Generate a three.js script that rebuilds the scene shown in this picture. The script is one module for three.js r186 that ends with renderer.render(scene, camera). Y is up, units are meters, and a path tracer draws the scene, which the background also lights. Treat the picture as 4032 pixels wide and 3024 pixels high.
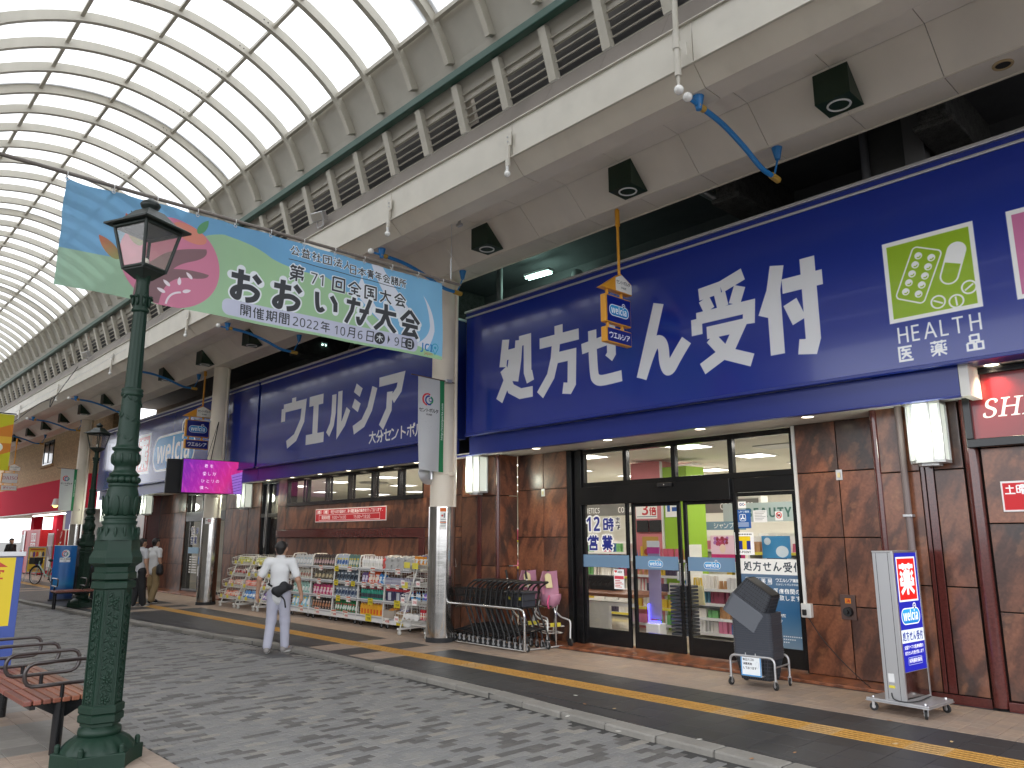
import * as THREE from 'three';
import { mergeGeometries } from 'three/addons/utils/BufferGeometryUtils.js';
import { RoundedBoxGeometry } from 'three/addons/geometries/RoundedBoxGeometry.js';
import { RectAreaLightUniformsLib } from 'three/addons/lights/RectAreaLightUniformsLib.js';

// ------------------------------------------------------------ camera, sky, sun, exposure
const scene = new THREE.Scene();
const R = THREE.MathUtils.degToRad;
const camera = new THREE.PerspectiveCamera(53.57, 4 / 3, 0.05, 600);
camera.position.set(0, 1.7, 0);
camera.rotation.order = 'YXZ';
camera.rotation.set(R(11.3455), R(46.6816), R(-0.1406));
const renderer = new THREE.WebGLRenderer({ antialias: true });
renderer.toneMapping = THREE.LinearToneMapping;
renderer.toneMappingExposure = 2.9;
renderer.shadowMap.enabled = true;
RectAreaLightUniformsLib.init();
{ // a bright, even overcast sky
  const w = 128, h = 64, d = new Float32Array(w * h * 4);
  for (let y = 0; y < h; y++) for (let x = 0; x < w; x++) {
    const up = (y + 0.5) / h * 2 - 1, i = (y * w + x) * 4, k = up > 0 ? 1.15 : 0.3;
    d[i] = k * 0.97; d[i + 1] = k * 1.0; d[i + 2] = k * 1.05; d[i + 3] = 1;
  }
  const sky = new THREE.DataTexture(d, w, h, THREE.RGBAFormat, THREE.FloatType);
  sky.mapping = THREE.EquirectangularReflectionMapping; sky.magFilter = THREE.LinearFilter; sky.needsUpdate = true;
  scene.background = sky; scene.environment = sky;
}
const sun = new THREE.DirectionalLight(new THREE.Color(1, 0.96, 0.9), 1.4);
sun.position.set(-10, 60, -14); sun.target.position.set(-14, 0, -4);
sun.castShadow = true; sun.shadow.radius = 30; sun.shadow.mapSize.set(2048, 2048);
Object.assign(sun.shadow.camera, { left: -50, right: 50, top: 50, bottom: -50, near: 1, far: 140 });
scene.add(sun, sun.target);

// ------------------------------------------------------------ helpers
function rng(seed) { let s = seed >>> 0; return () => { s = (s + 0x6d2b79f5) | 0; let t = Math.imul(s ^ (s >>> 15), 1 | s); t = (t + Math.imul(t ^ (t >>> 7), 61 | t)) ^ t; return ((t ^ (t >>> 14)) >>> 0) / 4294967296; }; }
const rnd = rng(7);
const pick = (a, r = rnd) => a[Math.floor(r() * a.length)];
const lerp = (a, b, t) => a + (b - a) * t, clamp = (x, a = 0, b = 1) => Math.min(b, Math.max(a, x)), sstep = (a, b, x) => { const t = clamp((x - a) / (b - a)); return t * t * (3 - 2 * t); };
const V = (x, y, z) => new THREE.Vector3(x, y, z);
const used = {};
function numbered(name) { const n = used[name] = (used[name] ?? -1) + 1; return n ? name + '_' + String(n).padStart(3, '0') : name; }
// texture coordinates in metres, by the side a face looks to
function wuv(g, k = 1) {
  g = g.index ? g.toNonIndexed() : g;
  const p = g.attributes.position, n = g.attributes.normal, u = new Float32Array(p.count * 2);
  for (let i = 0; i < p.count; i += 3) {
    let x = 0, y = 0, z = 0;
    for (let j = i; j < i + 3; j++) { x += n.getX(j); y += n.getY(j); z += n.getZ(j); }
    x = Math.abs(x); y = Math.abs(y); z = Math.abs(z);
    for (let j = i; j < i + 3; j++) {
      const X = p.getX(j), Y = p.getY(j), Z = p.getZ(j);
      const [a, b] = z >= x && z >= y ? [X, Y] : x >= y ? [Z, Y] : [X, Z];
      u[j * 2] = a * k; u[j * 2 + 1] = b * k;
    }
  }
  g.setAttribute('uv', new THREE.BufferAttribute(u, 2));
  return g;
}
function bare(g) { g = g.index ? g.toNonIndexed() : g; for (const k of Object.keys(g.attributes)) if (!['position', 'normal', 'uv'].includes(k)) g.deleteAttribute(k); return g; }
const join = (gs) => Array.isArray(gs) ? (gs.length > 1 ? mergeGeometries(gs.map((g) => g.attributes.uv ? bare(g) : wuv(bare(g)))) : gs[0]) : gs;
// kept: true leaves a geometry's own texture coordinates alone (signs, screens)
function mesh(name, gs, mat, kept) {
  let g = join(gs); if (!kept) g = wuv(bare(g));
  const m = new THREE.Mesh(g, mat); m.name = name; m.castShadow = m.receiveShadow = true; return m;
}
function tag(o, label, category, group) { o.userData = { label, category }; if (group) o.userData.group = group; return o; }
function thing(name, label, category, [x, y, z] = [0, 0, 0], turn = 0, group) {
  const o = new THREE.Group(); o.name = numbered(name); o.position.set(x, y, z); o.rotation.y = turn; tag(o, label, category, group); scene.add(o); return o;
}
function solo(name, label, category, gs, mat, [x, y, z] = [0, 0, 0], turn = 0, group, kept) {
  const o = mesh(numbered(name), gs, mat, kept); o.position.set(x, y, z); o.rotation.y = turn; tag(o, label, category, group); scene.add(o); return o;
}
function part(o, name, gs, mat, kept) { const m = mesh(name, gs, mat, kept); o.add(m); return m; }
function wpart(o, name, gs, mat, kept) { // shapes given in world coordinates, o unturned
  let g = join(gs); if (!kept) g = wuv(bare(g)); else g = g.clone();
  g.translate(-o.position.x, -o.position.y, -o.position.z); return part(o, name, g, mat, true);
}
function stuff(m) { m.userData.kind = 'stuff'; return m; }
function struct(name, gs, mat, kept) { const m = mesh(name, gs, mat, kept); m.userData.kind = 'structure'; scene.add(m); return m; }
function copy(o, [x, y, z], turn, label, group) {
  const c = o.clone(); c.name = numbered(o.name.replace(/_\d{3}$/, '')); c.position.set(x, y, z); if (turn !== undefined) c.rotation.y = turn;
  c.userData = { ...o.userData }; if (label) c.userData.label = label; if (group) c.userData.group = group; scene.add(c); return c;
}
// shapes
const box = (x0, x1, y0, y1, z0, z1) => { const g = new THREE.BoxGeometry(x1 - x0, y1 - y0, z1 - z0); g.translate((x0 + x1) / 2, (y0 + y1) / 2, (z0 + z1) / 2); return g; };
const rbox = (x0, x1, y0, y1, z0, z1, r = 0.006, s = 1) => { const w = x1 - x0, h = y1 - y0, d = z1 - z0; const g = new RoundedBoxGeometry(w, h, d, s, Math.min(r, w / 2.01, h / 2.01, d / 2.01)); g.translate((x0 + x1) / 2, (y0 + y1) / 2, (z0 + z1) / 2); return g; };
function rod(a, b, r, seg = 8, r2 = r) { // a straight round bar between two points
  const A = V(...a), B = V(...b), d = B.clone().sub(A), g = new THREE.CylinderGeometry(r2, r, d.length(), seg);
  g.applyQuaternion(new THREE.Quaternion().setFromUnitVectors(V(0, 1, 0), d.clone().normalize())); g.translate((A.x + B.x) / 2, (A.y + B.y) / 2, (A.z + B.z) / 2); return g;
}
function tube(pts, r, seg = 24, rs = 7, closed = false, tension = 0.5, type = 'catmullrom') {
  return new THREE.TubeGeometry(new THREE.CatmullRomCurve3(pts.map((p) => V(...p)), closed, type, tension), seg, r, rs, closed);
}
function bent(pts, r, rad = 0.06, rs = 8, closed = false) { // a bent pipe: straight runs with rounded corners
  const path = new THREE.CurvePath(), P = pts.map((p) => V(...p)), n = P.length;
  let last = null, first = null;
  for (let i = 0; i < n; i++) {
    const p = P[i];
    if (!closed && (i === 0 || i === n - 1)) { if (last) path.add(new THREE.LineCurve3(last, p)); last = p; continue; }
    const a = P[(i + n - 1) % n], b = P[(i + 1) % n], k = Math.min(rad, a.distanceTo(p) / 2.01, b.distanceTo(p) / 2.01);
    const s = p.clone().add(a.clone().sub(p).setLength(k)), e = p.clone().add(b.clone().sub(p).setLength(k));
    if (last) path.add(new THREE.LineCurve3(last, s)); else first = s;
    path.add(new THREE.QuadraticBezierCurve3(s, p, e)); last = e;
  }
  if (closed) path.add(new THREE.LineCurve3(last, first));
  return new THREE.TubeGeometry(path, Math.max(12, n * 9), r, rs, closed);
}
function lathe(prof, seg = 20) { const g = new THREE.LatheGeometry(prof.map((p) => new THREE.Vector2(p[0], p[1])), seg); g.computeVertexNormals(); return g; }
function at(g, x = 0, y = 0, z = 0, rx = 0, ry = 0, rz = 0) { if (rx || ry || rz) g.applyMatrix4(new THREE.Matrix4().makeRotationFromEuler(new THREE.Euler(rx, ry, rz, 'YXZ'))); return g.translate(x, y, z); }
const ball = (x, y, z, r, a = 14, b = 10) => new THREE.SphereGeometry(r, a, b).translate(x, y, z);
const cyl = (x, y0, y1, z, r0, r1 = r0, seg = 16) => new THREE.CylinderGeometry(r1, r0, y1 - y0, seg).translate(x, (y0 + y1) / 2, z);
function plank(x0, x1, [z0, y0], [z1, y1], t) { // a flat panel along the street between two section points, t thick on its left
  const dz = z1 - z0, dy = y1 - y0, l = Math.hypot(dz, dy), g = new THREE.BoxGeometry(x1 - x0, t, l);
  g.rotateX(-Math.atan2(dy, dz)); const nz = -dy / l, ny = dz / l; return g.translate((x0 + x1) / 2, (y0 + y1) / 2 + ny * t / 2, (z0 + z1) / 2 + nz * t / 2);
}
function extr(pts, depth, bev = 0, curve = 6) { // outline in x, y pushed along z
  const s = new THREE.Shape(pts.map((p) => new THREE.Vector2(p[0], p[1])));
  return new THREE.ExtrudeGeometry(s, { depth, bevelEnabled: bev > 0, bevelSize: bev, bevelThickness: bev, bevelSegments: 2, curveSegments: curve });
}
const face = (w, h, x, y, z, ry = 0, rx = 0) => at(new THREE.PlaneGeometry(w, h), x, y, z, rx, ry);
const col = (r, g, b) => new THREE.Color().setRGB(r, g, b);
function mat(c, rough = 0.6, o = {}) { const m = new THREE.MeshPhysicalMaterial({ color: Array.isArray(c) ? col(...c) : new THREE.Color(c), roughness: rough, ...o }); return m; }
// ------------------------------------------------------------ procedural textures
function vnoise(seed, n) { // one octave of periodic value noise
  const r = rng(seed), a = new Float32Array(n * n); for (let i = 0; i < a.length; i++) a[i] = r();
  return (u, v) => {
    u = (u - Math.floor(u)) * n; v = (v - Math.floor(v)) * n;
    const x = Math.floor(u), y = Math.floor(v); let s = u - x, t = v - y; s = s * s * (3 - 2 * s); t = t * t * (3 - 2 * t);
    const x1 = (x + 1) % n, y0 = (y % n) * n, y1 = ((y + 1) % n) * n, X = x % n;
    return (a[y0 + X] * (1 - s) + a[y0 + x1] * s) * (1 - t) + (a[y1 + X] * (1 - s) + a[y1 + x1] * s) * t;
  };
}
function fbm(seed, n, oct) { const f = []; for (let i = 0; i < oct; i++) f.push(vnoise(seed + i * 17, n << i)); return (u, v) => { let s = 0, a = 0.5, w = 0; for (const q of f) { s += a * q(u, v); w += a; a *= 0.5; } return s / w; }; }
const enc = (x) => { x = clamp(x); return 255 * (x <= 0.0031308 ? x * 12.92 : 1.055 * Math.pow(x, 1 / 2.4) - 0.055); };
function dtex(w, h, f, srgb, rx = 1, ry = rx) {
  const d = new Uint8Array(w * h * 4);
  for (let y = 0; y < h; y++) for (let x = 0; x < w; x++) {
    const c = f((x + 0.5) / w, (y + 0.5) / h), i = (y * w + x) * 4;
    if (srgb) { d[i] = enc(c[0]); d[i + 1] = enc(c[1]); d[i + 2] = enc(c[2]); } else d[i] = d[i + 1] = d[i + 2] = 255 * clamp(c);
    d[i + 3] = 255;
  }
  const t = new THREE.DataTexture(d, w, h); t.magFilter = THREE.LinearFilter; t.wrapS = t.wrapT = THREE.RepeatWrapping; t.repeat.set(rx, ry);
  if (srgb) t.colorSpace = THREE.SRGBColorSpace; t.needsUpdate = true; return t;
}
function ctex(w, h, draw) {
  const c = document.createElement('canvas'); c.width = w; c.height = h; const g = c.getContext('2d'); draw(g, w, h);
  const t = new THREE.CanvasTexture(c); t.colorSpace = THREE.SRGBColorSpace; t.anisotropy = 8; return t;
}
const mixc = (a, b, t) => [lerp(a[0], b[0], t), lerp(a[1], b[1], t), lerp(a[2], b[2], t)];
const vn1 = vnoise(131, 64), nA = fbm(11, 4, 6), nB = fbm(29, 4, 6), nC = fbm(53, 8, 6), nF = fbm(71, 64, 3), nG = fbm(97, 3, 4);
// reddish granite with slanting dark and orange veins (one repeat = 3 m)
const graniteF = (u, v) => {
  const w = nA(u, v) * 0.22, s = nB(u * 2 + v + w, v * 1 - 0 * u + w * 0.5), a = nC(u * 3 - v * 1 + w * 1.3, v + w * 0.6), f = nF(u * 2, v * 2);
  let c = mixc([0.085, 0.036, 0.024], [0.2, 0.08, 0.044], sstep(0.35, 0.66, a));
  c = mixc(c, [0.045, 0.031, 0.028], 0.8 * sstep(0.5, 0.72, s)); c = mixc(c, [0.27, 0.12, 0.06], 0.5 * sstep(0.62, 0.8, nC(u * 3 - v + w, v * 2)));
  const k = 0.72 + 0.56 * f; return [c[0] * k, c[1] * k, c[2] * k];
};
const T = {
  granite: dtex(1024, 1024, graniteF, true, 1 / 3),
  polished: dtex(256, 256, (u, v) => { const k = 0.7 + 0.6 * nF(u, v); return [0.075 * k, 0.02 * k, 0.017 * k]; }, true, 1),
  grit: dtex(512, 512, (u, v) => 0.55 * nF(u, v) + 0.45 * nC(u, v), false, 2),
  paverBump: dtex(512, 512, (u, v) => nF(u * 2, v * 2), false, 2),
  paver: dtex(512, 512, (u, v) => { const k = 0.78 + 0.44 * nF(u * 2, v * 2) * (0.75 + 0.5 * nA(u, v)); return [k, k * 0.985, k * 0.965]; }, true, 0.7),
  grime: dtex(512, 512, (u, v) => { const a = nA(u, v), k = 0.86 + 0.16 * nC(u, v) - 0.12 * sstep(0.55, 0.8, a); return [k, k * 0.985, k * 0.96]; }, true, 0.31),
  streak: dtex(512, 512, (u, v) => { const a = nA(u * 3, v * 0.5 + u * 0), b = nC(u * 4, v), k = 0.8 + 0.2 * a + 0.05 * b, q = sstep(0.62, 0.8, nG(u * 3, v)) * 0.35; return mixc([k, k * 0.985, k * 0.95], [0.55, 0.4, 0.24], q * 0.55); }, true, 0.4),
  tile: dtex(512, 512, (u, v) => { const k = 0.8 + 0.28 * nC(u, v) + 0.16 * (nF(u, v) - 0.5); return [k, k, k]; }, true, 0.45),
  scuff: dtex(512, 512, (u, v) => clamp(0.35 + 0.5 * nA(u, v) + 0.3 * (nF(u, v) - 0.5)), false, 0.6),
  brush: dtex(256, 256, (u, v) => 0.25 + 0.3 * vn1(u * 0.2, v) + 0.12 * nA(u, v), false, 1),
  wood: dtex(512, 512, (u, v) => { const g = vn1(u * 0.12 + 0.02 * nA(u, v), v * 3), k = 0.7 + 0.5 * g + 0.25 * (nC(u, v) - 0.5); return [k, k * 0.96, k * 0.9]; }, true, 1.3),
  cast: dtex(256, 256, (u, v) => 0.6 * nF(u, v) + 0.4 * nC(u, v), false, 5),
  spray: dtex(256, 256, (u, v) => { const k = nF(u, v) * 0.7 + nC(u, v) * 0.5; return [0.14 * k, 0.135 * k, 0.125 * k]; }, true, 1.5),
  brick: dtex(512, 512, (u, v) => { // far tan brick facade: courses of 8 cm seen from 45 m
    const r = Math.floor(v * 16), x = u * 8 + (r % 2) * 0.5, fx = x - Math.floor(x), fy = v * 16 - r, m = fx < 0.03 || fy < 0.09, id = Math.sin((Math.floor(x) % 8) * 12.9 + r * 78.2) * 43758.5, k = 0.82 + 0.3 * (id - Math.floor(id));
    return m ? [0.3, 0.22, 0.13] : [0.47 * k, 0.31 * k, 0.155 * k]; }, true, 0.78),
};
// ------------------------------------------------------------ materials
const M = {
  beam: mat([0.78, 0.72, 0.63], 0.5, { map: T.grime }), fascia: mat([0.66, 0.63, 0.56], 0.42, { map: T.grime }), soffit: mat([0.84, 0.78, 0.7], 0.55, { map: T.grime }), rib: mat([0.55, 0.525, 0.465], 0.5, { map: T.streak }),
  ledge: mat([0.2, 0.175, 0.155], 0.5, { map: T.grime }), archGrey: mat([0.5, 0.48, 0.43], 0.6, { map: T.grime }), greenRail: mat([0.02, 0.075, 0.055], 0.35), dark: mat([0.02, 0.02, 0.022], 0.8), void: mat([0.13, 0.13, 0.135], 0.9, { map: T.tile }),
  roof: mat([0.68, 0.7, 0.72], 1, { transmission: 0.72, thickness: 0 }),
  granite: mat([1, 1, 1], 0.3, { map: T.granite, roughnessMap: null, clearcoat: 0.25, clearcoatRoughness: 0.12 }), polished: mat([1.25, 1.1, 1.1], 0.16, { map: T.polished, clearcoat: 0.5, clearcoatRoughness: 0.08 }), joint: mat([0.012, 0.01, 0.009], 0.9),
  stepStone: mat([1.5, 1.35, 1.2], 0.28, { map: T.granite }), blackMetal: mat([0.012, 0.012, 0.013], 0.22, { metalness: 0.2 }), blackMatt: mat([0.015, 0.015, 0.017], 0.6), white: mat([0.78, 0.77, 0.74], 0.5, { map: T.grime }), whiteMetal: mat([0.78, 0.78, 0.76], 0.35), whiteWall: mat([0.82, 0.81, 0.76], 0.8),
  silver: mat([0.62, 0.62, 0.63], 0.32, { metalness: 0.85 }), steel: mat([0.6, 0.585, 0.56], 0.3, { metalness: 1, roughnessMap: T.brush }), chrome: mat([0.72, 0.72, 0.71], 0.18, { metalness: 1 }), alu: mat([0.55, 0.55, 0.56], 0.42, { metalness: 0.8 }),
  signBlue: mat([0.008, 0.022, 0.19], 0.16, { clearcoat: 0.4, clearcoatRoughness: 0.05 }), signBlueEdge: mat([0.008, 0.022, 0.2], 0.3), pillar: mat([0.82, 0.74, 0.63], 0.45, { map: T.grime }),
  lampGreen: mat([0.004, 0.022, 0.012], 0.5, { bumpMap: T.cast, bumpScale: 0.0012, specularIntensity: 0.7 }), lampBlack: mat([0.012, 0.02, 0.016], 0.45, { bumpMap: T.cast, bumpScale: 0.001 }),
  glass: mat([1, 1, 1], 0.02, { transmission: 1, thickness: 0, ior: 1.5 }), lampGlass: mat([0.93, 0.9, 0.84], 0.12, { transmission: 0.92, thickness: 0 }), bulbGlass: mat([0.92, 0.91, 0.88], 0.12, { clearcoat: 0.5 }),
  paverBase: mat([0.045, 0.043, 0.04], 0.95), darkTile: mat([0.034, 0.034, 0.036], 0.5, { map: T.tile, bumpMap: T.grit, bumpScale: 0.0006 }), beigeTile: mat([0.33, 0.255, 0.2], 0.6, { map: T.tile, bumpMap: T.grit, bumpScale: 0.0008 }), greyTile: mat([0.25, 0.235, 0.21], 0.6, { map: T.tile, bumpMap: T.grit, bumpScale: 0.001 }),
  tactile: mat([0.52, 0.28, 0.06], 0.6, { map: T.tile }), tactileWorn: mat([0.5, 0.31, 0.12], 0.65, { map: T.tile }), curb: mat([0.24, 0.225, 0.2], 0.85, { map: T.tile, bumpMap: T.grit, bumpScale: 0.003 }), tileBase: mat([0.03, 0.029, 0.028], 0.9),
  tubeBlue: mat([0.02, 0.2, 0.52], 0.35), tubeGold: mat([0.5, 0.3, 0.05], 0.4), hangOrange: mat([0.72, 0.32, 0.02], 0.4), boxGreen: mat([0.008, 0.03, 0.014], 0.42), brown: mat([0.1, 0.055, 0.045], 0.5),
  wire: mat([0.75, 0.74, 0.7], 0.4), cart: mat([0.016, 0.016, 0.017], 0.5), rubber: mat([0.02, 0.02, 0.02], 0.7), basket: mat([0.045, 0.05, 0.062], 0.45), pink: mat([0.52, 0.24, 0.34], 0.45), hotPink: mat([0.7, 0.1, 0.25], 0.5), cream: mat([0.7, 0.62, 0.35], 0.5),
  skin: mat([0.42, 0.24, 0.16], 0.55), hair: mat([0.015, 0.012, 0.011], 0.55), trousersGrey: mat([0.42, 0.42, 0.5], 0.85), shirtGrey: mat([0.36, 0.35, 0.38], 0.85), shirtWhite: mat([0.68, 0.68, 0.68], 0.85), black: mat([0.012, 0.012, 0.014], 0.75), khaki: mat([0.28, 0.2, 0.1], 0.85), shoe: mat([0.26, 0.24, 0.23], 0.7), shoeWhite: mat([0.66, 0.65, 0.63], 0.6),
  ceilingLight: mat([0.9, 0.9, 0.9], 0.6, { emissive: col(1, 0.97, 0.9), emissiveIntensity: 1.6 }), downlight: mat([0.9, 0.9, 0.9], 0.6, { emissive: col(1, 0.86, 0.62), emissiveIntensity: 3 }), lantern: mat([0.85, 0.86, 0.8], 0.45, { emissive: col(0.9, 1, 0.84), emissiveIntensity: 0.13 }), tubeLight: mat([0.9, 0.9, 0.9], 0.5, { emissive: col(0.6, 1, 0.85), emissiveIntensity: 3 }),
  shopFloor: mat([0.62, 0.58, 0.48], 0.1, { map: T.grime }), red: mat([0.55, 0.012, 0.02], 0.45), redMatt: mat([0.52, 0.018, 0.045], 0.9, { specularIntensity: 0.2 }), tan: mat([1, 1, 1], 0.85, { map: T.brick }), paper: mat([0.75, 0.75, 0.74], 0.7), tagYellow: mat([0.72, 0.62, 0.06], 0.6), wood: mat([0.24, 0.095, 0.05], 0.4, { map: T.wood, clearcoat: 0.3, clearcoatRoughness: 0.3 }), bagClear: mat([0.78, 0.78, 0.77], 0.3, { clearcoat: 0.6 }),
};
// ------------------------------------------------------------ lettering: each character as pen strokes in a 100 x 100 cell (x y in two digits each)
const GLY = {}; {
  const box9 = (a, b, c, d) => `${a}${b}${c}${b}${c}${d}${a}${d}${a}${b}`;
  const gate = '08060898 0806420642400840 08234223 920692968296 9206580658409240 58239223', say = '08104010 04244424 08384038 08504050 1062386238921092 10621092', big = '08089208929408940808';
  const add = (s) => s.trim().split('\n').forEach((l) => { const i = l.indexOf(' '); GLY[l.slice(0, i).trim()] = l.slice(i + 1).trim(); });
  add(`処 26041845 20284628385608950 2048408065909790 62105840507008 62128412846088689866
方 50025018 04229622 44224048307204960 42488048788872945892
せ 04389630 680868546260 28142878368852908888
ん 48051094 109430584450545854806292767696580
受 86065014 14165014 22223036 48205236 80187036 08420860 0842924290600 2460766058821498 3066528692980
付 300422300656 22302298 36289628 760476887296549400 46465868
医 9208100810949694 40142634 34288228 22508650 5428525624820 54568482
薬 04129612 30023022 70027022 50204430 34306630665634563430 34436643 08302240 04562248 92287840 78489656 04669666 50585099 46680894 54689294
品 26067406744026402606 06524452449406940652 56529452949456945652
ウ 50025020 10201048 102090208654628630980
エ 14148614 50145086 04869686
ル 281028502274049400 5606569076769648
シ 12123824 06403252 10925082765894200
ア 0812921284346050 503448662096
セ 043894287460 3406348044909090
ン 08143630 1092607694240
ト 34043498 34388660
ポ 06289028 48064896 22460880 74469080 82049404941682168204
タ 400430300856 36228622706220980 34426664
大 04349634 5004503434700696 503866729496
分 380626340454 626476349654 6206763496540 2254785474925894 465440781496
中 12248824886412641224 50025098
央 202880288056 20282056 04569656 500650560896 50609296
町 06144614468006800614 26142680 06464646 54189818 781878906292
店 50025014 12169416 161614600494 52265256 52388638 3056845684923092 30563092
公 360826360656 620874349456 465024888084 66648696
益 28043820 72046220 08249224 36281052 64289052 225678567892 22562292 40564092 60566092 04949694
社 24042418 062242220864 24462498 30524464 54409440 74087492 48929892
団 ${big} 20368036 621862785080 32504264
法 10082218 04361844 06942662 34249424 64046450 28509850 585240868882 74649296
人 500646460696 504064709696
日 18068206829418941806 18508250
本 06269426 50045098 48280676 52289476 30747074
青 12148814 20288028 04429642 50025042 2654745474926294 26542698 26667466 26787478
年 28040830 22189018 26428442 26422666 04669666 56185698
会 50040444 50049644 28407240 10589058 446022908086 66708898
議 ${say} 56046214 86047814 50189618 54309230 46429842 72187242 46629862 60486092 78468478989200 90707096
所 06104610 1228422842501250 122812620494 9208581858584894 58449844 80448098
第 24020822 18124612 30143822 64025220 60129412 74148222 123284328450 18508450 14501268 126888688488 4826489800 44700894
回 ${big} 32326832686832683232
全 50040444 50049644 22467846 24687668 06929492 50465092
国 ${big} 24287628 28507250 22767876 50285076 62607072
開 ${gate} 28547254 24707670 405440763094 60546096
間 ${gate} 34526652669234923452 34726672
関 ${gate} 36484256 64485856 28607260 24747674 506048762894 52767494
催 24040446 16321698 64026420 4008402090209008 50243450 44384498 66266638 44409640 44589258 44769276 44949894 68406894
期 04185418 16041670 42044270 16364236 16524252 02705670 20760696 38765292 640862605496 6408940894908494 64349434 62609460
月 260624600896 2606800680906694 26348034 24628062
木 06309430 50045098 48320682 52329482
時 06123812388206820612 06463846 50189418 72027236 44369836 44589858 824482906692 54686480
深 10082218 04341844 06942662 36103626 361094109224 54184038 74189238 34569856 66406698 64583690 68589690
夜 50025014 04189618 30220658 20422098 58263660 543888387468409600 5252689292960 58526660
営 24043216 50025216 78046816 08220838 082292229038 32347034705432543234 22668066809422942266
業 36023620 62026220 16062418 84067618 06249424 30283638 70286438 14428642 18568256 04709670 50425099 46721296 54729096
土 14368636 50065092 04929692
曜 04123012308204820412 04463046 40066206623440344006 40206220 70069406943470347006 70209420 52403866 48544898 48549654 48689268 48829282 48969896 72427296
祝 22042216 062238220660 22442298 28484058 52109010904652465210 644660764296 76467688849498909678
箋 24021018 18104610 64025418 60109410 16328428 12488844 442460568654 80364058 16728468 12868882 446264989294 82743698
類 26042644 06224822 10081816 42083616 24240642 28244640 04625062 264824640696 28644896 56089808 76087020 60229422947460746022 60409440 60569456 66785496 86789896
販 08104010407008700810 08304030 08504050 16740494 32744290 56129612 561256504694 563890387672549600 62529896
売 14168614 50025032 24327632 08440858 084492449258 385636760896 6256628670949492
行 28040628 30300460 20462098 44149214 38409840 764076906094
局 1608860886301630 160816500496 164686468692 86927294 32586658668432843258
機 04243824 20042098 18300464 24343650 480642225230400044 82067622883076440 620466408080969400 38549854 505446783696 88626096
療 54025412 22149614 241422600896 06301642 04662056 36289228 621858323252 64309450 48447844786648664844 48557855 636663925494 48743492 76749290
致 04105210 261212384636 40265042 08605060 28442888 02905484 66045238 60229822 862276624696 584074729896
保 24040446 16341698 38108810884038403810 30589858 64406498 60583488 68589488
険 08080898 083422082208 08083408223436542866 68044034 68049834 54368436 46489048906646664648 683668664496 70729696
調 ${say} 500848704296 5008960896908694 60248624 58408840 73147340 62548454847662766254
剤 34023414 06166216 521830360646 161840366246 204818760896 46484698 20584658 20724672 74147470 920492908094
宝 50025014 08180836 081892189234 22407840 26647464 06949494 50405094 64747684
場 04343634 20082080 02863876 48068806884248424806 48248824 36549854 54543284 4666966692928096 66664696 80666296
証 ${say} 50129612 74127490 74489448 56425690 44909890
明 06164016407806780616 06464046 560854604496 5608920892908094 56349234 54609260
写 08100828 081092109226 36243248 324886488088629400 36347834 06686668
真 12148814 50025024 24247624767224722424 24407640 24567656 04809680 34841098 66849098
発 200844083034045600 10222432 540270369652 84086824 94227836 24487648 10649064 404838680896 6048608668929490
消 10082218 04341844 06942662 64026436 42085026 88088026 44384498 4438903890907894 44569056 44749074
毎 30020634 24189218 303422868486 303484348098 04609860 52364884
毒 12108810 20248024 04389638 50025038 285020888288 285082507898 04689868
実 50025012 08160832 081692169230 22347834 26487448 06649464 502648640896 52669296
施 24022418 04225022 222220560494 204244424088 40883090 62024834 58169816 544896389466 74287476 5834588466929890
君 168080 16128012784800 06309630 14488448 481240480886 3262806280943294 32623294
愛 84041612 22162826 48145024 78127024 08320846 083292329244 304434587058 16480860 86469458 44641884 3672767252901899 40768498
僕 24040446 16341698 54025420 72027220 40084618 88088218 34229622 46265236 82267636 38409240 40549054 32689868 644062703498 66709898
換 04223622 20042090 02603848 60044230 561480147230 463292329260 46324660 38629862 683466643898 70649698
気 28040836 24189218 26348434 1250805082848896 62561694 20626090
倍 26040446 16341698 64026412 36169616 48225440 84207640 32449844 42589058909242924258
病 54025412 22149614 241422600896 06301642 04662056 34289628 36443698 3644924492908494 642862566 62567886 62564484
院 08080898 083422082208 08083408223436542866 64026412 42124226 421296129426 50367836 40549854 586054783696 7654768682929690
お 06266226 3404348624940882206260508460906878905294 74149434
い 121614662886427000 702088449074
た 06225822 340428500894 56449244 526654846692960092
の 52144460288610721046301860129032926272865292
す 04209620 580258485062345636425238605256783498
べ 045634269680 66207232 80148626
て 061494105830445654808090
を 08208620 420430361258 145836425248525052720 90344462308244948892
し 240622703692648890660
ま 10209020 14428642 520452803694148424705074889400
り 24102456 7406765662824296
っ 14526044886084844896
か 0630562664445684420090 360426600692 74209454
も 4804407052928088886600 14307230 14547654
で 06169412563444605682820090 70407652 84349046
く 740422508096
じ 240622703692648890660 56166428 74088220
ひ 061840142240167036926484765072149648
と 26064044 862836521674329288920
へ 045836289680
カ 082888288284629200 460444441096
ゴ 121880188088 08888488 80028612 92009810
ダ 400430300856 36228622706220980 34426664 80028610 92009808
イ 80041054 50345098
ク 400430300856 36228622726230960
ソ 10122646 880870602496
ー 06509450
ジ 12123824 06403252 10925082765894200 76028410 90009808
ャ 144688367460 34305298
プ 10188418765826960 88049804981488148804
ボ 06288828 48064896 22460880 74469080 80028610 92009808
・ 46465454
、 40785492
。 32703280428042703270
〜 06502238506480429400
`);
}
const isKana = (c) => c >= '\u3041' && c <= '\u3093';
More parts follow.
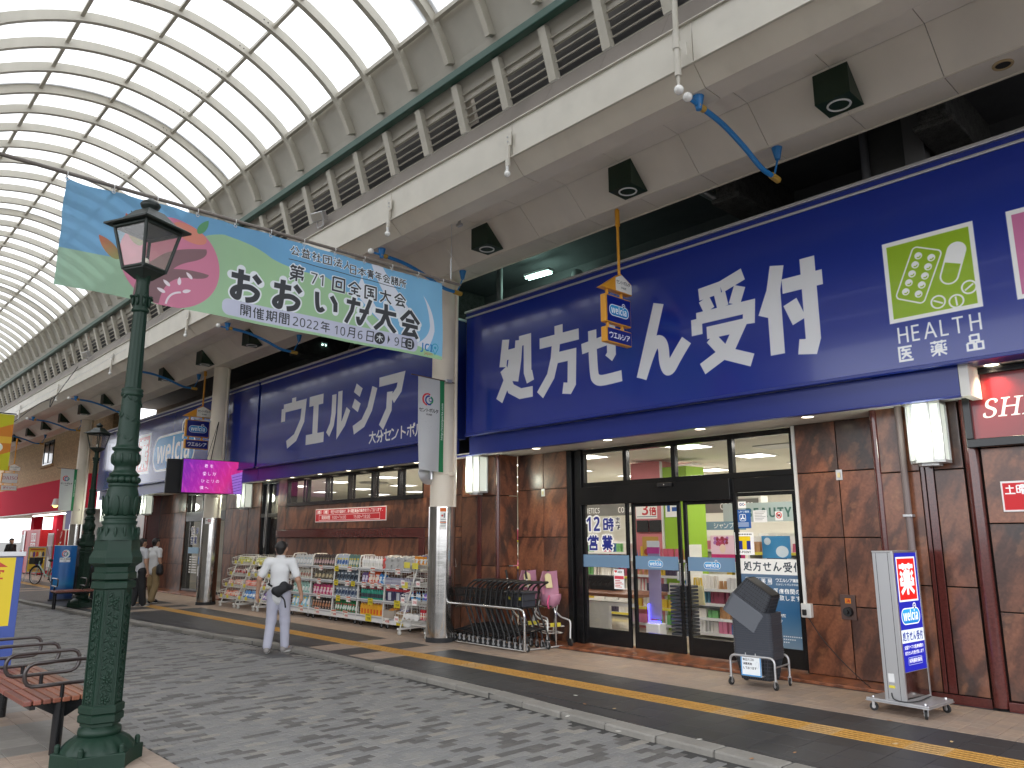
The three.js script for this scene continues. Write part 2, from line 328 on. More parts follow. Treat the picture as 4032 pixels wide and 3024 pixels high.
// draws a run of characters; x is the left edge, y the top of the cell, s the cell size
function write(g, str, x, y, s, o = {}) {
  const { color = '#fff', w = 0.13, step = 1.06, sx = 1, latin = 'bold', cap = 'butt', outline } = o;
  let cx = x; g.save();
  for (const ch of str) {
    const q = GLY[ch];
    if (!q) {
      g.font = `${latin} 98px ${o.font || 'sans-serif'}`; g.textBaseline = 'alphabetic'; g.textAlign = 'left';
      const wd = g.measureText(ch).width * sx * s / 100;
      g.save(); g.translate(cx, y + s * 0.88); g.scale(sx * s / 100, s / 100);
      if (outline) { g.strokeStyle = outline; g.lineWidth = 16; g.lineJoin = 'round'; g.strokeText(ch, 0, 0); }
      g.fillStyle = color; g.fillText(ch, 0, 0); g.restore(); cx += ch === ' ' ? s * 0.4 * sx : wd * 1.06; continue;
    }
    for (const pass of outline ? [1, 0] : [0]) {
      g.lineJoin = pass ? 'round' : 'miter'; g.miterLimit = 3; g.lineCap = pass ? 'round' : cap; g.strokeStyle = pass ? outline : color; g.lineWidth = s * (w + (pass ? 0.1 : 0));
      for (const st of q.split(' ')) {
        const n = Math.floor(st.length / 4), P = []; for (let i = 0; i < n; i++) P.push([cx + (+st.slice(i * 4, i * 4 + 2)) / 100 * s * sx, y + (+st.slice(i * 4 + 2, i * 4 + 4)) / 100 * s]);
        if (n < 2) continue;
        g.beginPath(); g.moveTo(...P[0]);
        if (isKana(ch) && n > 3) { for (let i = 1; i < n - 1; i++) { const m = i < n - 2 ? [(P[i][0] + P[i + 1][0]) / 2, (P[i][1] + P[i + 1][1]) / 2] : P[n - 1]; g.quadraticCurveTo(P[i][0], P[i][1], m[0], m[1]); } } else for (let i = 1; i < n; i++) g.lineTo(...P[i]);
        g.stroke();
      }
    }
    cx += s * step * sx;
  }
  g.restore(); return cx - x;
}
function rr(g, x, y, w, h, r) { g.beginPath(); g.roundRect(x, y, w, h, r); }
// the pill-shaped shop logo: light blue lozenge with a white rim, a ring on its shoulder and a lower-case word
function logo(g, x, y, w, h, rim = '#fff') {
  const r = h * 0.34, cx = x + w * 0.74, cy = y + h * 0.13;
  g.fillStyle = rim; g.beginPath(); g.arc(cx, cy, h * 0.17, 0, 7); g.fill();
  rr(g, x, y + h * 0.2, w, h * 0.8, r + h * 0.04); g.fill();
  const gr = g.createLinearGradient(0, y, 0, y + h); gr.addColorStop(0, '#3fb3ea'); gr.addColorStop(1, '#1479c4'); g.fillStyle = gr;
  rr(g, x + h * 0.05, y + h * 0.25, w - h * 0.1, h * 0.7, r); g.fill();
  g.fillStyle = '#10206e'; g.beginPath(); g.arc(cx, cy, h * 0.115, 0, 7); g.fill(); g.fillStyle = '#fff'; g.beginPath(); g.arc(cx, cy, h * 0.045, 0, 7); g.fill();
  g.fillStyle = '#fff'; g.font = `bold 100px sans-serif`; g.textBaseline = 'alphabetic'; g.textAlign = 'left';
  const m = g.measureText('welcia').width; g.save(); g.translate(x + w * 0.1, y + h * 0.81); g.scale(w * 0.8 / m, h * 0.62 * 1.12 / 100); g.fillText('welcia', 0, 0); g.restore();
}
// the swirl of the shopping street: red, blue and green crescents, its name under it
function swirl(g, x, y, s, name = true, ink = '#222') {
  const arc = (c, ox, oy, r, a0, a1, w) => { g.strokeStyle = c; g.lineWidth = w; g.lineCap = 'round'; g.beginPath(); g.arc(x + ox * s, y + oy * s, r * s, a0, a1); g.stroke(); };
  arc('#d3323c', 0.44, 0.5, 0.38, 1.9, 5.1, s * 0.1); arc('#d3323c', 0.42, 0.5, 0.4, 2.5, 4.2, s * 0.08); arc('#27408b', 0.54, 0.54, 0.28, 1.2, 4.7, s * 0.11); arc('#1d8a55', 0.6, 0.52, 0.22, 5.2, 7.6, s * 0.1); arc('#27408b', 0.64, 0.5, 0.12, 0, 6, s * 0.05);
  if (name) { write(g, 'セントポルタ', x - s * 0.28, y + s * 1.08, s * 0.27, { color: ink, w: 0.13, step: 0.98 }); write(g, '中央町', x + s * 0.28, y + s * 1.42, s * 0.15, { color: ink, w: 0.1, step: 1.1 }); }
}
// ------------------------------------------------------------ ground, paved street, pavements
const CURB = [[12, -5.4], [2, -5.45], [-1, -5.55], [-3, -5.68], [-4.3, -5.75], [-5.5, -5.83], [-6.7, -5.95], [-8, -6.0], [-9.8, -6.02], [-11.2, -6.03], [-12.6, -5.98], [-14.4, -5.74], [-17.4, -5.49], [-21, -5.25], [-25, -5.03], [-30, -4.9], [-80, -4.9]];
function curbZ(x) { for (let i = 1; i < CURB.length; i++) if (x >= CURB[i][0]) { const [a, b] = [CURB[i - 1], CURB[i]], t = (x - b[0]) / (a[0] - b[0]); return lerp(b[1], a[1], t * t * (3 - 2 * t) * 0.4 + t * 0.6); } return -4.9; }
const ROAD_Y = -0.05, LEFT_Z = -2.42;
struct('ground', at(new THREE.PlaneGeometry(700, 700), -20, -0.12, 0, -Math.PI / 2), M.paverBase);
const crossBand = (x) => { let d = Math.abs(((x + 10.55 + 4.9 + 980) % 9.8) - 4.9); return d < 0.3 ? 0 : d < 0.9 ? 1 : 0; }; // 1 in the two beige bands beside each pillar axis
// a paving piece: flat block with a worn bevel, top at y = 0
function slab(w, d, h = 0.02, b = 0.004) {
  const X = w / 2, Z = d / 2, x = X - b, z = Z - b, y = -b, q = [], f = (...p) => { for (const i of [0, 1, 2, 0, 2, 3]) q.push(...p[i]); };
  f([-x, 0, -z], [-x, 0, z], [x, 0, z], [x, 0, -z]);
  const r = [[-1, -1], [-1, 1], [1, 1], [1, -1]];
  for (let i = 0; i < 4; i++) { const [a, c] = r[i], [e, g] = r[(i + 1) % 4]; f([a * x, 0, c * z], [a * X, y, c * Z], [e * X, y, g * Z], [e * x, 0, g * z]); f([a * X, y, c * Z], [a * X, -h, c * Z], [e * X, -h, g * Z], [e * X, y, g * Z]); }
  const g = new THREE.BufferGeometry(); g.setAttribute('position', new THREE.Float32BufferAttribute(q, 3)); g.computeVertexNormals(); return g;
}
function upright(g) { // make sure the top looks up
  const n = g.attributes.normal; if (n.getY(0) < 0) { const p = g.attributes.position.array; for (let i = 0; i < p.length; i += 9) for (let k = 0; k < 3; k++) { const t = p[i + 3 + k]; p[i + 3 + k] = p[i + 6 + k]; p[i + 6 + k] = t; } g.computeVertexNormals(); } return wuv(g);
}
const seen = (x, z) => { // roughly how large a piece at ground level shows: 1 / distance squared inside the frame, else 0
  const a = Math.atan2(-x, -z) - R(46.68), d = Math.hypot(x, z); return Math.abs(a) < R(36) && d > 3.2 ? 1 / (d * d) : 0;
};
// lays pieces: the 300 that show largest as meshes of their own, all others joined into one part
function lay(root, name, field, spots, geo, mats, tint) {
  spots.forEach((s) => { s.k = seen(s.x, s.z); }); spots.sort((a, b) => b.k - a.k);
  spots.slice(0, 300).forEach((s) => { const m = new THREE.Mesh(geo, mats[s.m]); m.name = name; m.position.set(s.x, s.y, s.z); m.rotation.y = s.r || 0; m.rotation.x = s.t || 0; m.receiveShadow = true; root.add(m); });
  for (let k = 0; k < mats.length; k++) {
    const rest = spots.slice(300).filter((s) => s.m === k); if (!rest.length) continue;
    const im = new THREE.InstancedMesh(geo, mats[k], rest.length), q = new THREE.Matrix4();
    rest.forEach((s, i) => { im.setMatrixAt(i, q.makeRotationY(s.r || 0).setPosition(s.x, s.y, s.z)); });
    im.name = field; im.receiveShadow = true; root.add(stuff(im));
  }
}
const road = new THREE.Group(); road.name = 'road'; road.userData.kind = 'structure'; scene.add(road);
{
  part(road, 'road_bed', [box(-60, 9, -0.1, ROAD_Y - 0.007, -6.2, LEFT_Z + 0.1)], M.paverBase);
  const tones = [[0.2, 0.197, 0.192], [0.215, 0.21, 0.2], [0.185, 0.183, 0.18], [0.1, 0.094, 0.09], [0.118, 0.111, 0.105], [0.26, 0.243, 0.215], [0.24, 0.226, 0.203]].map((c) => mat(c, 0.68, { map: T.paver, bumpMap: T.paverBump, bumpScale: 0.0012 }));
  const r = rng(31), g = upright(slab(0.087, 0.175, 0.02, 0.0035)), spots = [], clump = vnoise(5, 40);
  for (let i = 0; i < 330; i++) {
    const x = -0.5 - i * 0.0905;
    for (let k = 0; k < 22; k++) {
      const z = LEFT_Z - 0.09 - (k + (i % 2) * 0.5) * 0.179; if (z < curbZ(x) + 0.09) continue;
      const c = clump(x / 5.6, z / 2.4) * 0.55 + r() * 0.45, m = c < 0.36 ? 3 + (r() < 0.4 ? 1 : 0) : r() < 0.1 ? 5 + (r() < 0.5 ? 1 : 0) : pick([0, 1, 2], r);
      spots.push({ x, z, y: ROAD_Y + (r() - 0.5) * 0.004, m, r: (r() - 0.5) * 0.012 });
    }
  }
  lay(road, 'paver', 'paver_field', spots, g, tones);
  part(road, 'road_far', [box(-60, -30.4, ROAD_Y - 0.006, ROAD_Y, -5, LEFT_Z)], tones[0]);
  // a steel access cover beside the walking man
  part(road, 'access_cover', [rbox(-12.05, -11.0, ROAD_Y - 0.01, ROAD_Y + 0.008, -5.82, -5.5, 0.004)], mat([0.1, 0.1, 0.1], 0.5, { metalness: 0.3 }));
  part(road, 'access_cover', [rbox(-23.9, -22.9, ROAD_Y - 0.01, ROAD_Y + 0.006, -4.9, -4.5, 0.004)], mat([0.1, 0.1, 0.1], 0.5, { metalness: 0.3 }));
}
function pavement(name, side) {
  const root = new THREE.Group(); root.name = name; root.userData.kind = 'structure'; scene.add(root); return root;
}
const walk = pavement('pavement');
{
  const outline = [], n = 70; for (let i = 0; i <= n; i++) { const x = 9 - i; outline.push([x, -(curbZ(x) - 0.02)]); }
  outline.push([-61, 9.05], [9, 9.05]);
  const g = extr(outline, 0.09); g.rotateX(-Math.PI / 2); g.translate(0, -0.098, 0);
  part(walk, 'pavement_bed', [g.translate(0, 0.003, 0)], M.darkTile);
  const r = rng(77), dark = [], beige = [];
  const darkMats = [0, 1, 2].map((i) => { const m = M.darkTile.clone(); m.color.multiplyScalar([0.92, 1, 1.12][i]); return m; });
  const beigeMats = [0, 1, 2, 3].map((i) => { const m = M.beigeTile.clone(); m.color.multiply(col(...[[0.92, 0.92, 0.94], [1, 1, 1], [1.08, 1.04, 1], [0.98, 0.95, 0.95]][i])); return m; });
  const beigeAt = (x, z) => { beige.push({ x, z, y: 0.001 + (r() - 0.5) * 0.0012, m: Math.floor(r() * 4) }); };
  for (let i = 0; i < 150; i++) { // 0.3 m bays along the street
    const x = 0.0 - 0.12 - i * 0.3;
    for (const z of [-7.33, -7.63, -7.93 + 0.0, -6.73, -6.43, -6.13, -5.83, -5.53, -5.23]) {
      if (z > curbZ(x) - 0.35) continue;
      if (z < -7.9) continue;
      if (crossBand(x)) { for (const [a, b] of [[-1, -1], [-1, 1], [1, -1], [1, 1]]) beigeAt(x + a * 0.075, z + b * 0.075); }
      else dark.push({ x, z, y: 0.001 + (r() - 0.5) * 0.001, m: Math.floor(r() * 3) });
    }
  }
  for (let i = 0; i < 300; i++) for (let k = 0; k < 8; k++) beigeAt(-0.5 - 0.1525 * i, -7.865 - 0.1475 * k);
  lay(walk, 'floor_tile', 'floor_tile_field', dark, upright(slab(0.297, 0.297, 0.012, 0.002)), darkMats);
  lay(walk, 'paving_tile', 'paving_tile_field', beige, upright(slab(0.149, 0.144, 0.012, 0.002)), beigeMats);
  part(walk, 'edge_strip', [plankStrip()], darkMats[1]);
  function plankStrip() { // the cut dark pieces that follow the curved kerb
    const o = [], m = 160; for (let i = 0; i <= m; i++) { const x = 2 - i * 0.33; o.push([x, -(curbZ(x) - 0.21)]); }
    for (let i = m; i >= 0; i--) { const x = 2 - i * 0.33; let z = -5.08; while (z > curbZ(x) - 0.35) z -= 0.3; o.push([x, -(z + 0.149) + 0.0]); }
    const g = extr(o, 0.008); g.rotateX(-Math.PI / 2); return g.translate(0, -0.0085, 0);
  }
  // tactile paving with raised bars
  const bar = (x0, x1, z) => rbox(x0, x1, 0.0015, 0.0075, z - 0.011, z + 0.011, 0.005, 1), base = [upright(slab(0.296, 0.296, 0.012, 0.002))];
  const long = join([...base, ...[-0.1, -0.033, 0.033, 0.1].map((z) => bar(-0.13, 0.13, z))].map((g) => wuv(bare(g))));
  const short = join([...base, ...[-0.1, -0.033, 0.033, 0.1].flatMap((z, i) => i % 2 ? [bar(-0.142, -0.012, z), bar(0.012, 0.142, z)] : [bar(-0.075, 0.075, z), bar(0.1, 0.147, z), bar(-0.147, -0.1, z)])].map((g) => wuv(bare(g))));
  for (let i = 0; i < 150; i++) { const m = new THREE.Mesh(i < 14 ? long : short, i === 5 || r() < 0.06 ? M.tactileWorn : M.tactile); m.name = 'tactile_tile'; m.position.set(-1.02 - i * 0.3, 0.003, -7.03); m.receiveShadow = true; walk.add(m); }
  // kerb stones along the wavy edge
  const kg = [0, 1, 2].map((s) => { const q = new RoundedBoxGeometry(0.596, 0.13, 0.2, 2, 0.022); q.translate(0, -0.065, 0); const p = q.attributes.position, rr_ = rng(40 + s); for (let i = 0; i < p.count; i++) p.setZ(i, p.getZ(i) + (rr_() - 0.5) * 0.002); return wuv(q); });
  const km = [0, 1, 2].map((i) => { const m = M.curb.clone(); m.color.multiplyScalar([0.88, 1, 1.1][i]); return m; });
  for (let i = 0; i < 80; i++) {
    const x = 1.4 - i * 0.6, m = new THREE.Mesh(kg[i % 3], km[Math.floor(r() * 3)]); m.name = 'kerb_stone';
    m.position.set(x, 0.004, curbZ(x) - 0.1); m.rotation.y = -Math.atan2(curbZ(x + 0.3) - curbZ(x - 0.3), 0.6); m.castShadow = m.receiveShadow = true; walk.add(m);
  }
}
const nearWalk = pavement('near_pavement');
{
  part(nearWalk, 'pavement_bed', [box(-60, 9, -0.098, -0.008, LEFT_Z, 2.4)], M.tileBase);
  const r = rng(9), big = [], small = [], gm = [0, 1, 2].map((i) => { const m = M.greyTile.clone(); m.color.multiplyScalar([0.88, 1, 1.1][i]); return m; });
  const bm = [0, 1, 2].map((i) => { const m = M.beigeTile.clone(); m.color.multiplyScalar([0.92, 1.02, 1.12][i]); return m; });
  for (let i = 0; i < 90; i++) {
    const x = -3.4 - i * 0.3, band = [7, 8, 12, 13].includes(((i + 100 - 11) % 20)) || i % 20 === 12 || i % 20 === 13;
    for (let k = 0; k < 7; k++) {
      const z = LEFT_Z + 0.15 + k * 0.3;
      if (band || k === 0) for (const [a, b] of [[-1, -1], [-1, 1], [1, -1], [1, 1]]) small.push({ x: x + a * 0.075, z: z + b * 0.075, y: 0.001, m: Math.floor(r() * 3) });
      else big.push({ x, z, y: 0.001 + (r() - 0.5) * 0.001, m: Math.floor(r() * 3) });
    }
  }
  lay(nearWalk, 'floor_tile', 'floor_tile_field', big, upright(slab(0.297, 0.297, 0.012, 0.002)), gm);
  lay(nearWalk, 'paving_tile', 'paving_tile_field', small, upright(slab(0.147, 0.147, 0.012, 0.002)), bm);
}
// ------------------------------------------------------------ arcade: vaulted roof over the street, canopy over the pavement
const AX = -3.42, X0 = 5.4, BAY = 0.87, NB = 66; // axis of the vault, first rib, rib spacing, bays
const roofT = thing('arcade_roof', 'long barrel vault of milky panels on cream ribs above the street', 'arcade roof', [-20, 7, AX]);
const half = [[-6.3, 7.28], [-6.2, 7.6], [-6.09, 7.95], [-5.93, 8.36], [-5.67, 8.78], [-5.2, 9.13], [-4.52, 9.46], [-3.95, 9.6]];
const archPts = [...half, [AX, 9.65], ...half.slice().reverse().map(([z, y]) => [2 * AX - z, y])];
const arch = new THREE.CatmullRomCurve3(archPts.map(([z, y]) => V(0, y, z)), false, 'centripetal');
const ARC = arch.getSpacedPoints(240), tOf = (z, upTo = true) => { let b = 0; for (let i = 0; i < 121; i++) if (Math.abs(ARC[i].z - z) < Math.abs(ARC[b].z - z)) b = i; return b / 240; };
function frameAt(t) { const i = clamp(Math.round(t * 240), 0, 240), p = ARC[i], a = ARC[Math.max(0, i - 1)], b = ARC[Math.min(240, i + 1)], d = b.clone().sub(a).normalize(); return { p, n: V(0, d.z, -d.y).multiplyScalar(-1) }; }
{ // outward normal must point away from the street
  const f = frameAt(0.5); if (f.n.y < 0) { const o = frameAt; frameAt = ((g) => (t) => { const q = g(t); q.n.multiplyScalar(-1); return q; })(o); }
}
const tRail0 = tOf(-6.09), tRail1 = tOf(-5.98), tMid = tOf(-5.67), tP1 = tOf(-4.52), tP3 = 1 - tP1, tMid2 = 1 - tMid, tR2 = 1 - tRail1;
// a bar of width w and depth d following the vault from t0 to t1, its inner face off metres outside the curve
function archBar(t0, t1, w, d, off = 0, seg = 30) {
  const q = [], c = (t) => { const { p, n } = frameAt(t); return [p.clone().addScaledVector(n, off), p.clone().addScaledVector(n, off + d)]; };
  const f = (...v) => { for (const i of [0, 1, 2, 0, 2, 3]) q.push(v[i].x, v[i].y, v[i].z); }, X = w / 2, P = (v, x) => V(x, v.y, v.z);
  for (let i = 0; i < seg; i++) {
    const [a, A] = c(lerp(t0, t1, i / seg)), [b, B] = c(lerp(t0, t1, (i + 1) / seg));
    f(P(a, -X), P(a, X), P(b, X), P(b, -X)); f(P(A, X), P(A, -X), P(B, -X), P(B, X)); f(P(a, X), P(A, X), P(B, X), P(b, X)); f(P(A, -X), P(a, -X), P(b, -X), P(B, -X));
    if (!i) f(P(a, X), P(a, -X), P(A, -X), P(A, X)); if (i === seg - 1) f(P(b, -X), P(b, X), P(B, X), P(B, -X));
  }
  const g = new THREE.BufferGeometry(); g.setAttribute('position', new THREE.Float32BufferAttribute(q, 3)); g.computeVertexNormals(); return g;
}
function archSheet(x0, x1, t0, t1, off, seg = 7) {
  const g = new THREE.PlaneGeometry(1, 1, 1, seg), p = g.attributes.position;
  for (let i = 0; i < p.count; i++) { const { p: a, n } = frameAt(lerp(t0, t1, p.getY(i) + 0.5)), v = a.clone().addScaledVector(n, off); p.setXYZ(i, lerp(x0, x1, p.getX(i) + 0.5), v.y, v.z); }
  g.computeVertexNormals(); return g;
}
const off = (g) => g.translate(20, -7, -AX);
function inst(root, name, geo, mt, x) { const m = new THREE.Mesh(geo, mt); m.name = name; m.position.x = x + 20; m.castShadow = m.receiveShadow = true; root.add(m); return m; }
{
  const z = (g) => wuv(bare(g)).translate(0, -7, -AX);
  const ribG = z(archBar(tRail1, 1 - tRail1, 0.085, 0.15, -0.02, 44)), lowG = z(archBar(0.004, tRail0, 0.12, 0.1, -0.005, 8));
  const paneG = [[tMid, tP1], [tP1, 0.5], [0.5, tP3], [tP3, tMid2]].map(([a, b]) => z(archSheet(0.03, BAY - 0.03, a + 0.002, b - 0.002, 0.125)));
  const greyG = z(archSheet(0, BAY, tRail1 - 0.004, tMid - 0.003, 0.11, 4)), greyG2 = z(archSheet(0.03, BAY - 0.03, 1 - tRail1, 1 - tMid + 0.003, 0.11, 4));
  const solidG = z(archSheet(0, BAY, tOf(-6.17), tRail1, 0.1, 3)), backG = z(archSheet(0, BAY, 0.0, tOf(-6.1), 0.26, 3));
  const slatG = []; for (let k = 0; k < 6; k++) { const { p, n } = frameAt(0.006 + k * 0.0125), g = new THREE.BoxGeometry(BAY - 0.1, 0.014, 0.1); g.rotateX(0.62); slatG.push(z(g.translate(BAY / 2, p.y + n.y * 0.1 + 0.03, p.z + n.z * 0.1))); }
  const bolt = z(join([[0.03, 0], [0.03, 0.07]].map(([a, b]) => { const { p, n } = frameAt(tP1 + 0.012 + b * 0.14); return ball(0.041, p.y + n.y * 0.05, p.z + n.z * 0.05, 0.012, 6, 4); })));
  const brace = [tP1, 0.5, tP3].map((t) => { const { p, n } = frameAt(t), g = new THREE.BoxGeometry(BAY - 0.076, 0.06, 0.055); return z(g.translate(BAY / 2, p.y + n.y * 0.075, p.z + n.z * 0.075)); });
  const edge = [tMid, tMid2].map((t) => { const { p, n } = frameAt(t), g = new THREE.BoxGeometry(BAY - 0.076, 0.07, 0.06); return z(g.translate(BAY / 2, p.y + n.y * 0.06, p.z + n.z * 0.06)); });
  const far = { slat: [], pane: [], brace: [] };
  for (let i = 0; i <= NB; i++) {
    const x = X0 - i * BAY;
    inst(roofT, 'rib', ribG, M.rib, x); inst(roofT, 'louver_rib', lowG, M.rib, x);
    if (i === NB) continue;
    const b = x - BAY;
    paneG.forEach((g) => inst(roofT, 'roof_panel', g, M.roof, b));
    inst(roofT, 'grey_panel', greyG, M.archGrey, b); inst(roofT, 'louver_panel', solidG, M.archGrey, b);
    if (i < 20) inst(roofT, 'grey_panel', greyG2, M.archGrey, b);
    const list = i > 2 && i < 44;
    for (const g of slatG) if (list) inst(roofT, 'louver_slat', g, M.rib, b); else far.slat.push(g.clone().translate(b + 20, 0, 0));
    for (const g of [...brace, ...edge]) if (list) inst(roofT, 'purlin', g, M.rib, b); else far.brace.push(g.clone().translate(b + 20, 0, 0));
    if (i > 4 && i < 40) inst(roofT, 'bolt', bolt, M.dark, x);
  }
  stuff(part(roofT, 'louver_slats', far.slat, M.rib, true)); stuff(part(roofT, 'purlins', far.brace, M.rib, true));
  const L = X0 - NB * BAY, len = [L + 20, X0 + 20];
  const rail = frameAt(tRail0 + 0.012).p;
  part(roofT, 'green_rail', [rbox(len[0], len[1], rail.y - 0.075 - 7, rail.y + 0.055 - 7, rail.z - AX - 0.06, rail.z - AX + 0.06, 0.02, 2)], M.greenRail);
  part(roofT, 'green_rail', [rbox(len[0], len[1], rail.y - 0.075 - 7, rail.y + 0.055 - 7, AX - rail.z - 0.06, AX - rail.z + 0.06, 0.02, 2)], M.greenRail);
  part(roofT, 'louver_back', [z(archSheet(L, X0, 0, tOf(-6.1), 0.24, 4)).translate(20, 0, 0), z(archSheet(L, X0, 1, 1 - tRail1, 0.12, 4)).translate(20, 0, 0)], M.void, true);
  // main arches outside the skin, seen as soft shade through the panels
  for (const x of [-7.95, -14.92, -21.9, -28.85]) inst(roofT, 'outer_arch', z(archBar(0.02, 0.98, 0.32, 0.3, 0.17, 40)), M.beam, x + 0.25);
}
// canopy over the pavement: fascia, beam, sloping soffit with lamps, back lip
function canopy(label, name, detailed) {
  const c = thing(name, label, 'canopy', [-20, 6, -7]);
  const seg = (nm, len, x1, x0, a, b, t, m, gap = 0.006) => { for (let x = x1; x > x0; x -= len) wpart(c, nm, [plank(x - len + gap, x, a, b, t)], m); };
  seg('fascia_panel', 2.67, 4.25 , -52, [-6.07, 6.39], [-6.07, 6.86], 0.02, M.fascia, 0.01);
  seg('beam_panel', 2.67, 4.25, -52, [-6.27, 6.2], [-6.075, 6.385], 0.02, M.beam, 0.008);
  seg('beam_panel', 2.67, 4.25, -52, [-6.56, 6.2], [-6.272, 6.2], 0.02, M.beam, 0.008);
  wpart(c, 'beam_back', [plank(-52, 4.5, [-6.56, 6.66], [-6.56, 6.205], 0.02)], M.beam);
  const S = 0.957, q = -2.043 + 4 * S;
  for (let i = 0; i < 56; i++) {
    const x = q - i * S, a = x - S + 0.007;
    wpart(c, 'soffit_panel', [plank(a, x, [-7.5, 6.63], [-6.58, 6.63], 0.02)], M.soffit); wpart(c, 'slope_panel', [plank(a, x, [-7.93, 6.245], [-7.503, 6.628], 0.02)], M.soffit); wpart(c, 'lip_panel', [plank(a, x, [-8.385, 6.24], [-7.935, 6.24], 0.02)], M.soffit);
  }
  wpart(c, 'lip_trim', [rbox(-52, 4.5, 6.228, 6.33, -8.41, -8.386, 0.004)], M.beam); wpart(c, 'lip_trim', [rbox(-52, 4.5, 6.232, 6.25, -7.945, -7.932, 0.004)], M.beam);
  wpart(c, 'fascia_trim', [rbox(-52, 4.5, 6.86, 6.876, -6.09, -6.04, 0.004)], M.fascia); wpart(c, 'fascia_trim', [rbox(-52, 4.5, 6.378, 6.394, -6.075, -6.042, 0.004)], M.fascia);
  seg('ledge_panel', 0.87, 5.4, -52, [-6.09, 6.875], [-6.31, 7.3], 0.02, M.ledge, 0.004);
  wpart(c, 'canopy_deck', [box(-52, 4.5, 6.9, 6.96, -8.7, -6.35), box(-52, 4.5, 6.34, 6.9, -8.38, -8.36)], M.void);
  return c;
}
canopy('cream canopy along the shop front with sloping soffit and white fascia', 'arcade_canopy', true);
{ // the same canopy on the near side, whose edge shows in the top left corner
  const c = thing('near_canopy', 'plain underside of the near canopy at the upper left corner', 'canopy', [-20, 6, 0]);
  const mz = (z) => 2 * AX - z;
  wpart(c, 'fascia_panel', [box(-52, 4.5, 6.39, 6.86, mz(-6.07), mz(-6.07) + 0.02)], M.fascia);
  wpart(c, 'soffit_panel', [box(-52, 4.5, 6.3, 6.36, mz(-6.1), mz(-8.4))], M.soffit);
  wpart(c, 'ledge_panel', [plank(-52, 4.5, [mz(-6.09), 6.9], [mz(-6.31), 7.3], 0.02)], M.ledge);
}
// the far side of the street behind the camera: plain shop fronts that close the street off
{
  const b = thing('near_shop_row', 'row of plain shop fronts on the near side of the street behind the viewer', 'building', [-20, 0, 2.6]);
  wpart(b, 'wall', [box(-60, -9, 0, 7.6, 2.4, 2.6)], mat([0.42, 0.4, 0.37], 0.8)); wpart(b, 'sign_band', [box(-60, -9, 3.4, 5.2, 2.2, 2.39)], mat([0.6, 0.58, 0.52], 0.5));
}
// ------------------------------------------------------------ the drugstore
const FZ = -9.05, RZ = -9.5, SOF = 3.13; // front granite face, recessed face, soffit height
const shop = thing('drugstore_building', 'drugstore front of reddish brown granite slabs under the blue signs', 'shop building', [-14, 0, -9.3]);
const granM = [0, 1, 2, 3].map((i) => { const m = M.granite.clone(); m.color.multiply(col(...[[1, 1, 1], [0.8, 0.8, 0.82], [1.2, 1.12, 1.05], [0.92, 0.9, 0.9]][i])); return m; });
const gr = rng(101);
function gpanel(x0, x1, y0, y1, z, m) { // one granite slab with chamfered edges; each shows another piece of the stone
  if (x1 - x0 < 0.03 || y1 - y0 < 0.03) return;
  const g = wuv(bare(rbox(x0 + 0.006, x1 - 0.006, y0 + 0.006, y1 - 0.006, z - 0.03, z, 0.004))), u = g.attributes.uv, a = gr() * 3, b = gr() * 3;
  for (let i = 0; i < u.count; i++) u.setXY(i, u.getX(i) + a, u.getY(i) + b);
  wpart(shop, 'granite_panel', [g], m ?? pick(granM, gr), true);
}
const gridPanels = (xs, ys, z, m) => { for (let i = 1; i < xs.length; i++) for (let j = 1; j < ys.length; j++) gpanel(xs[i - 1], xs[i], ys[j - 1], ys[j], z, m); };
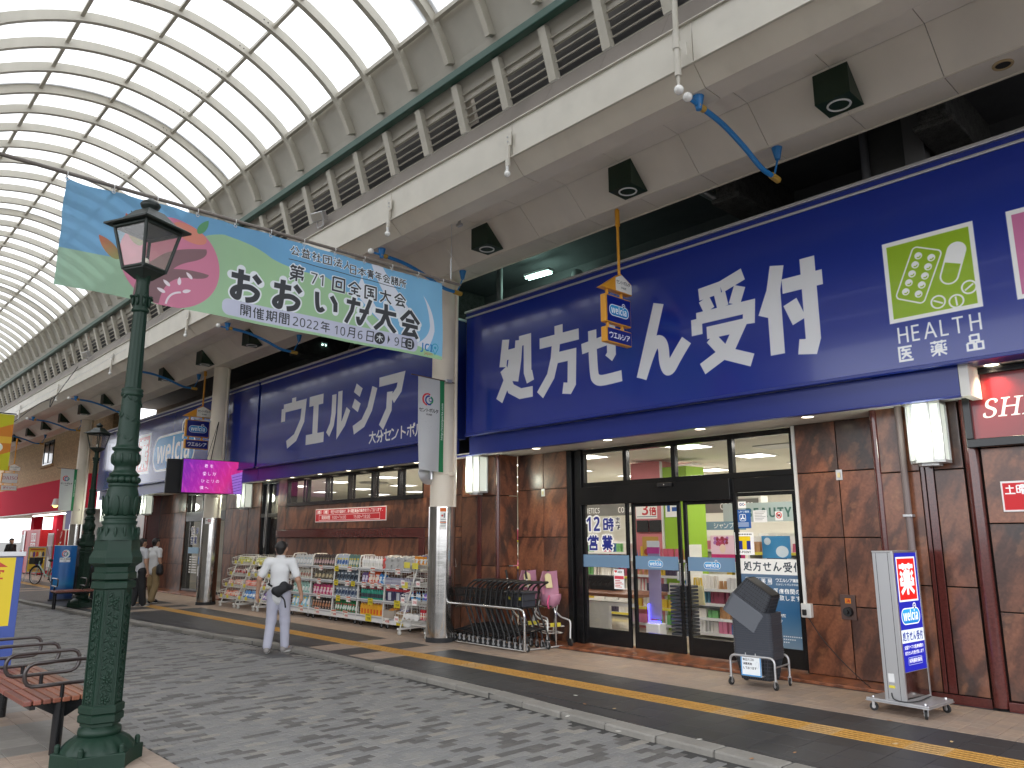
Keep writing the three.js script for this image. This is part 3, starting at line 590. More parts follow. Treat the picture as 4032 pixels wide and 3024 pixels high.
{ // right pier and wall
  gridPanels([-3.47, -3.04], [0.09, 1.17, 2.4, 3.43], FZ); gridPanels([-3.04, -2.99, -2.9], [0.09, 3.43], FZ + 0.004, M.polished);
  gridPanels([-2.9, -2.6], [0.09, 1.17, 2.4, 3.43], FZ); gridPanels([-2.44, -1.5, -0.6, 0.4], [0.09, 0.94, 1.82, 2.6, 3.43], FZ - 0.03);
  wpart(shop, 'corner_trim', [cyl(-3.49, 0.02, 3.13, FZ - 0.02, 0.045), box(-3.52, -3.46, 0.02, 3.13, RZ, FZ - 0.03)], M.polished);
  wpart(shop, 'half_round_trim', [cyl(-2.52, 0.02, 3.43, FZ - 0.02, 0.07, 0.07, 18)], M.polished); wpart(shop, 'plinth', [rbox(-2.45, 0.4, -0.01, 0.085, FZ - 0.05, FZ + 0.02, 0.006)], M.polished); wpart(shop, 'plinth', [rbox(-3.5, -2.6, -0.01, 0.085, FZ - 0.04, FZ - 0.005, 0.004)], M.polished);
  gridPanels([-4.72, -4.14, -3.52], [0.03, 0.86, 1.68, 2.49, 3.13], RZ); gridPanels([-9.93, -9.29, -8.74], [0.03, 0.87, 1.69, 2.5, 3.13], RZ);
  // left pier of the entrance with its side face
  gridPanels([-10.95, -10.52], [0.03, 1.2, 2.41, 3.13], FZ); gridPanels([-10.52, -10.4], [0.03, 3.13], FZ + 0.004, M.polished); gridPanels([-10.4, -10.02], [0.03, 1.2, 2.41, 3.13], FZ);
  for (const [a, b] of [[0.03, 1.2], [1.2, 2.41], [2.41, 3.13]]) { const g = wuv(bare(rbox(-9.975, -9.945, a + 0.006, b - 0.006, RZ, FZ - 0.03, 0.004))); wpart(shop, 'granite_panel', [g], granM[2], true); }
  wpart(shop, 'corner_trim', [cyl(-9.985, 0.02, 3.13, FZ - 0.02, 0.035)], M.polished);
  // wall with the ribbon window
  const vx = [-18.25, -17.8, -16.72, -15.77, -14.92, -14.01, -13.12, -12.24, -11.68, -10.96];
  gridPanels(vx, [1.88, 2.46], FZ); gridPanels([-18.25, -17.8], [2.46, 3.13], FZ); gridPanels([-12.14, -11.68, -10.96], [2.46, 3.13], FZ);
  gridPanels(vx.slice(0, 8), [0.03, 0.85, 1.68], FZ - 0.02); gridPanels([-12.06, -11.68, -10.96], [0.03, 0.85, 1.69, 1.88], FZ);
  wpart(shop, 'ledge_band', [rbox(-18.25, -12.06, 1.69, 1.875, FZ - 0.02, FZ + 0.015, 0.006), rbox(-12.25, -12.06, 0.03, 1.69, FZ - 0.02, FZ + 0.015, 0.006)], M.polished);
  gridPanels([-20.45, -19.95, -19.22], [0.03, 1.25, 2.48, 3.13], FZ); gridPanels([-19.95, -19.9], [0.03, 3.13], FZ + 0.004, M.polished);
  // entrance recess further along and the piers with lanterns
  gridPanels([-28.0, -26.9, -25.6], [0.03, 0.85, 1.68, 2.5, 3.13], RZ); gridPanels([-29.0, -28.0], [0.03, 1.25, 2.48, 3.13], FZ); gridPanels([-32.0, -31.1, -30.3, -29.0], [0.03, 1.25, 2.48, 3.13], FZ); gridPanels([-21.4, -20.9, -20.45], [0.03, 1.25, 2.48, 3.13], FZ);
  wpart(shop, 'corner_trim', [cyl(-28.0, 0.02, 3.13, FZ - 0.02, 0.06), box(-28.03, -27.96, 0.02, 3.13, RZ, FZ - 0.03)], M.polished);
  for (const g of [box(-18.26, -10.0, -0.01, 2.455, -9.35, FZ - 0.055), box(-12.14, -9.98, 2.455, 3.2, -9.35, FZ - 0.055), box(-20.5, -19.2, -0.01, 3.2, -9.35, FZ - 0.055), box(-18.26, -17.82, 2.455, 3.2, -9.35, FZ - 0.055),
    box(-3.5, 1, -0.01, 3.45, -9.7, FZ - 0.07), box(-4.74, -3.5, -0.01, 3.2, -9.8, RZ - 0.035), box(-9.96, -8.72, -0.01, 3.2, -9.8, RZ - 0.035), box(-32.2, -28.0, -0.01, 3.2, -9.7, FZ - 0.035), box(-28.05, -25.6, -0.01, 3.2, -9.8, RZ - 0.035), box(-21.5, -20.4, -0.01, 3.2, -9.35, FZ - 0.035)]) wpart(shop, 'wall_core', [g], M.joint);
  wpart(shop, 'entrance_step', [rbox(-9.96, -3.5, -0.01, 0.028, -9.9, FZ + 0.0, 0.008)], M.stepStone); wpart(shop, 'entrance_step', [rbox(-28.0, -21.4, -0.01, 0.035, -9.9, FZ + 0.05, 0.008)], M.stepStone);
  // soffit under the signs
  wpart(shop, 'soffit', [box(-10.95, -2.34, SOF, SOF + 0.02, -9.8, -8.63), box(-20.5, -10.95, SOF, SOF + 0.02, -9.3, -8.63), box(-32.2, -20.5, SOF, SOF + 0.02, -9.8, -8.63)], M.white); wpart(shop, 'soffit', [box(-2.33, 1, 3.44, 3.46, -9.1, -8.5)], M.white);
  wpart(shop, 'end_panel', [box(-2.425, -2.335, 3.1, 3.44, -9.12, -8.62)], M.white);
  // a white cable duct, socket, switches, fire hydrant outlet
  wpart(shop, 'cable_duct', [rbox(-4.712, -4.672, 0.86, 3.12, RZ + 0.001, RZ + 0.03, 0.004)], M.whiteMetal);
  const so = wpart(shop, 'socket_box', [rbox(-4.73, -4.6, 0.7, 0.87, RZ + 0.001, RZ + 0.07, 0.008)], M.whiteMetal); part(so, 'plug', [at(rbox(-0.025, 0.025, 0.73, 0.8, 0, 0.03, 0.008), -4.68 + 14, 0, RZ + 0.07 + 9.3)], M.blackMatt);
  for (const x of [-4.13, -9.29]) { const sw = wpart(shop, 'switch_plate', [rbox(x - 0.04, x + 0.04, 2.38, 2.51, RZ + 0.001, RZ + 0.012, 0.004)], M.silver); part(sw, 'switch', [at(rbox(-0.018, 0.018, 2.41, 2.47, 0, 0.012, 0.004), x + 14, 0, RZ + 0.012 + 9.3)], M.cream); }
  const hp = wpart(shop, 'hydrant_plate', [rbox(-4.245, -4.06, 0.71, 1.0, RZ + 0.001, RZ + 0.02, 0.004)], M.brown);
  part(hp, 'hydrant_label', [face(0.07, 0.06, -4.15 + 14, 0.93, RZ + 0.0225 + 9.3)], mat('#fff', 0.5, { map: ctex(64, 56, (g) => { g.fillStyle = '#e08a1a'; g.fillRect(0, 0, 64, 56); write(g, '消', 10, 6, 44, { color: '#b01010', w: 0.13 }); }) }), true);
  part(hp, 'hydrant_cap', [at(new THREE.CylinderGeometry(0.052, 0.056, 0.05, 20), -4.15 + 14, 0.805, RZ + 0.045 + 9.3, Math.PI / 2), at(new THREE.CylinderGeometry(0.022, 0.026, 0.04, 12), -4.15 + 14, 0.805, RZ + 0.085 + 9.3, Math.PI / 2)], M.blackMatt);
}
// drain pipe in front of the right pier
{ const p = thing('drain_pipe', 'dull mauve drain pipe running down beside the right lantern', 'pipe', [-3.18, 0, -8.98]); part(p, 'pipe', [cyl(0, 0, 3.13, 0, 0.037)], mat([0.2, 0.155, 0.155], 0.5, { map: T.streak })); part(p, 'bracket', [rbox(-0.05, 0.05, 1.9, 1.93, -0.06, 0.04, 0.006)], M.alu); }
{ // the loose cable from the socket along the granite
  solo('cable', 'thin dark cable hanging from the white socket towards the upright lightbox', 'cable', [tube([[0, 0, 0], [0.18, -0.24, 0.04], [0.42, -0.46, 0.1], [0.66, -0.62, 0.2], [0.86, -0.7, 0.34]], 0.006, 24, 5)], M.blackMatt, [-4.66, 0.72, RZ + 0.05]);
}
// downlights in the soffit
for (const [x, z, y] of [[-8.83, -8.87], [-7.31, -8.87], [-5.7, -8.88], [-4.21, -8.93], [-18.47, -8.84], [-17.19, -8.84], [-15.86, -8.84], [-14.62, -8.84], [-13.36, -8.84], [-12.12, -8.84], [-2.19, -8.9, 3.44], [-25.4, -8.89], [-23, -8.89]]) {
  const h = y ?? SOF, m = wpart(shop, 'downlight', [at(new THREE.TorusGeometry(0.075, 0.009, 6, 20), x, h - 0.002, z, Math.PI / 2)], M.whiteMetal);
  part(m, 'lamp_disc', [at(new THREE.CylinderGeometry(0.068, 0.068, 0.006, 20), x + 14, h - 0.004, z + 9.3)], M.downlight);
  const l = new THREE.SpotLight(col(1, 0.8, 0.55), 1.5, 0, R(62), 0.8); l.position.set(x, h - 0.02, z); l.target.position.set(x, 0, z - 0.1); l.shadow.radius = 3; l.castShadow = true; l.name = 'downlight_lamp'; scene.add(l, l.target);
}
// ---- glazing
function framed(root, name, xs, y0, y1, z, bar = 0.05, dep = 0.09, glassIn = true) { // a glazed row: outer frame, mullions, panes
  const f = wpart(root, name, [rbox(xs[0], xs.at(-1), y1 - bar, y1, z - dep, z, 0.004), rbox(xs[0], xs.at(-1), y0, y0 + bar, z - dep, z, 0.004), ...xs.map((x, i) => rbox(x - (i === 0 ? 0 : bar / 2), x + (i === xs.length - 1 ? 0 : bar / 2), y0 + bar, y1 - bar, z - dep, z - 0.004, 0.004))], M.blackMetal);
  if (glassIn) for (let i = 1; i < xs.length; i++) { const w = xs[i] - xs[i - 1] - 0.01, h = y1 - y0 - bar * 2 + 0.01; part(f, 'pane', [face(w, h, (xs[i] + xs[i - 1]) / 2 - root.position.x, (y0 + y1) / 2 - root.position.y, z - dep / 2 - root.position.z)], M.glass, true); }
  return f;
}
// sliding entrance: transom lights over a deep header, two doors between fixed sides
const doorZ = -9.53;
{
  const e = thing('sliding_entrance', 'black framed glass sliding doors under transom windows', 'entrance door', [-6.7, 0.03, doorZ]); e.position.y = 0;
  framed(e, 'transom_frame', [-8.42, -7.53, -6.62, -5.66, -4.74], 2.49, 3.11, doorZ, 0.075);
  wpart(e, 'side_post', [rbox(-8.72, -8.62, 0.03, 3.12, doorZ - 0.12, doorZ + 0.05, 0.004), rbox(-8.6, -8.52, 0.03, 3.12, doorZ - 0.2, doorZ + 0.0, 0.004), rbox(-8.5, -8.425, 0.03, 3.12, doorZ - 0.12, doorZ + 0.03, 0.004)], M.blackMetal);
  wpart(e, 'side_post', [rbox(-4.738, -4.7, 0.03, 3.12, doorZ - 0.1, doorZ + 0.02, 0.004)], M.blackMetal);
  wpart(e, 'door_header', [rbox(-8.42, -5.66, 2.2, 2.488, doorZ - 0.16, doorZ + 0.06, 0.006), rbox(-5.66, -4.74, 2.29, 2.488, doorZ - 0.16, doorZ + 0.0, 0.006)], M.blackMetal);
  const sen = wpart(e, 'door_sensor', [rbox(-6.85, -6.6, 2.42, 2.48, doorZ + 0.061, doorZ + 0.1, 0.01)], M.blackMatt); part(sen, 'lens', [ball(-6.72 + 6.7, 2.45, 0.105, 0.012, 8, 6)], M.chrome);
  const leaf = (nm, x0, x1, y1, z, b = 0.055) => { const f = wpart(e, nm, [rbox(x0, x0 + b, 0.05, y1, z - 0.04, z, 0.004), rbox(x1 - b, x1, 0.05, y1, z - 0.04, z, 0.004), rbox(x0 + b, x1 - b, 0.05, 0.29, z - 0.04, z - 0.002, 0.004), rbox(x0 + b, x1 - b, y1 - 0.05, y1, z - 0.04, z - 0.002, 0.004)], M.blackMetal); part(f, 'pane', [face(x1 - x0 - b * 2 + 0.01, y1 - 0.33, (x0 + x1) / 2 + 6.7, (y1 + 0.24) / 2, z - 0.02 - doorZ)], M.glass, true); return f; };
  const dl0 = leaf('fixed_side', -8.42, -7.49, 2.25, doorZ + 0.0), dl1 = leaf('sliding_door', -7.47, -6.575, 2.2, doorZ - 0.06), dl2 = leaf('sliding_door', -6.52, -5.65, 2.2, doorZ - 0.06), dl3 = leaf('fixed_side', -5.66, -4.742, 2.285, doorZ - 0.01);
  for (const [d, x] of [[dl1, -6.6], [dl2, -6.495]]) part(d, 'pull_handle', [rbox(x - 0.012 + 6.7, x + 0.012 + 6.7, 1.0, 1.32, -0.058, -0.03, 0.006)], M.chrome);
  const st = (d, nm, w, h, x, y, z, draw, px = 400, o = {}) => part(d, nm, [face(w, h, x + 6.7, y, z)], mat('#fff', 0.5, { map: ctex(Math.round(w * px), Math.round(h * px), draw), ...o }), true);
  const ko = { transparent: true, side: THREE.DoubleSide };
  const band = (g, w, h, lg) => { g.fillStyle = '#6f8fae'; g.fillRect(0, 0, w, h); if (lg) logo(g, w * lg, h * 0.2, h * 1.4, h * 0.62); };
  st(dl0, 'glass_band', 0.93, 0.192, -7.955, 1.318, 0.004, (g, w, h) => band(g, w, h, 0), 200); st(dl1, 'glass_band', 0.78, 0.195, -7.022, 1.308, -0.054, (g, w, h) => band(g, w, h, 0.3), 600); st(dl2, 'glass_band', 0.76, 0.195, -6.085, 1.308, -0.054, (g, w, h) => band(g, w, h, 0.34), 600);
  st(dl0, 'hours_sticker', 0.84, 0.62, -8.06, 1.77, -0.012, (g, w, h) => { g.clearRect(0, 0, w, h); const o = { color: '#1c2a86', outline: '#fff' }; write(g, '深', 2, h * 0.13, h * 0.17, { ...o, color: '#30303a', w: 0.12 }); write(g, '夜', 2, h * 0.32, h * 0.17, { ...o, color: '#30303a', w: 0.12 }); write(g, '12', w * 0.13, h * 0.02, h * 0.52, { ...o, sx: 0.86 }); write(g, '時', w * 0.57, h * 0.14, h * 0.35, { ...o, w: 0.15 }); write(g, 'ま', w * 0.86, h * 0.13, h * 0.17, { ...o, color: '#30303a', w: 0.12 }); write(g, 'で', w * 0.86, h * 0.32, h * 0.17, { ...o, color: '#30303a', w: 0.12 }); write(g, '営業', w * 0.17, h * 0.58, h * 0.38, { ...o, w: 0.15, step: 1.25 }); }, 500, { ...ko, alphaTest: 0.5, transparent: false });
  st(dl0, 'first_aid_sticker', 0.2, 0.3, -7.71, 1.05, -0.012, (g, w, h) => { g.fillStyle = '#fff'; g.fillRect(0, 0, w, h); g.fillStyle = '#d02a2a'; g.beginPath(); g.moveTo(w * 0.18, h * 0.18); g.arc(w * 0.12, h * 0.1, w * 0.07, 2.4, 0); g.arc(w * 0.25, h * 0.1, w * 0.07, 3.2, 0.8); g.lineTo(w * 0.18, h * 0.2); g.fill(); write(g, 'AED', w * 0.36, h * 0.06, h * 0.15, { color: '#222' }); g.fillStyle = '#d9485a'; g.fillRect(w * 0.05, h * 0.34, w * 0.9, h * 0.16); g.fillStyle = '#c33'; for (let i = 0; i < 5; i++) g.fillRect(w * 0.1, h * (0.56 + i * 0.08), w * (0.5 + 0.3 * ((i * 7) % 3) / 2), h * 0.03); }, 400);
  st(dl3, 'ventilation_sticker', 0.24, 0.25, -5.53, 1.93, -0.022, (g, w, h) => { g.fillStyle = '#1d5ca8'; g.fillRect(0, 0, w, h); write(g, 'しっかり換気', w * 0.05, h * 0.05, w * 0.14, { w: 0.12 }); g.strokeStyle = '#fff'; g.lineWidth = 4; rr(g, w * 0.32, h * 0.26, w * 0.36, w * 0.36, 8); g.stroke(); g.fillStyle = '#fff'; for (let i = 0; i < 3; i++) { const a = i * 2.1 - 1.57; g.beginPath(); g.ellipse(w * 0.5 + Math.cos(a) * w * 0.08, h * 0.44 + Math.sin(a) * w * 0.08, w * 0.08, w * 0.045, a, 0, 7); g.fill(); } for (let i = 0; i < 4; i++) g.fillRect(w * 0.14, h * (0.7 + i * 0.06), w * 0.72, h * 0.022); }, 500);
  st(dl3, 'points_sticker', 0.29, 0.3, -5.53, 1.6, -0.022, (g, w, h) => { g.fillStyle = '#fff'; g.fillRect(0, 0, w, h); g.fillStyle = '#2a2a2a'; for (let i = 0; i < 10; i++) g.fillRect(w * (0.07 + i * 0.086), h * 0.06, w * 0.05, h * 0.06); g.fillStyle = '#1a2b90'; g.fillRect(w * 0.2, h * 0.18, w * 0.62, h * 0.58); g.fillStyle = '#f2d313'; g.fillRect(w * 0.2, h * 0.18, w * 0.62, h * 0.2); g.fillRect(w * 0.4, h * 0.18, w * 0.22, h * 0.58); write(g, 'T-POINT', w * 0.22, h * 0.8, h * 0.14, { color: '#333' }); }, 400);
  st(dl3, 'card_sticker', 0.12, 0.09, -5.53, 2.12, -0.022, (g, w, h) => { g.fillStyle = '#fff'; g.fillRect(0, 0, w, h); write(g, 'OC', w * 0.16, h * 0.12, h * 0.6, { color: '#203a80' }); g.fillStyle = '#d33'; g.fillRect(w * 0.78, h * 0.4, w * 0.14, h * 0.1); }, 400);
  st(dl3, 'notice_sticker', 0.2, 0.16, -5.27, 1.96, -0.022, (g, w, h) => { g.fillStyle = '#f4f4f2'; g.fillRect(0, 0, w, h); g.fillStyle = '#999'; for (let i = 0; i < 6; i++) g.fillRect(w * 0.1, h * (0.12 + i * 0.13), w * (0.8 - (i % 3) * 0.12), h * 0.04); }, 300);
  st(dl3, 'no_camera_sticker', 0.11, 0.12, -5.0, 1.96, -0.022, (g, w, h) => { g.fillStyle = '#f4f4f2'; g.fillRect(0, 0, w, h); g.fillStyle = '#333'; g.fillRect(w * 0.3, h * 0.32, w * 0.4, h * 0.24); g.strokeStyle = '#d22'; g.lineWidth = w * 0.09; g.beginPath(); g.arc(w * 0.5, h * 0.42, w * 0.34, 0, 7); g.moveTo(w * 0.26, h * 0.2); g.lineTo(w * 0.74, h * 0.66); g.stroke(); }, 500);
  st(dl3, 'prescription_film', 0.9, 1.115, -5.2, 0.845, -0.022, (g, w, h) => {
    const gd = g.createLinearGradient(0, h * 0.19, 0, h); gd.addColorStop(0, '#56708d'); gd.addColorStop(0.5, '#2f6b9c'); gd.addColorStop(1, '#7d95aa'); g.fillStyle = gd; g.fillRect(0, 0, w, h); g.fillStyle = '#f3f3f0'; g.fillRect(0, 0, w, h * 0.18);
    write(g, '処方せん受付', w * 0.09, h * 0.03, h * 0.115, { color: '#39444f', w: 0.13, step: 1.12 });
    g.strokeStyle = '#fff'; g.lineWidth = 3; rr(g, w * 0.12, h * 0.22, w * 0.42, h * 0.075, 8); g.stroke(); write(g, '調剤薬局', w * 0.16, h * 0.228, h * 0.06, { w: 0.11, step: 1.4 });
    write(g, 'ウエルシア薬局', w * 0.6, h * 0.22, h * 0.042, { w: 0.13, step: 1.0 }); write(g, '大分セントポルタ中央町店', w * 0.6, h * 0.275, h * 0.026, { w: 0.1, step: 1.06 });
    write(g, '全国すべての医療機関の', w * 0.06, h * 0.335, h * 0.06, { w: 0.12, step: 1.12 }); write(g, '処方せんを受付致します', w * 0.06, h * 0.41, h * 0.06, { w: 0.12, step: 1.12 });
    write(g, '病院', w * 0.62, h * 0.62, h * 0.04, { w: 0.12 }); write(g, 'ク', w * 0.62, h * 0.68, h * 0.04, { w: 0.12 });
    g.fillStyle = '#e8eef4'; for (let i = 0; i < 4; i++) for (let k = 0; k < 26 - i * 3; k++) g.fillRect(w * (0.12 + k * 0.032), h * (0.86 + i * 0.032), w * 0.02, h * 0.013);
  }, 700);
  // yellow cotton bag, counter and other things stand inside (below)
}
// ribbon window
{ const w = thing('ribbon_window', 'long low window of six panes in a black frame above the display racks', 'window', [-15, 2.8, FZ]); framed(w, 'window_frame', [-17.8, -16.8, -15.9, -14.92, -13.98, -13.0, -12.15], 2.46, 3.12, FZ - 0.0, 0.07, 0.1);
  for (const x of [-17.0, -15.72, -14.75, -13.82, -12.85]) wpart(w, 'sash_bar', [rbox(x - 0.03, x + 0.03, 2.53, 3.05, FZ - 0.07, FZ - 0.035, 0.003)], M.blackMetal); wpart(w, 'sill', [rbox(-17.8, -12.15, 2.44, 2.462, FZ - 0.02, FZ + 0.03, 0.003)], M.blackMetal); }
// narrow dark door beside the window
{ const d = thing('dark_side_door', 'narrow black framed glass door left of the ribbon window', 'door', [-18.73, 0, FZ]); framed(d, 'door_frame', [-19.2, -18.85, -18.27], 0.03, 3.12, FZ - 0.02, 0.06, 0.1); wpart(d, 'door_bar', [rbox(-19.2, -18.27, 2.2, 2.3, FZ - 0.11, FZ - 0.005, 0.004)], M.blackMetal);
  wpart(d, 'backing', [box(-19.2, -18.27, 0.03, 3.1, FZ - 0.3, FZ - 0.25)], M.dark); wpart(d, 'cord', [tube([[-18.8, 3.05, FZ + 0.03], [-18.82, 2.2, FZ + 0.05], [-18.84, 1.6, FZ + 0.05], [-18.78, 1.45, FZ + 0.05], [-18.76, 1.9, FZ + 0.05], [-18.77, 3.05, FZ + 0.03]], 0.005, 40, 5)], M.alu); }
// second entrance further along the street
{ const z = RZ - 0.02, d = thing('far_entrance', 'black framed glass entrance behind the second pillar with opening hours on the glass', 'entrance door', [-23.5, 0, z]);
  const f = framed(d, 'door_frame', [-25.58, -25.2, -24.3, -23.4, -22.4, -21.42], 0.05, 3.1, z, 0.07, 0.12); wpart(d, 'door_header', [rbox(-25.5, -21.42, 2.2, 2.5, z - 0.13, z + 0.04, 0.006)], M.blackMetal);
  const st2 = (nm, w, h, x, y, draw, px = 200) => part(f, nm, [face(w, h, x + 23.5, y, 0.006)], mat('#fff', 0.5, { map: ctex(w * px, h * px, draw), alphaTest: 0.5 }), true);
  st2('hours_sticker', 0.9, 0.62, -24.7, 1.78, (g, w, h) => { write(g, '12', w * 0.1, h * 0.02, h * 0.52, { color: '#1c2a66', outline: '#fff', sx: 0.86 }); write(g, '時', w * 0.56, h * 0.14, h * 0.34, { color: '#1c2a66', outline: '#fff', w: 0.15 }); write(g, '営業', w * 0.12, h * 0.58, h * 0.38, { color: '#1c2a66', outline: '#fff', w: 0.15, step: 1.2 }); });
  st2('glass_band', 0.85, 0.19, -24.75, 1.3, (g, w, h) => { g.fillStyle = '#8fb0cc'; g.fillRect(0, 0, w, h); });
  st2('hours_list', 0.8, 0.6, -24.7, 0.85, (g, w, h) => { g.fillStyle = '#e8e8e8'; for (let i = 0; i < 7; i++) { g.fillRect(w * 0.1, h * (0.05 + i * 0.13), w * 0.2, h * 0.07); g.fillRect(w * 0.38, h * (0.05 + i * 0.13), w * 0.5, h * 0.07); } });
  st2('window_poster', 0.8, 0.22, -23.9, 1.0, (g, w, h) => { g.fillStyle = '#2277c4'; g.fillRect(0, 0, w, h); logo(g, w * 0.2, h * 0.1, w * 0.6, h * 0.8); });
  st2('window_poster', 0.8, 0.3, -23.9, 0.68, (g, w, h) => { g.fillStyle = '#e6e8ea'; g.fillRect(0, 0, w, h); write(g, '処方せん受付', w * 0.08, h * 0.3, h * 0.36, { color: '#233a7a', sx: 0.9 }); });
}
// ---- inside the shop, seen through the glass
{
  const room = thing('shop_interior', 'bright shop interior with white ceiling and glossy cream floor behind the doors', 'shop interior', [-14, 0, -13]);
  wpart(room, 'floor', [box(-30, -2.5, -0.02, 0.024, -19, -9.62)], M.shopFloor); wpart(room, 'ceiling', [box(-30, -2.5, 3.14, 3.2, -19, -9.36)], mat([0.8, 0.79, 0.73], 0.9));
  wpart(room, 'back_wall', [box(-30, -2.5, 0, 3.2, -19.1, -19)], M.whiteWall); wpart(room, 'side_wall', [box(-2.6, -2.5, 0, 3.2, -19, -9.7)], M.whiteWall); wpart(room, 'side_wall', [box(-30.1, -30, 0, 3.2, -19, -9.7)], M.whiteWall);
  wpart(room, 'inner_wall', [box(-18.2, -12.2, 0, 2.45, -9.5, -9.36)], M.whiteWall);
  const lightAt = (x, z, lit) => {
    const f = wpart(room, 'ceiling_light', [rbox(x - 0.3, x + 0.3, 3.115, 3.139, z - 0.3, z + 0.3, 0.004)], M.whiteMetal); part(f, 'diffuser', [at(new THREE.PlaneGeometry(0.54, 0.54), x + 14, 3.113, z + 13, Math.PI / 2)], M.ceilingLight, true);
    if (lit) { const l = new THREE.RectAreaLight(col(1, 0.95, 0.86), lit, 0.54, 0.54); l.position.set(x, 3.1, z); l.lookAt(x, 0, z); l.name = 'ceiling_light_lamp'; scene.add(l); }
  };
  for (let i = 0; i < 9; i++) for (let k = 0; k < 4; k++) lightAt(-4.8 - i * 2.17, -10.5 - k * 2.08, i < 5 ? 7 : i === 7 && k < 2 ? 7 : k === 0 ? 7 : 0);
  wpart(room, 'ceiling_vent', [rbox(-6.3, -5.6, 3.12, 3.139, -11.9, -11.3, 0.01)], M.alu); wpart(room, 'ceiling_vent', [rbox(-9.2, -8.6, 3.12, 3.139, -13.4, -13.0, 0.01)], M.alu); wpart(room, 'ceiling_vent', [at(new THREE.CylinderGeometry(0.35, 0.4, 0.025, 24), -17.5, 3.125, -11.4)], M.alu);
  // pillar painted pink on one face and green on the other
  wpart(room, 'pink_pillar', [box(-9.33, -8.62, 0.02, 3.1, -12.6, -12.0)], mat([0.62, 0.2, 0.22], 0.6)); wpart(room, 'green_pillar', [box(-8.6, -8.06, 0.02, 2.98, -12.6, -12.02)], mat([0.3, 0.52, 0.03], 0.55)); wpart(room, 'white_corner', [box(-8.63, -8.59, 0.02, 3.1, -12.02, -11.985)], M.whiteMetal);
  wpart(room, 'pillar_poster', [face(0.5, 0.34, -8.98, 2.2, -11.995)], mat('#fff', 0.6, { map: ctex(200, 136, (g, w, h) => { g.fillStyle = '#f6f4f0'; g.fillRect(0, 0, w, h); write(g, '3', w * 0.28, 0, h * 0.9, { color: '#c8202a' }); write(g, '倍', w * 0.64, h * 0.36, h * 0.46, { color: '#c8202a', w: 0.16 }); g.fillStyle = '#4a7078'; g.fillRect(8, h - 18, w - 16, 5); }) }), true);
  wpart(room, 'pillar_poster', [face(0.3, 0.3, -8.4, 2.2, -12.01)], mat('#fff', 0.6, { map: ctex(120, 120, (g, w, h) => { g.fillStyle = '#f6f4f0'; g.fillRect(0, 0, w, h); g.fillStyle = '#2a5aa8'; g.fillRect(16, 20, 26, 60); g.fillRect(58, 20, 46, 16); g.fillRect(58, 48, 46, 30); }) }), true);
  wpart(room, 'small_monitor', [rbox(-9.2, -8.93, 1.78, 2.0, -11.99, -11.96, 0.004), rbox(-8.9, -8.64, 1.78, 2.0, -11.99, -11.96, 0.004)], M.blackMatt);
  // curved grey fascia with white letters
  const cos = (x, w, z) => wpart(room, 'counter_sign', [face(w, 0.3, x, 2.32, z)], mat('#fff', 0.6, { map: ctex(w * 220, 66, (g, W, h) => { g.fillStyle = '#6f6f6c'; g.fillRect(0, 0, W, h); g.fillStyle = '#c9c9c4'; g.fillRect(0, 0, W, 7); for (let q = 0; q < 2; q++) write(g, 'COSMETICS', W * (0.12 + q * 0.5), h * 0.26, h * 0.58, { color: '#fff', latin: '', sx: 0.8 }); }) }), true);
  cos(-11.6, 2.6, -14.0); cos(-8.9, 2.3, -14.02); wpart(room, 'counter_sign_back', [box(-13, -7.7, 2.17, 2.48, -14.3, -14.03)], M.whiteWall);
  wpart(room, 'aisle_sign', [face(1.6, 0.16, -8.5, 1.9, -13.4)], mat('#fff', 0.6, { map: ctex(320, 32, (g, w, h) => { g.fillStyle = '#6f93ad'; g.fillRect(0, 0, w, h); write(g, 'シャンプー', w * 0.56, h * 0.16, h * 0.66, { w: 0.11 }); }) }), true);
  wpart(room, 'aisle_sign', [face(1.6, 0.36, -7.5, 2.15, -13.6)], mat('#fff', 0.6, { map: ctex(320, 72, (g, w, h) => { g.fillStyle = '#a9b8bb'; g.fillRect(0, 0, w, h); write(g, 'BEAUTY', w * 0.3, h * 0.16, h * 0.7, { color: '#35605c' }); }) }), true);
  // shelving with goods, too far in to tell the goods apart
  const gs = rng(300), gc = ['#d8d4cc', '#c25a72', '#e9e4da', '#3f6fa6', '#d6b53a', '#8a3d52', '#6fae6a', '#eae8e4', '#b98a5a', '#4a3f57', '#d97f9d', '#5f94a8'].map((c) => mat(c, 0.5));
  function gondola(x0, x1, z, h, n, right) {
    wpart(room, 'shelf_unit', [box(x0, x1, 0.03, h, z - 0.42, z - 0.38), ...Array.from({ length: n }, (_, k) => box(x0, x1, 0.12 + k * (h - 0.1) / n - 0.02, 0.12 + k * (h - 0.1) / n, z - 0.38, z)), box(x0 - 0.03, x0, 0.03, h, z - 0.4, z), box(x1, x1 + 0.03, 0.03, h, z - 0.4, z)], M.whiteMetal);
    const by = gc.map(() => []);
    for (let k = 0; k < n; k++) for (let x = x0 + 0.03; x < x1 - 0.08;) { const y = 0.12 + k * (h - 0.1) / n, run = 2 + Math.floor(gs() * 4), w = 0.05 + gs() * 0.06, hh = (h / n) * (0.45 + gs() * 0.35), c = Math.floor(gs() * gc.length); for (let q = 0; q < run && x < x1 - 0.08; q++) { (gs() < 0.5 ? by[c].push(box(x, x + w, y, y + hh, z - 0.16, z - 0.03)) : by[c].push(cyl(x + w / 2, y, y + hh, z - 0.08, w / 2, w / 2.6, 8))); x += w + 0.008; } }
    by.forEach((g, i) => { if (g.length) stuff(wpart(room, 'shelf_goods', g, gc[i])); });
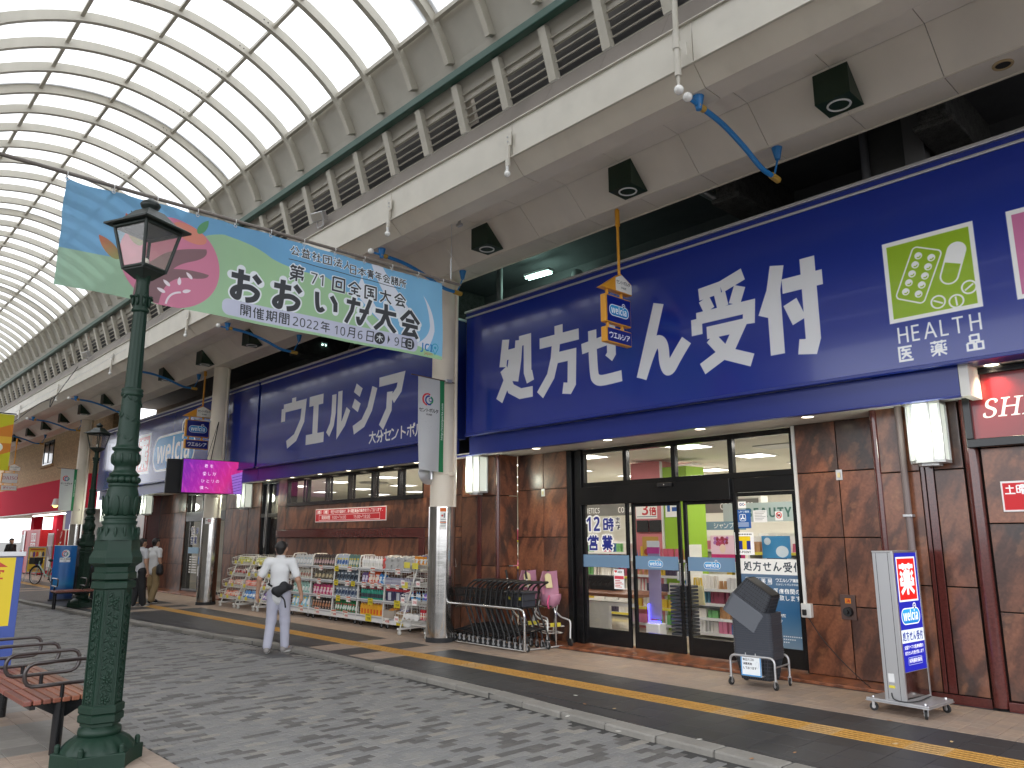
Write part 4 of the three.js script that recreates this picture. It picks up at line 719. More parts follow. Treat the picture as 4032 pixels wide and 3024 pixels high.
    for (let k = 0; k < n; k++) { const y = 0.12 + k * (h - 0.1) / n; wpart(room, 'price_strip', [box(x0, x1, y - 0.045, y, z + 0.001, z + 0.006)], gs() < 0.6 ? M.paper : M.tagYellow); }
  }
  gondola(-7.75, -6.55, -11.5, 1.05, 4); gondola(-9.3, -7.75, -13.0, 1.7, 6); gondola(-7.6, -5.2, -13.7, 1.75, 6); gondola(-12.5, -9.6, -13.2, 1.6, 6); gondola(-6.4, -4.9, -11.2, 1.7, 6); gondola(-14.5, -12.5, -12.5, 1.9, 6); gondola(-25.4, -22, -12.5, 1.9, 6); gondola(-9.35, -8.05, -11.94, 1.55, 5);
  // service desk by the door
  wpart(room, 'service_desk', [rbox(-10.4, -8.35, 0.66, 0.72, -11.7, -10.7, 0.008)], M.wood); wpart(room, 'service_desk', [box(-10.4, -9.0, 0.08, 0.5, -10.9, -10.85), box(-10.4, -8.4, 0.5, 0.56, -10.85, -10.8)], M.white);
  wpart(room, 'tester_stand', [box(-10.2, -9.2, 0.72, 0.98, -11.5, -11.3)], M.black);
  // standing sanitiser with blue glow and its printed column, spare baskets, cotton bag
  const sa = thing('air_steriliser', 'white floor steriliser with a blue light and lilac printed column behind the door glass', 'steriliser', [-7.49, 0.03, -10.15]);
  part(sa, 'body', [rbox(-0.13, 0.13, 0, 0.34, -0.1, 0.1, 0.02, 2)], M.whiteMetal); part(sa, 'printed_column', [rbox(-0.115, 0.115, 0.4, 1.58, -0.02, 0.0, 0.004)], mat([0.3, 0.26, 0.42], 0.4)); part(sa, 'blue_lamp', [rbox(-0.125, -0.105, 0.34, 0.62, 0, 0.03, 0.004), rbox(-0.1, 0.1, 0.345, 0.375, 0, 0.04, 0.004)], mat([0.05, 0.05, 0.6], 0.4, { emissive: col(0.05, 0.05, 1), emissiveIntensity: 2.5 })); part(sa, 'top_label', [rbox(-0.12, 0.12, 1.5, 1.6, 0.001, 0.008, 0.002)], M.paper); part(sa, 'pink_label', [rbox(-0.12, 0.12, 1.4, 1.498, 0.001, 0.008, 0.002)], mat([0.5, 0.04, 0.25], 0.5));
  const ba = thing('cotton_bag', 'cream cotton bag with yellow print hanging inside the right door', 'bag', [-7.27, 0.6, -11.05]);
  part(ba, 'bag_body', [extr([[-0.1, 0], [0.1, 0.01], [0.085, 0.3], [-0.085, 0.3]], 0.04, 0.006)], mat([0.68, 0.62, 0.35], 0.9)); part(ba, 'bag_handle', [tube([[-0.05, 0.3, 0.02], [-0.03, 0.42, 0.02], [0.03, 0.42, 0.02], [0.05, 0.3, 0.02]], 0.008, 16, 5)], mat([0.68, 0.62, 0.35], 0.9));
  const sb = thing('indoor_basket_stack', 'tall dark stack of shopping baskets standing inside the left door', 'basket stack', [-7.15, 0.03, -10.45]);
  part(sb, 'basket_pile', Array.from({ length: 14 }, (_, k) => rbox(-0.18, 0.18, 0.16 + k * 0.055, 0.2 + k * 0.055, -0.13, 0.13, 0.01)), M.basket); part(sb, 'dispenser', [rbox(-0.1, 0.02, 0.98, 1.12, -0.04, 0.04, 0.015), cyl(-0.04, 1.12, 1.2, 0, 0.012)], M.whiteMetal);
  solo('floor_mat', 'dark grey door mat just inside the sliding doors', 'door mat', [rbox(-0.9, 0.9, 0, 0.012, -0.55, 0.55, 0.004)], M.blackMatt, [-5.6, 0.025, -10.3]);
  // posters standing on the displays: plain print
  const po = (nm, label, w, h, x, y, z, draw) => { const t = solo(nm, label, 'poster', [face(w, h, 0, 0, 0)], mat('#fff', 0.6, { map: ctex(w * 300, h * 300, draw), side: THREE.DoubleSide }), [x, y, z], 0, undefined, true); return t; };
  po('display_poster', 'brown and gold poster beside the lilac column inside the shop', 0.36, 0.55, -8.62, 1.42, -11.6, (g, w, h) => { g.fillStyle = '#b08a3c'; g.fillRect(0, 0, w, h); g.fillStyle = '#8a2c1e'; g.beginPath(); g.arc(w * 0.25, h * 0.5, w * 0.16, 0, 7); g.fill(); g.fillStyle = '#e8cbb0'; g.beginPath(); g.ellipse(w * 0.64, h * 0.42, w * 0.16, h * 0.16, 0, 0, 7); g.fill(); g.fillStyle = '#241a16'; g.beginPath(); g.ellipse(w * 0.64, h * 0.28, w * 0.19, h * 0.12, 0, 0, 7); g.fill(); });
  po('display_poster', 'pink poster with red petals above the cosmetics shelf', 0.62, 0.42, -6.85, 1.5, -11.3, (g, w, h) => { g.fillStyle = '#e6c3cc'; g.fillRect(0, 0, w, h); const q = rng(5); for (let i = 0; i < 40; i++) { g.fillStyle = ['#8d2332', '#b13a5b', '#a86aa6'][i % 3]; g.beginPath(); g.arc(w * (0.1 + q() * 0.4), h * (0.1 + q() * 0.25), 8, 0, 7); g.fill(); } g.fillStyle = '#e9c8b0'; g.beginPath(); g.ellipse(w * 0.35, h * 0.5, w * 0.09, h * 0.17, 0, 0, 7); g.fill(); g.fillStyle = '#c5286a'; g.fillRect(0, h * 0.72, w, h * 0.28); });
  po('display_poster', 'sky blue poster with a white plain shape behind the right glass panel', 0.42, 0.3, -5.28, 1.55, -9.95, (g, w, h) => { g.fillStyle = '#3f92c4'; g.fillRect(0, 0, w, h); g.fillStyle = '#dfeaf0'; g.beginPath(); g.ellipse(w * 0.7, h * 0.7, w * 0.22, h * 0.26, 0, 0, 7); g.fill(); g.beginPath(); g.arc(w * 0.2, h * 0.24, w * 0.12, 0, 7); g.fill(); });
}
// ------------------------------------------------------------ sign boards over the shop
const SZ = -8.5;
function signBoard(label, x0, x1, y0, y1, px, draw) {
  const s = thing('sign_board', label, 'shop sign', [(x0 + x1) / 2, (y0 + y1) / 2, SZ]), w = x1 - x0, h = y1 - y0, X = (x0 + x1) / 2, Y = (y0 + y1) / 2;
  wpart(s, 'sign_box', [box(x0, x1, y0, y1, SZ - 0.32, SZ - 0.004)], M.signBlueEdge);
  part(s, 'sign_face', [face(w, h, 0, 0, 0)], mat('#fff', 0.17, { map: ctex(Math.min(2048, Math.round(w * px)), Math.round(h * Math.min(px, 2048 / w)), (g, W, H) => { g.fillStyle = '#122a86'; g.fillRect(0, 0, W, H); const k = W / w; g.save(); g.scale(k, k); draw(g, (x) => x - x0, (y) => y1 - y); g.restore(); }), clearcoat: 0.2, clearcoatRoughness: 0.04 }), true);
  wpart(s, 'top_rail', [rbox(x0 - 0.01, x1 + 0.01, y1 + 0.045, y1 + 0.09, SZ - 0.34, SZ + 0.05, 0.008), rbox(x0 - 0.01, x1 + 0.01, y1 - 0.05, y1 - 0.015, SZ, SZ + 0.025, 0.01, 2)], M.silver); wpart(s, 'top_rail_groove', [box(x0, x1, y1 - 0.012, y1 + 0.044, SZ - 0.3, SZ + 0.012)], M.signBlueEdge);
  wpart(s, 'bottom_rim', [rbox(x0, x1, y0 - 0.012, y0 + 0.028, SZ - 0.05, SZ + 0.03, 0.008, 2)], M.signBlueEdge);
  return s;
}
const fit = (g, str, x0, x1, y0, y1, o = {}) => write(g, str, x0, y0, y1 - y0, { sx: (x1 - x0) / (y1 - y0), ...o }); // one character in a box (metres, top down)
const s1 = signBoard('wide blue sign with large white characters and green pill icon above the sliding doors', -10.2, -0.55, 3.43, 5.6, 210, (g, X, Y) => {
  const c = { color: '#d9d9dc', w: 0.155 };
  fit(g, '処', X(-9.4), X(-8.5), Y(5.02), Y(3.88), c); fit(g, '方', X(-8.4), X(-7.48), Y(5.0), Y(3.86), c); fit(g, 'せ', X(-7.5), X(-6.6), Y(4.9), Y(3.84), c); fit(g, 'ん', X(-6.45), X(-5.56), Y(4.95), Y(3.8), c); fit(g, '受', X(-5.5), X(-4.58), Y(5.06), Y(3.82), { ...c, w: 0.135 }); fit(g, '付', X(-4.5), X(-3.66), Y(5.02), Y(3.83), c);
  g.fillStyle = '#e9e9e6'; g.fillRect(X(-3.0), Y(4.88), 0.905, 0.92); g.fillStyle = '#8fb021'; g.fillRect(X(-2.955), Y(4.83), 0.815, 0.825);
  g.strokeStyle = '#e9e9e6'; g.lineWidth = 0.016;
  g.save(); g.translate(X(-2.66), Y(4.44)); g.rotate(0.42); g.beginPath(); g.roundRect(-0.15, -0.29, 0.3, 0.58, 0.045); g.stroke(); for (let i = 0; i < 5; i++) for (const k of [-1, 1]) { g.beginPath(); g.arc(k * 0.068, -0.2 + i * 0.1, 0.04, 0, 7); g.fillStyle = '#e9e9e6'; g.fill(); g.strokeStyle = '#8fb021'; g.lineWidth = 0.012; g.beginPath(); g.arc(k * 0.068, -0.2 + i * 0.1, 0.02, -0.3, 2); g.stroke(); } g.restore();
  g.strokeStyle = '#e9e9e6'; g.lineWidth = 0.018; g.save(); g.translate(X(-2.32), Y(4.48)); g.rotate(0.35); g.beginPath(); g.roundRect(-0.085, -0.22, 0.17, 0.44, 0.085); g.stroke(); g.fillStyle = '#e9e9e6'; g.beginPath(); g.roundRect(-0.085, -0.22, 0.17, 0.22, [0.085, 0.085, 0, 0]); g.fill(); g.restore();
  for (const [x, y, a] of [[-2.5, 4.1, 0.5], [-2.33, 4.07, 1.5], [-2.2, 4.19, -0.6]]) { g.beginPath(); g.arc(X(x), Y(y), 0.066, 0, 7); g.stroke(); g.beginPath(); g.moveTo(X(x) - Math.cos(a) * 0.05, Y(y) - Math.sin(a) * 0.05); g.lineTo(X(x) + Math.cos(a) * 0.05, Y(y) + Math.sin(a) * 0.05); g.stroke(); }
  { let hx = X(-2.95); for (const ch of 'HEALTH') { write(g, ch, hx, Y(3.945), 0.245, { color: '#e4e4e4', latin: '', sx: 0.86 }); hx += 0.139; } }
  fit(g, '医', X(-2.95), X(-2.79), Y(3.695), Y(3.525), { w: 0.14, color: '#e4e4e4' }); fit(g, '薬', X(-2.63), X(-2.46), Y(3.695), Y(3.525), { w: 0.12, color: '#e4e4e4' }); fit(g, '品', X(-2.29), X(-2.13), Y(3.695), Y(3.525), { w: 0.13, color: '#e4e4e4' });
  g.fillStyle = '#e9e9e6'; g.fillRect(X(-1.8), Y(4.88), 0.905, 0.92); g.fillStyle = '#c4719a'; g.fillRect(X(-1.755), Y(4.83), 0.815, 0.825);
});
const s2 = signBoard('blue middle sign with white katakana between the two near pillars', -18.42, -10.6, 3.43, 5.6, 200, (g, X, Y) => {
  const c = { color: '#d9d9dc', w: 0.175 };
  fit(g, 'ウ', X(-17.25), X(-15.98), Y(5.0), Y(3.84), c); fit(g, 'エ', X(-15.98), X(-15.1), Y(4.94), Y(3.72), { ...c, w: 0.19 }); fit(g, 'ル', X(-15.0), X(-14.1), Y(4.9), Y(3.86), c); fit(g, 'シ', X(-14.0), X(-13.08), Y(4.96), Y(3.82), c); fit(g, 'ア', X(-13.05), X(-12.12), Y(4.94), Y(3.82), c);
  write(g, '大分セントポルタ', X(-13.3), Y(3.83), 0.27, { color: '#e4e4e4', w: 0.13, step: 0.98 }); write(g, '中央町店', X(-11.15), Y(3.83), 0.27, { color: '#e4e4e4', w: 0.11, step: 0.6, sx: 0.6 });
});
const s3 = signBoard('farthest blue sign with red medicine square and light blue logo behind the second pillar', -32.1, -18.55, 3.43, 5.6, 140, (g, X, Y) => {
  g.fillStyle = '#f2f2f0'; g.fillRect(X(-27.75), Y(5.12), 1.3, 1.36); g.fillStyle = '#d8382c'; g.fillRect(X(-27.66), Y(5.03), 1.12, 1.18); fit(g, '薬', X(-27.55), X(-26.65), Y(4.95), Y(3.92), { w: 0.14 }); logo(g, X(-26.15), Y(5.2), 3.55, 1.45);
});
{ const b = thing('sign_apron', 'plain blue band under the sign boards above the shop soffit', 'sign band', [-17, 3.27, -8.65]); for (const [x0, x1] of [[-10.24, -2.43], [-18.55, -10.6], [-32.1, -18.57]]) wpart(b, 'band_panel', [box(x0, x1, 3.11, 3.425, -8.68, -8.62)], M.signBlueEdge); wpart(b, 'band_rim', [rbox(-32.1, -2.43, 3.1, 3.118, -8.69, -8.6, 0.005)], M.signBlueEdge); }
{ // red framed sign at the right edge
  const f = thing('red_wall_sign', 'dark red sign with white lettering in a black frame at the right edge', 'wall sign', [-1.5, 3.0, -9.0]); wpart(f, 'frame', [rbox(-2.52, -0.5, 2.6, 2.69, -9.07, -8.94, 0.008), rbox(-2.52, -0.5, 3.36, 3.43, -9.07, -8.94, 0.008), rbox(-2.52, -2.45, 2.69, 3.36, -9.07, -8.94, 0.008)], M.blackMetal);
  part(f, 'sign_face', [face(1.95, 0.68, 0.02, 0.025, 0.01)], mat('#fff', 0.25, { map: ctex(800, 280, (g, w, h) => { g.fillStyle = '#7a0c12'; g.fillRect(0, 0, w, h); g.font = `italic ${h * 0.4}px serif`; g.fillStyle = '#f0eeee'; g.textBaseline = 'alphabetic'; let x = w * 0.045; for (const ch of 'SHISEIDO') { g.fillText(ch, x, h * 0.68); x += g.measureText(ch).width * 0.98; } }), clearcoat: 0.5, clearcoatRoughness: 0.05 }), true);
}
function notice(label, w, h, x, y, z, draw) { const n = thing('red_notice', label, 'notice', [x, y, z]); part(n, 'board', [rbox(-w / 2, w / 2, -h / 2, h / 2, -0.012, 0, 0.003)], M.paper); part(n, 'print', [face(w - 0.01, h - 0.01, 0, 0, 0.002)], mat('#fff', 0.5, { map: ctex(Math.min(1400, w * 450), h * Math.min(450, 1400 / w), draw) }), true); return n; }
const hoursPrint = (g, w, h) => { g.fillStyle = '#f3e6e6'; g.fillRect(0, 0, w, h); g.fillStyle = '#c8202c'; g.fillRect(h * 0.05, h * 0.05, w - h * 0.1, h * 0.9); write(g, '土曜日・日曜日・祝日も処方箋受付、第1類医薬品の販売を行っております。', w * 0.012, h * 0.1, h * 0.27, { w: 0.12, step: (w * 0.97) / 35 / (h * 0.27) }); g.strokeStyle = '#fff'; g.lineWidth = 4; g.strokeRect(w * 0.06, h * 0.46, w * 0.86, h * 0.42); write(g, '開局時間', w * 0.1, h * 0.52, h * 0.3, { w: 0.11 }); write(g, '9:00〜14:00', w * 0.26, h * 0.5, h * 0.34, { w: 0.1, sx: 1.05, latin: '' }); write(g, '15:00〜18:00', w * 0.57, h * 0.5, h * 0.34, { w: 0.1, sx: 1.05, latin: '' }); };
notice('long red notice with two lines of white text on the granite under the ribbon window', 2.92, 0.3, -14.84, 2.185, FZ + 0.013, hoursPrint);
notice('red notice cut by the right picture edge on the granite below the framed sign', 2.4, 0.31, -1.09, 2.09, FZ - 0.016, (g, w, h) => { g.fillStyle = '#f3e6e6'; g.fillRect(0, 0, w, h); g.fillStyle = '#d01822'; g.fillRect(h * 0.04, h * 0.45, w, h * 0.5); g.fillRect(h * 0.04, h * 0.05, w, h * 0.4); write(g, '土曜日・日曜日・祝日も処方箋受付', w * 0.01, h * 0.1, h * 0.33, { w: 0.13 }); write(g, '開局時間 9:00〜14:00', w * 0.2, h * 0.55, h * 0.3, { w: 0.1 }); });
// ------------------------------------------------------------ pillars
function pillar(label, x) {
  const p = thing('arcade_pillar', label, 'pillar', [x, 0, -8.2], 0, 'round arcade pillars');
  part(p, 'column', [cyl(0, 2.2, 6.72, 0, 0.215, 0.215, 32)], M.pillar); part(p, 'steel_sleeve', [cyl(0, 0.07, 2.2, 0, 0.235, 0.235, 32)], M.steel); part(p, 'foot_ring', [cyl(0, 0, 0.075, 0, 0.245, 0.24, 32)], M.dark);
  part(p, 'conduit', [cyl(0.21, 2.2, 6.2, -0.1, 0.028, 0.028, 10)], M.pillar); part(p, 'strap', [at(new THREE.TorusGeometry(0.218, 0.008, 6, 32), 0, 2.75, 0, Math.PI / 2), rbox(0.2, 0.32, 2.72, 2.78, -0.03, 0.03, 0.01)], M.pillar); return p;
}
const P1 = pillar('round cream pillar with steel sleeve nearest the shopping carts', -10.45);
const P2 = copy(P1, [-20.25, 0, -8.2], 0, 'round cream pillar with steel sleeve behind the two screens'), P3 = copy(P1, [-33.1, 0, -8.2], 0, 'farthest round cream pillar beside the tan building');
function sticker(name, label, w, h, [x, y, z], a, draw) { const g = new THREE.CylinderGeometry(0.237, 0.237, h, 10, 1, true, a, w / 0.237); return solo(name, label, 'sticker', [g], mat('#fff', 0.5, { map: ctex(w * 700, h * 700, draw) }), [x, y, z], 0, undefined, true); }
sticker('warning_sticker', 'orange and white picture sticker on the steel of the nearest pillar', 0.11, 0.36, [-10.45, 2.0, -8.2], 0.75, (g, w, h) => { g.fillStyle = '#f2f0ec'; g.fillRect(0, 0, w, h); g.fillStyle = '#df6a1e'; g.fillRect(0, 0, w, h * 0.17); g.fillStyle = '#c42a20'; g.beginPath(); g.arc(w * 0.36, h * 0.36, w * 0.16, 0, 7); g.fill(); g.fillStyle = '#333'; g.fillRect(w * 0.58, h * 0.25, w * 0.16, h * 0.22); g.fillStyle = '#df6a1e'; g.fillRect(0, h * 0.64, w, h * 0.05); g.fillStyle = '#888'; for (let i = 0; i < 4; i++) g.fillRect(w * 0.1, h * (0.52 + i * 0.1), w * 0.8, h * 0.03); });
sticker('no_smoking_sticker', 'small white no smoking sticker on the steel of the second pillar', 0.16, 0.15, [-20.25, 2.12, -8.2], 0.5, (g, w, h) => { g.fillStyle = '#f2f0ec'; g.fillRect(0, 0, w, h); g.strokeStyle = '#c22'; g.lineWidth = w * 0.07; g.beginPath(); g.arc(w * 0.66, h * 0.45, w * 0.2, 0, 7); g.moveTo(w * 0.52, h * 0.3); g.lineTo(w * 0.8, h * 0.6); g.stroke(); g.fillStyle = '#555'; g.fillRect(w * 0.1, h * 0.4, w * 0.26, h * 0.12); });
// ------------------------------------------------------------ wall lanterns
function lantern(label, x) {
  const l = thing('wall_lantern', label, 'wall lamp', [x, 2.79, -8.86], 0, 'tall white wall lanterns'), pts = [[-0.17, -0.15], [-0.17, 0.05], [-0.085, 0.14], [0.085, 0.14], [0.17, 0.05], [0.17, -0.15]];
  const body = extr(pts.map(([a, b]) => [a * 0.93, -b * 0.93]), 0.6); body.rotateX(-Math.PI / 2); part(l, 'diffuser', [at(body, 0, -0.3, 0)], M.lantern);
  const cap = (y, k, h) => { const g = extr(pts.map(([a, b]) => [a * k, -b * k]), h); g.rotateX(-Math.PI / 2); return at(g, 0, y, 0); };
  part(l, 'cap', [cap(0.3, 1.02, 0.03), cap(0.33, 0.7, 0.03)], M.lanternFrame); part(l, 'base', [cap(-0.33, 1.02, 0.03), cap(-0.36, 0.6, 0.03)], M.lanternFrame);
  for (const [a, b] of pts) part(l, 'frame_bar', [rbox(a * 0.97 - 0.011, a * 0.97 + 0.011, -0.3, 0.3, b * 0.97 - 0.011, b * 0.97 + 0.011, 0.004)], M.lanternFrame); part(l, 'back_plate', [rbox(-0.12, 0.12, -0.25, 0.25, -0.2, -0.15, 0.004)], M.whiteMetal);
  return l;
}
M.lanternFrame = mat([0.5, 0.5, 0.49], 0.4, { metalness: 0.4 });
const L1 = lantern('white six sided wall lantern beside the mauve drain pipe', -2.87);
copy(L1, [-10.36, 2.79, -8.86], 0, 'white wall lantern just right of the nearest pillar'); copy(L1, [-19.85, 2.79, -8.86], 0, 'white wall lantern partly behind the screens on the second pillar'); copy(L1, [-27.5, 2.79, -8.86], 0, 'white wall lantern showing right of the near street lamp'); copy(L1, [-32.0, 2.6, -8.86], 0, 'farthest white wall lantern just right of the far street lamp');
for (const x of [-2.87, -10.36, -19.85, -27.5, -32]) { const l = new THREE.PointLight(col(0.92, 1, 0.84), 0.5); l.position.set(x, 2.75, -8.62); l.shadow.radius = 6; l.castShadow = true; l.name = 'lantern_lamp'; scene.add(l); }
// ------------------------------------------------------------ canopy fittings: wedge lamps, blue tube lamps, brackets, floodlights
{
  const mk = (x, label) => {
    const l = thing('wedge_lamp', label, 'ceiling lamp', [x, 6.26, -7.69], 0, 'dark green wedge lamps under the canopy'), s = 0.19;
    const side = extr([[-0.17, 0.355], [-0.17, 0], [0.19, 0]].map(([a, b]) => [a, b]), s * 2); side.rotateY(Math.PI / 2); side.translate(-s, 0, 0);
    part(l, 'housing', [side], M.boxGreen); part(l, 'rim', [at(new THREE.TorusGeometry(0.115, 0.012, 8, 28), 0, -0.002, 0.0, Math.PI / 2)], M.whiteMetal);
    const r = part(l, 'reflector', [lathe([[0.112, 0], [0.1, 0.02], [0.06, 0.05], [0.03, 0.06], [0, 0.062]].map(([a, b]) => [a, b - 0.004]), 28)], M.chrome); part(r, 'bulb', [ball(0, 0.035, 0, 0.028)], M.bulbGlass); return l;
  };
  const names = ['nearest dark green wedge lamp at the upper right', 'dark green wedge lamp right above the nearest hanging sign', 'dark green wedge lamp left of the hanging sign, above the wide blue sign'];
  let a; for (let i = 0; i < 16; i++) { const x = -3.0 - i * 2.87, lb = names[i] ?? 'small dark green wedge lamp far along the canopy soffit'; if (!i) a = mk(x, lb); else copy(a, [x, 6.26, -7.69], 0, lb); }
}
{
  const mk = (x, label) => {
    const t = thing('tube_lamp', label, 'tube lamp', [x, 6.0, -7.1], 0, 'curved blue tube lamps under the canopy');
    const P = [[0, 0.1, 0.72], [0, 0.07, 0.3], [0, -0.03, -0.12], [0, -0.16, -0.5], [0, -0.18, -0.78]];
    part(t, 'tube', [tube(P, 0.03, 30, 10)], M.tubeBlue); part(t, 'gold_sleeve', [rod([0, 0.098, 0.76], [0, 0.095, 0.64], 0.038, 14)], M.tubeGold); part(t, 'gold_sleeve', [rod([0, -0.18, -0.74], [0, -0.185, -0.9], 0.04, 14)], M.tubeGold);
    const n = part(t, 'lamp_neck', [rod([0, 0.098, 0.76], [0, 0.1, 0.88], 0.018, 10)], M.tubeBlue); part(n, 'bulb', [ball(0, 0.11, 0.94, 0.05)], M.bulbGlass);
    for (const [z, y] of [[0.74, 0.2], [-0.93, 0.24]]) { const r = part(t, 'hanger', [rod([0, y - 0.14, z], [0, -0.17 + (z > 0 ? 0.27 : 0), z + (z > 0 ? -0.03 : 0.12)], 0.012, 8)], M.tubeBlue); part(r, 'cup', [cyl(0, y - 0.15, y, z, 0.03, 0.062, 16)], M.tubeBlue); }
    return t;
  };
  const lb = ['curved blue tube lamp with gold ends at the upper right', 'blue tube lamp mostly hidden behind the street banner', 'curved blue tube lamp just below the street banner', 'blue tube lamp crossing behind the near street lamp post', 'small blue tube lamp above the far sign', 'small blue tube lamp above the tan building', 'farthest small blue tube lamp at the left edge'];
  let a; lb.forEach((s, i) => { const x = -3.9 - i * 5.86; if (!i) a = mk(x, s); else copy(a, [x, 6.0, -7.1], 0, s); });
}
{ // flag bracket lamps on the white fascia
  const mk = (x, label) => { const b = thing('fascia_bracket', label, 'bracket', [x, 6.6, -6.04], 0, 'white brackets on the fascia'); part(b, 'plate', [rbox(-0.06, 0.06, -0.06, 0.12, -0.005, 0.012, 0.004), rbox(-0.03, 0.03, -0.34, -0.06, -0.005, 0.03, 0.004)], M.fascia); part(b, 'bolt', [ball(0, 0.06, 0.015, 0.012, 8, 6), ball(0, 0.0, 0.015, 0.012, 8, 6)], M.alu); part(b, 'bulb', [ball(0, -0.44, 0.02, 0.042)], M.bulbGlass); part(b, 'socket', [cyl(0, -0.4, -0.34, 0.02, 0.02)], M.whiteMetal); return b; };
  const a = mk(-6.46, 'white bracket with hanging bulb on the fascia, second from the right'); [[-9.1, 'white bracket on the fascia above the right end of the banner'], [-11.8, 'white bracket on the fascia behind the banner'], [-17.1, 'white bracket with bulb on the fascia just below the banner'], [-22.6, 'white bracket with bulb left of the near lamp post'], [-28.4, 'white bracket with bulb on the far fascia'], [-34, 'farthest white bracket with bulb on the fascia']].forEach(([x, l]) => copy(a, [x, 6.6, -6.04], 0, l));
  const p = thing('bulb_pendant', 'white pipe hanging from the vault with a bare bulb beside the first blue tube lamp', 'pendant lamp', [-3.85, 6.1, -5.93]);
  part(p, 'pipe', [cyl(0, 0.62, 1.4, 0, 0.03, 0.03, 14)], M.rib); part(p, 'pipe_sleeve', [cyl(0, 0.12, 0.42, 0, 0.034, 0.034, 16), cyl(0, 0.42, 0.62, 0, 0.042, 0.04, 16)], M.fascia); part(p, 'socket', [cyl(0, 0.02, 0.12, 0, 0.015, 0.02, 10)], M.fascia); part(p, 'bulb', [ball(0, -0.03, 0, 0.05)], M.bulbGlass); part(p, 'wall_bracket', [extr([[0.03, 0.5], [0.12, 0.44], [0.12, 0.3], [0.03, 0.42]], 0.01)], M.fascia);
  const fl = thing('floodlight', 'grey floodlight on the ledge above the banner', 'floodlight', [-11.3, 7.1, -6.1], 0, 'floodlights on the roof ledge'); part(fl, 'housing', [at(rbox(-0.14, 0.14, -0.08, 0.08, -0.05, 0.06, 0.015), 0, 0.06, 0.04, 0.5, 0.3)], M.alu); part(fl, 'lens', [face(0.22, 0.12, 0.018, 0.034, 0.105, 0.3, 0.5)], M.lampGlass); part(fl, 'bracket', [bent([[-0.1, 0.05, 0.03], [-0.1, -0.12, 0], [0.1, -0.12, 0], [0.1, 0.05, 0.03]], 0.012, 0.03)], M.alu); copy(fl, [-25.4, 7.15, -6.1], 0, 'floodlight on the far ledge left of the near lamp post');
  const sp = thing('round_vent', 'round black vent with tan ring in the soffit at the far upper right', 'vent', [-1.57, 6.232, -8.12]); part(sp, 'ring', [at(new THREE.TorusGeometry(0.08, 0.014, 8, 28), 0, 0, 0, Math.PI / 2)], mat([0.45, 0.33, 0.18], 0.6)); part(sp, 'hole', [at(new THREE.CircleGeometry(0.078, 24), 0, -0.001, 0, Math.PI / 2)], M.dark);
  solo('steel_hook', 'grey flat steel hanger on the recess behind the banner rod', 'hanger', [rbox(-0.025, 0.025, -0.02, 0.16, -0.012, 0.012, 0.003), rbox(-0.05, 0.05, -0.06, -0.02, -0.03, 0.03, 0.003)], M.alu, [-8.6, 6.47, -7.0]);
}
// ------------------------------------------------------------ dark gap above the signs
{
  const b = thing('upper_shop_wall', 'dark upper wall and beams of the building behind the gap above the signs', 'building', [-14, 5.5, -10.5]);
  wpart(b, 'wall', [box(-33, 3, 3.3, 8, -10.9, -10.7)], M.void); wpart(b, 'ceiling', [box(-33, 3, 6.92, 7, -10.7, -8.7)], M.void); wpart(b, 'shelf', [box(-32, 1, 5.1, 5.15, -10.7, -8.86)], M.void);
  for (const x of [-2.45, -5.1, -12.3, -17.5]) { wpart(b, 'sprayed_beam', [at(rbox(-0.16, 0.16, 6.3, 6.92, -0.85, 0.95, 0.05, 3), x, 0, -9.8), at(rbox(-0.22, 0.22, 6.24, 6.32, -0.85, 0.95, 0.03, 2), x, 0, -9.8)], mat([1, 1, 1], 1, { map: T.spray, bumpMap: T.grit, bumpScale: 0.03 })); }
  wpart(b, 'steel_post', [rbox(-2.95, -2.72, 5.15, 6.92, -9.6, -9.4, 0.006)], mat([0.17, 0.165, 0.165], 0.5)); wpart(b, 'concrete_pier', [box(-3.5, -2.96, 5.15, 6.92, -9.9, -9.5)], mat([0.08, 0.08, 0.078], 0.9, { map: T.tile })); wpart(b, 'pipe', [cyl(-3.42, 5.15, 6.92, -9.42, 0.05)], mat([0.14, 0.14, 0.15], 0.5)); wpart(b, 'pipe', [cyl(-10.2, 5.15, 6.92, -9.3, 0.06)], mat([0.16, 0.16, 0.16], 0.5));
  wpart(b, 'duct', [rod([-9.2, 6.6, -10.4], [-8.1, 5.15, -9.2], 0.12, 16)], M.alu); wpart(b, 'duct', [rod([-5.9, 6.9, -9.3], [-5.0, 6.1, -10.4], 0.07, 12)], M.alu); wpart(b, 'duct', [rod([-16.2, 6.5, -9.8], [-15.2, 5.6, -9.0], 0.06, 10)], M.alu);
  const f = (x, z, l, label) => { const t = thing('tube_light', label, 'fluorescent lamp', [x, 6.6, z], 0.1); part(t, 'housing', [rbox(-l / 2, l / 2, 0.03, 0.08, -0.09, 0.09, 0.01)], M.whiteMetal); for (const k of [-1, 1]) part(t, 'tube', [rod([-l / 2 + 0.03, 0.0, k * 0.05], [l / 2 - 0.03, 0.0, k * 0.05], 0.016, 8)], M.tubeLight); const q = new THREE.PointLight(col(0.6, 1, 0.85), 0.7); q.position.set(x, 6.5, z); q.shadow.radius = 10; q.castShadow = true; q.name = 'tube_light_lamp'; scene.add(q); };
  f(-9.75, -9.9, 0.62, 'greenish lit fluorescent lamp in the dark gap right of the nearest pillar'); f(-17.6, -9.6, 0.62, 'small lit fluorescent lamp in the dark gap below the banner');
}
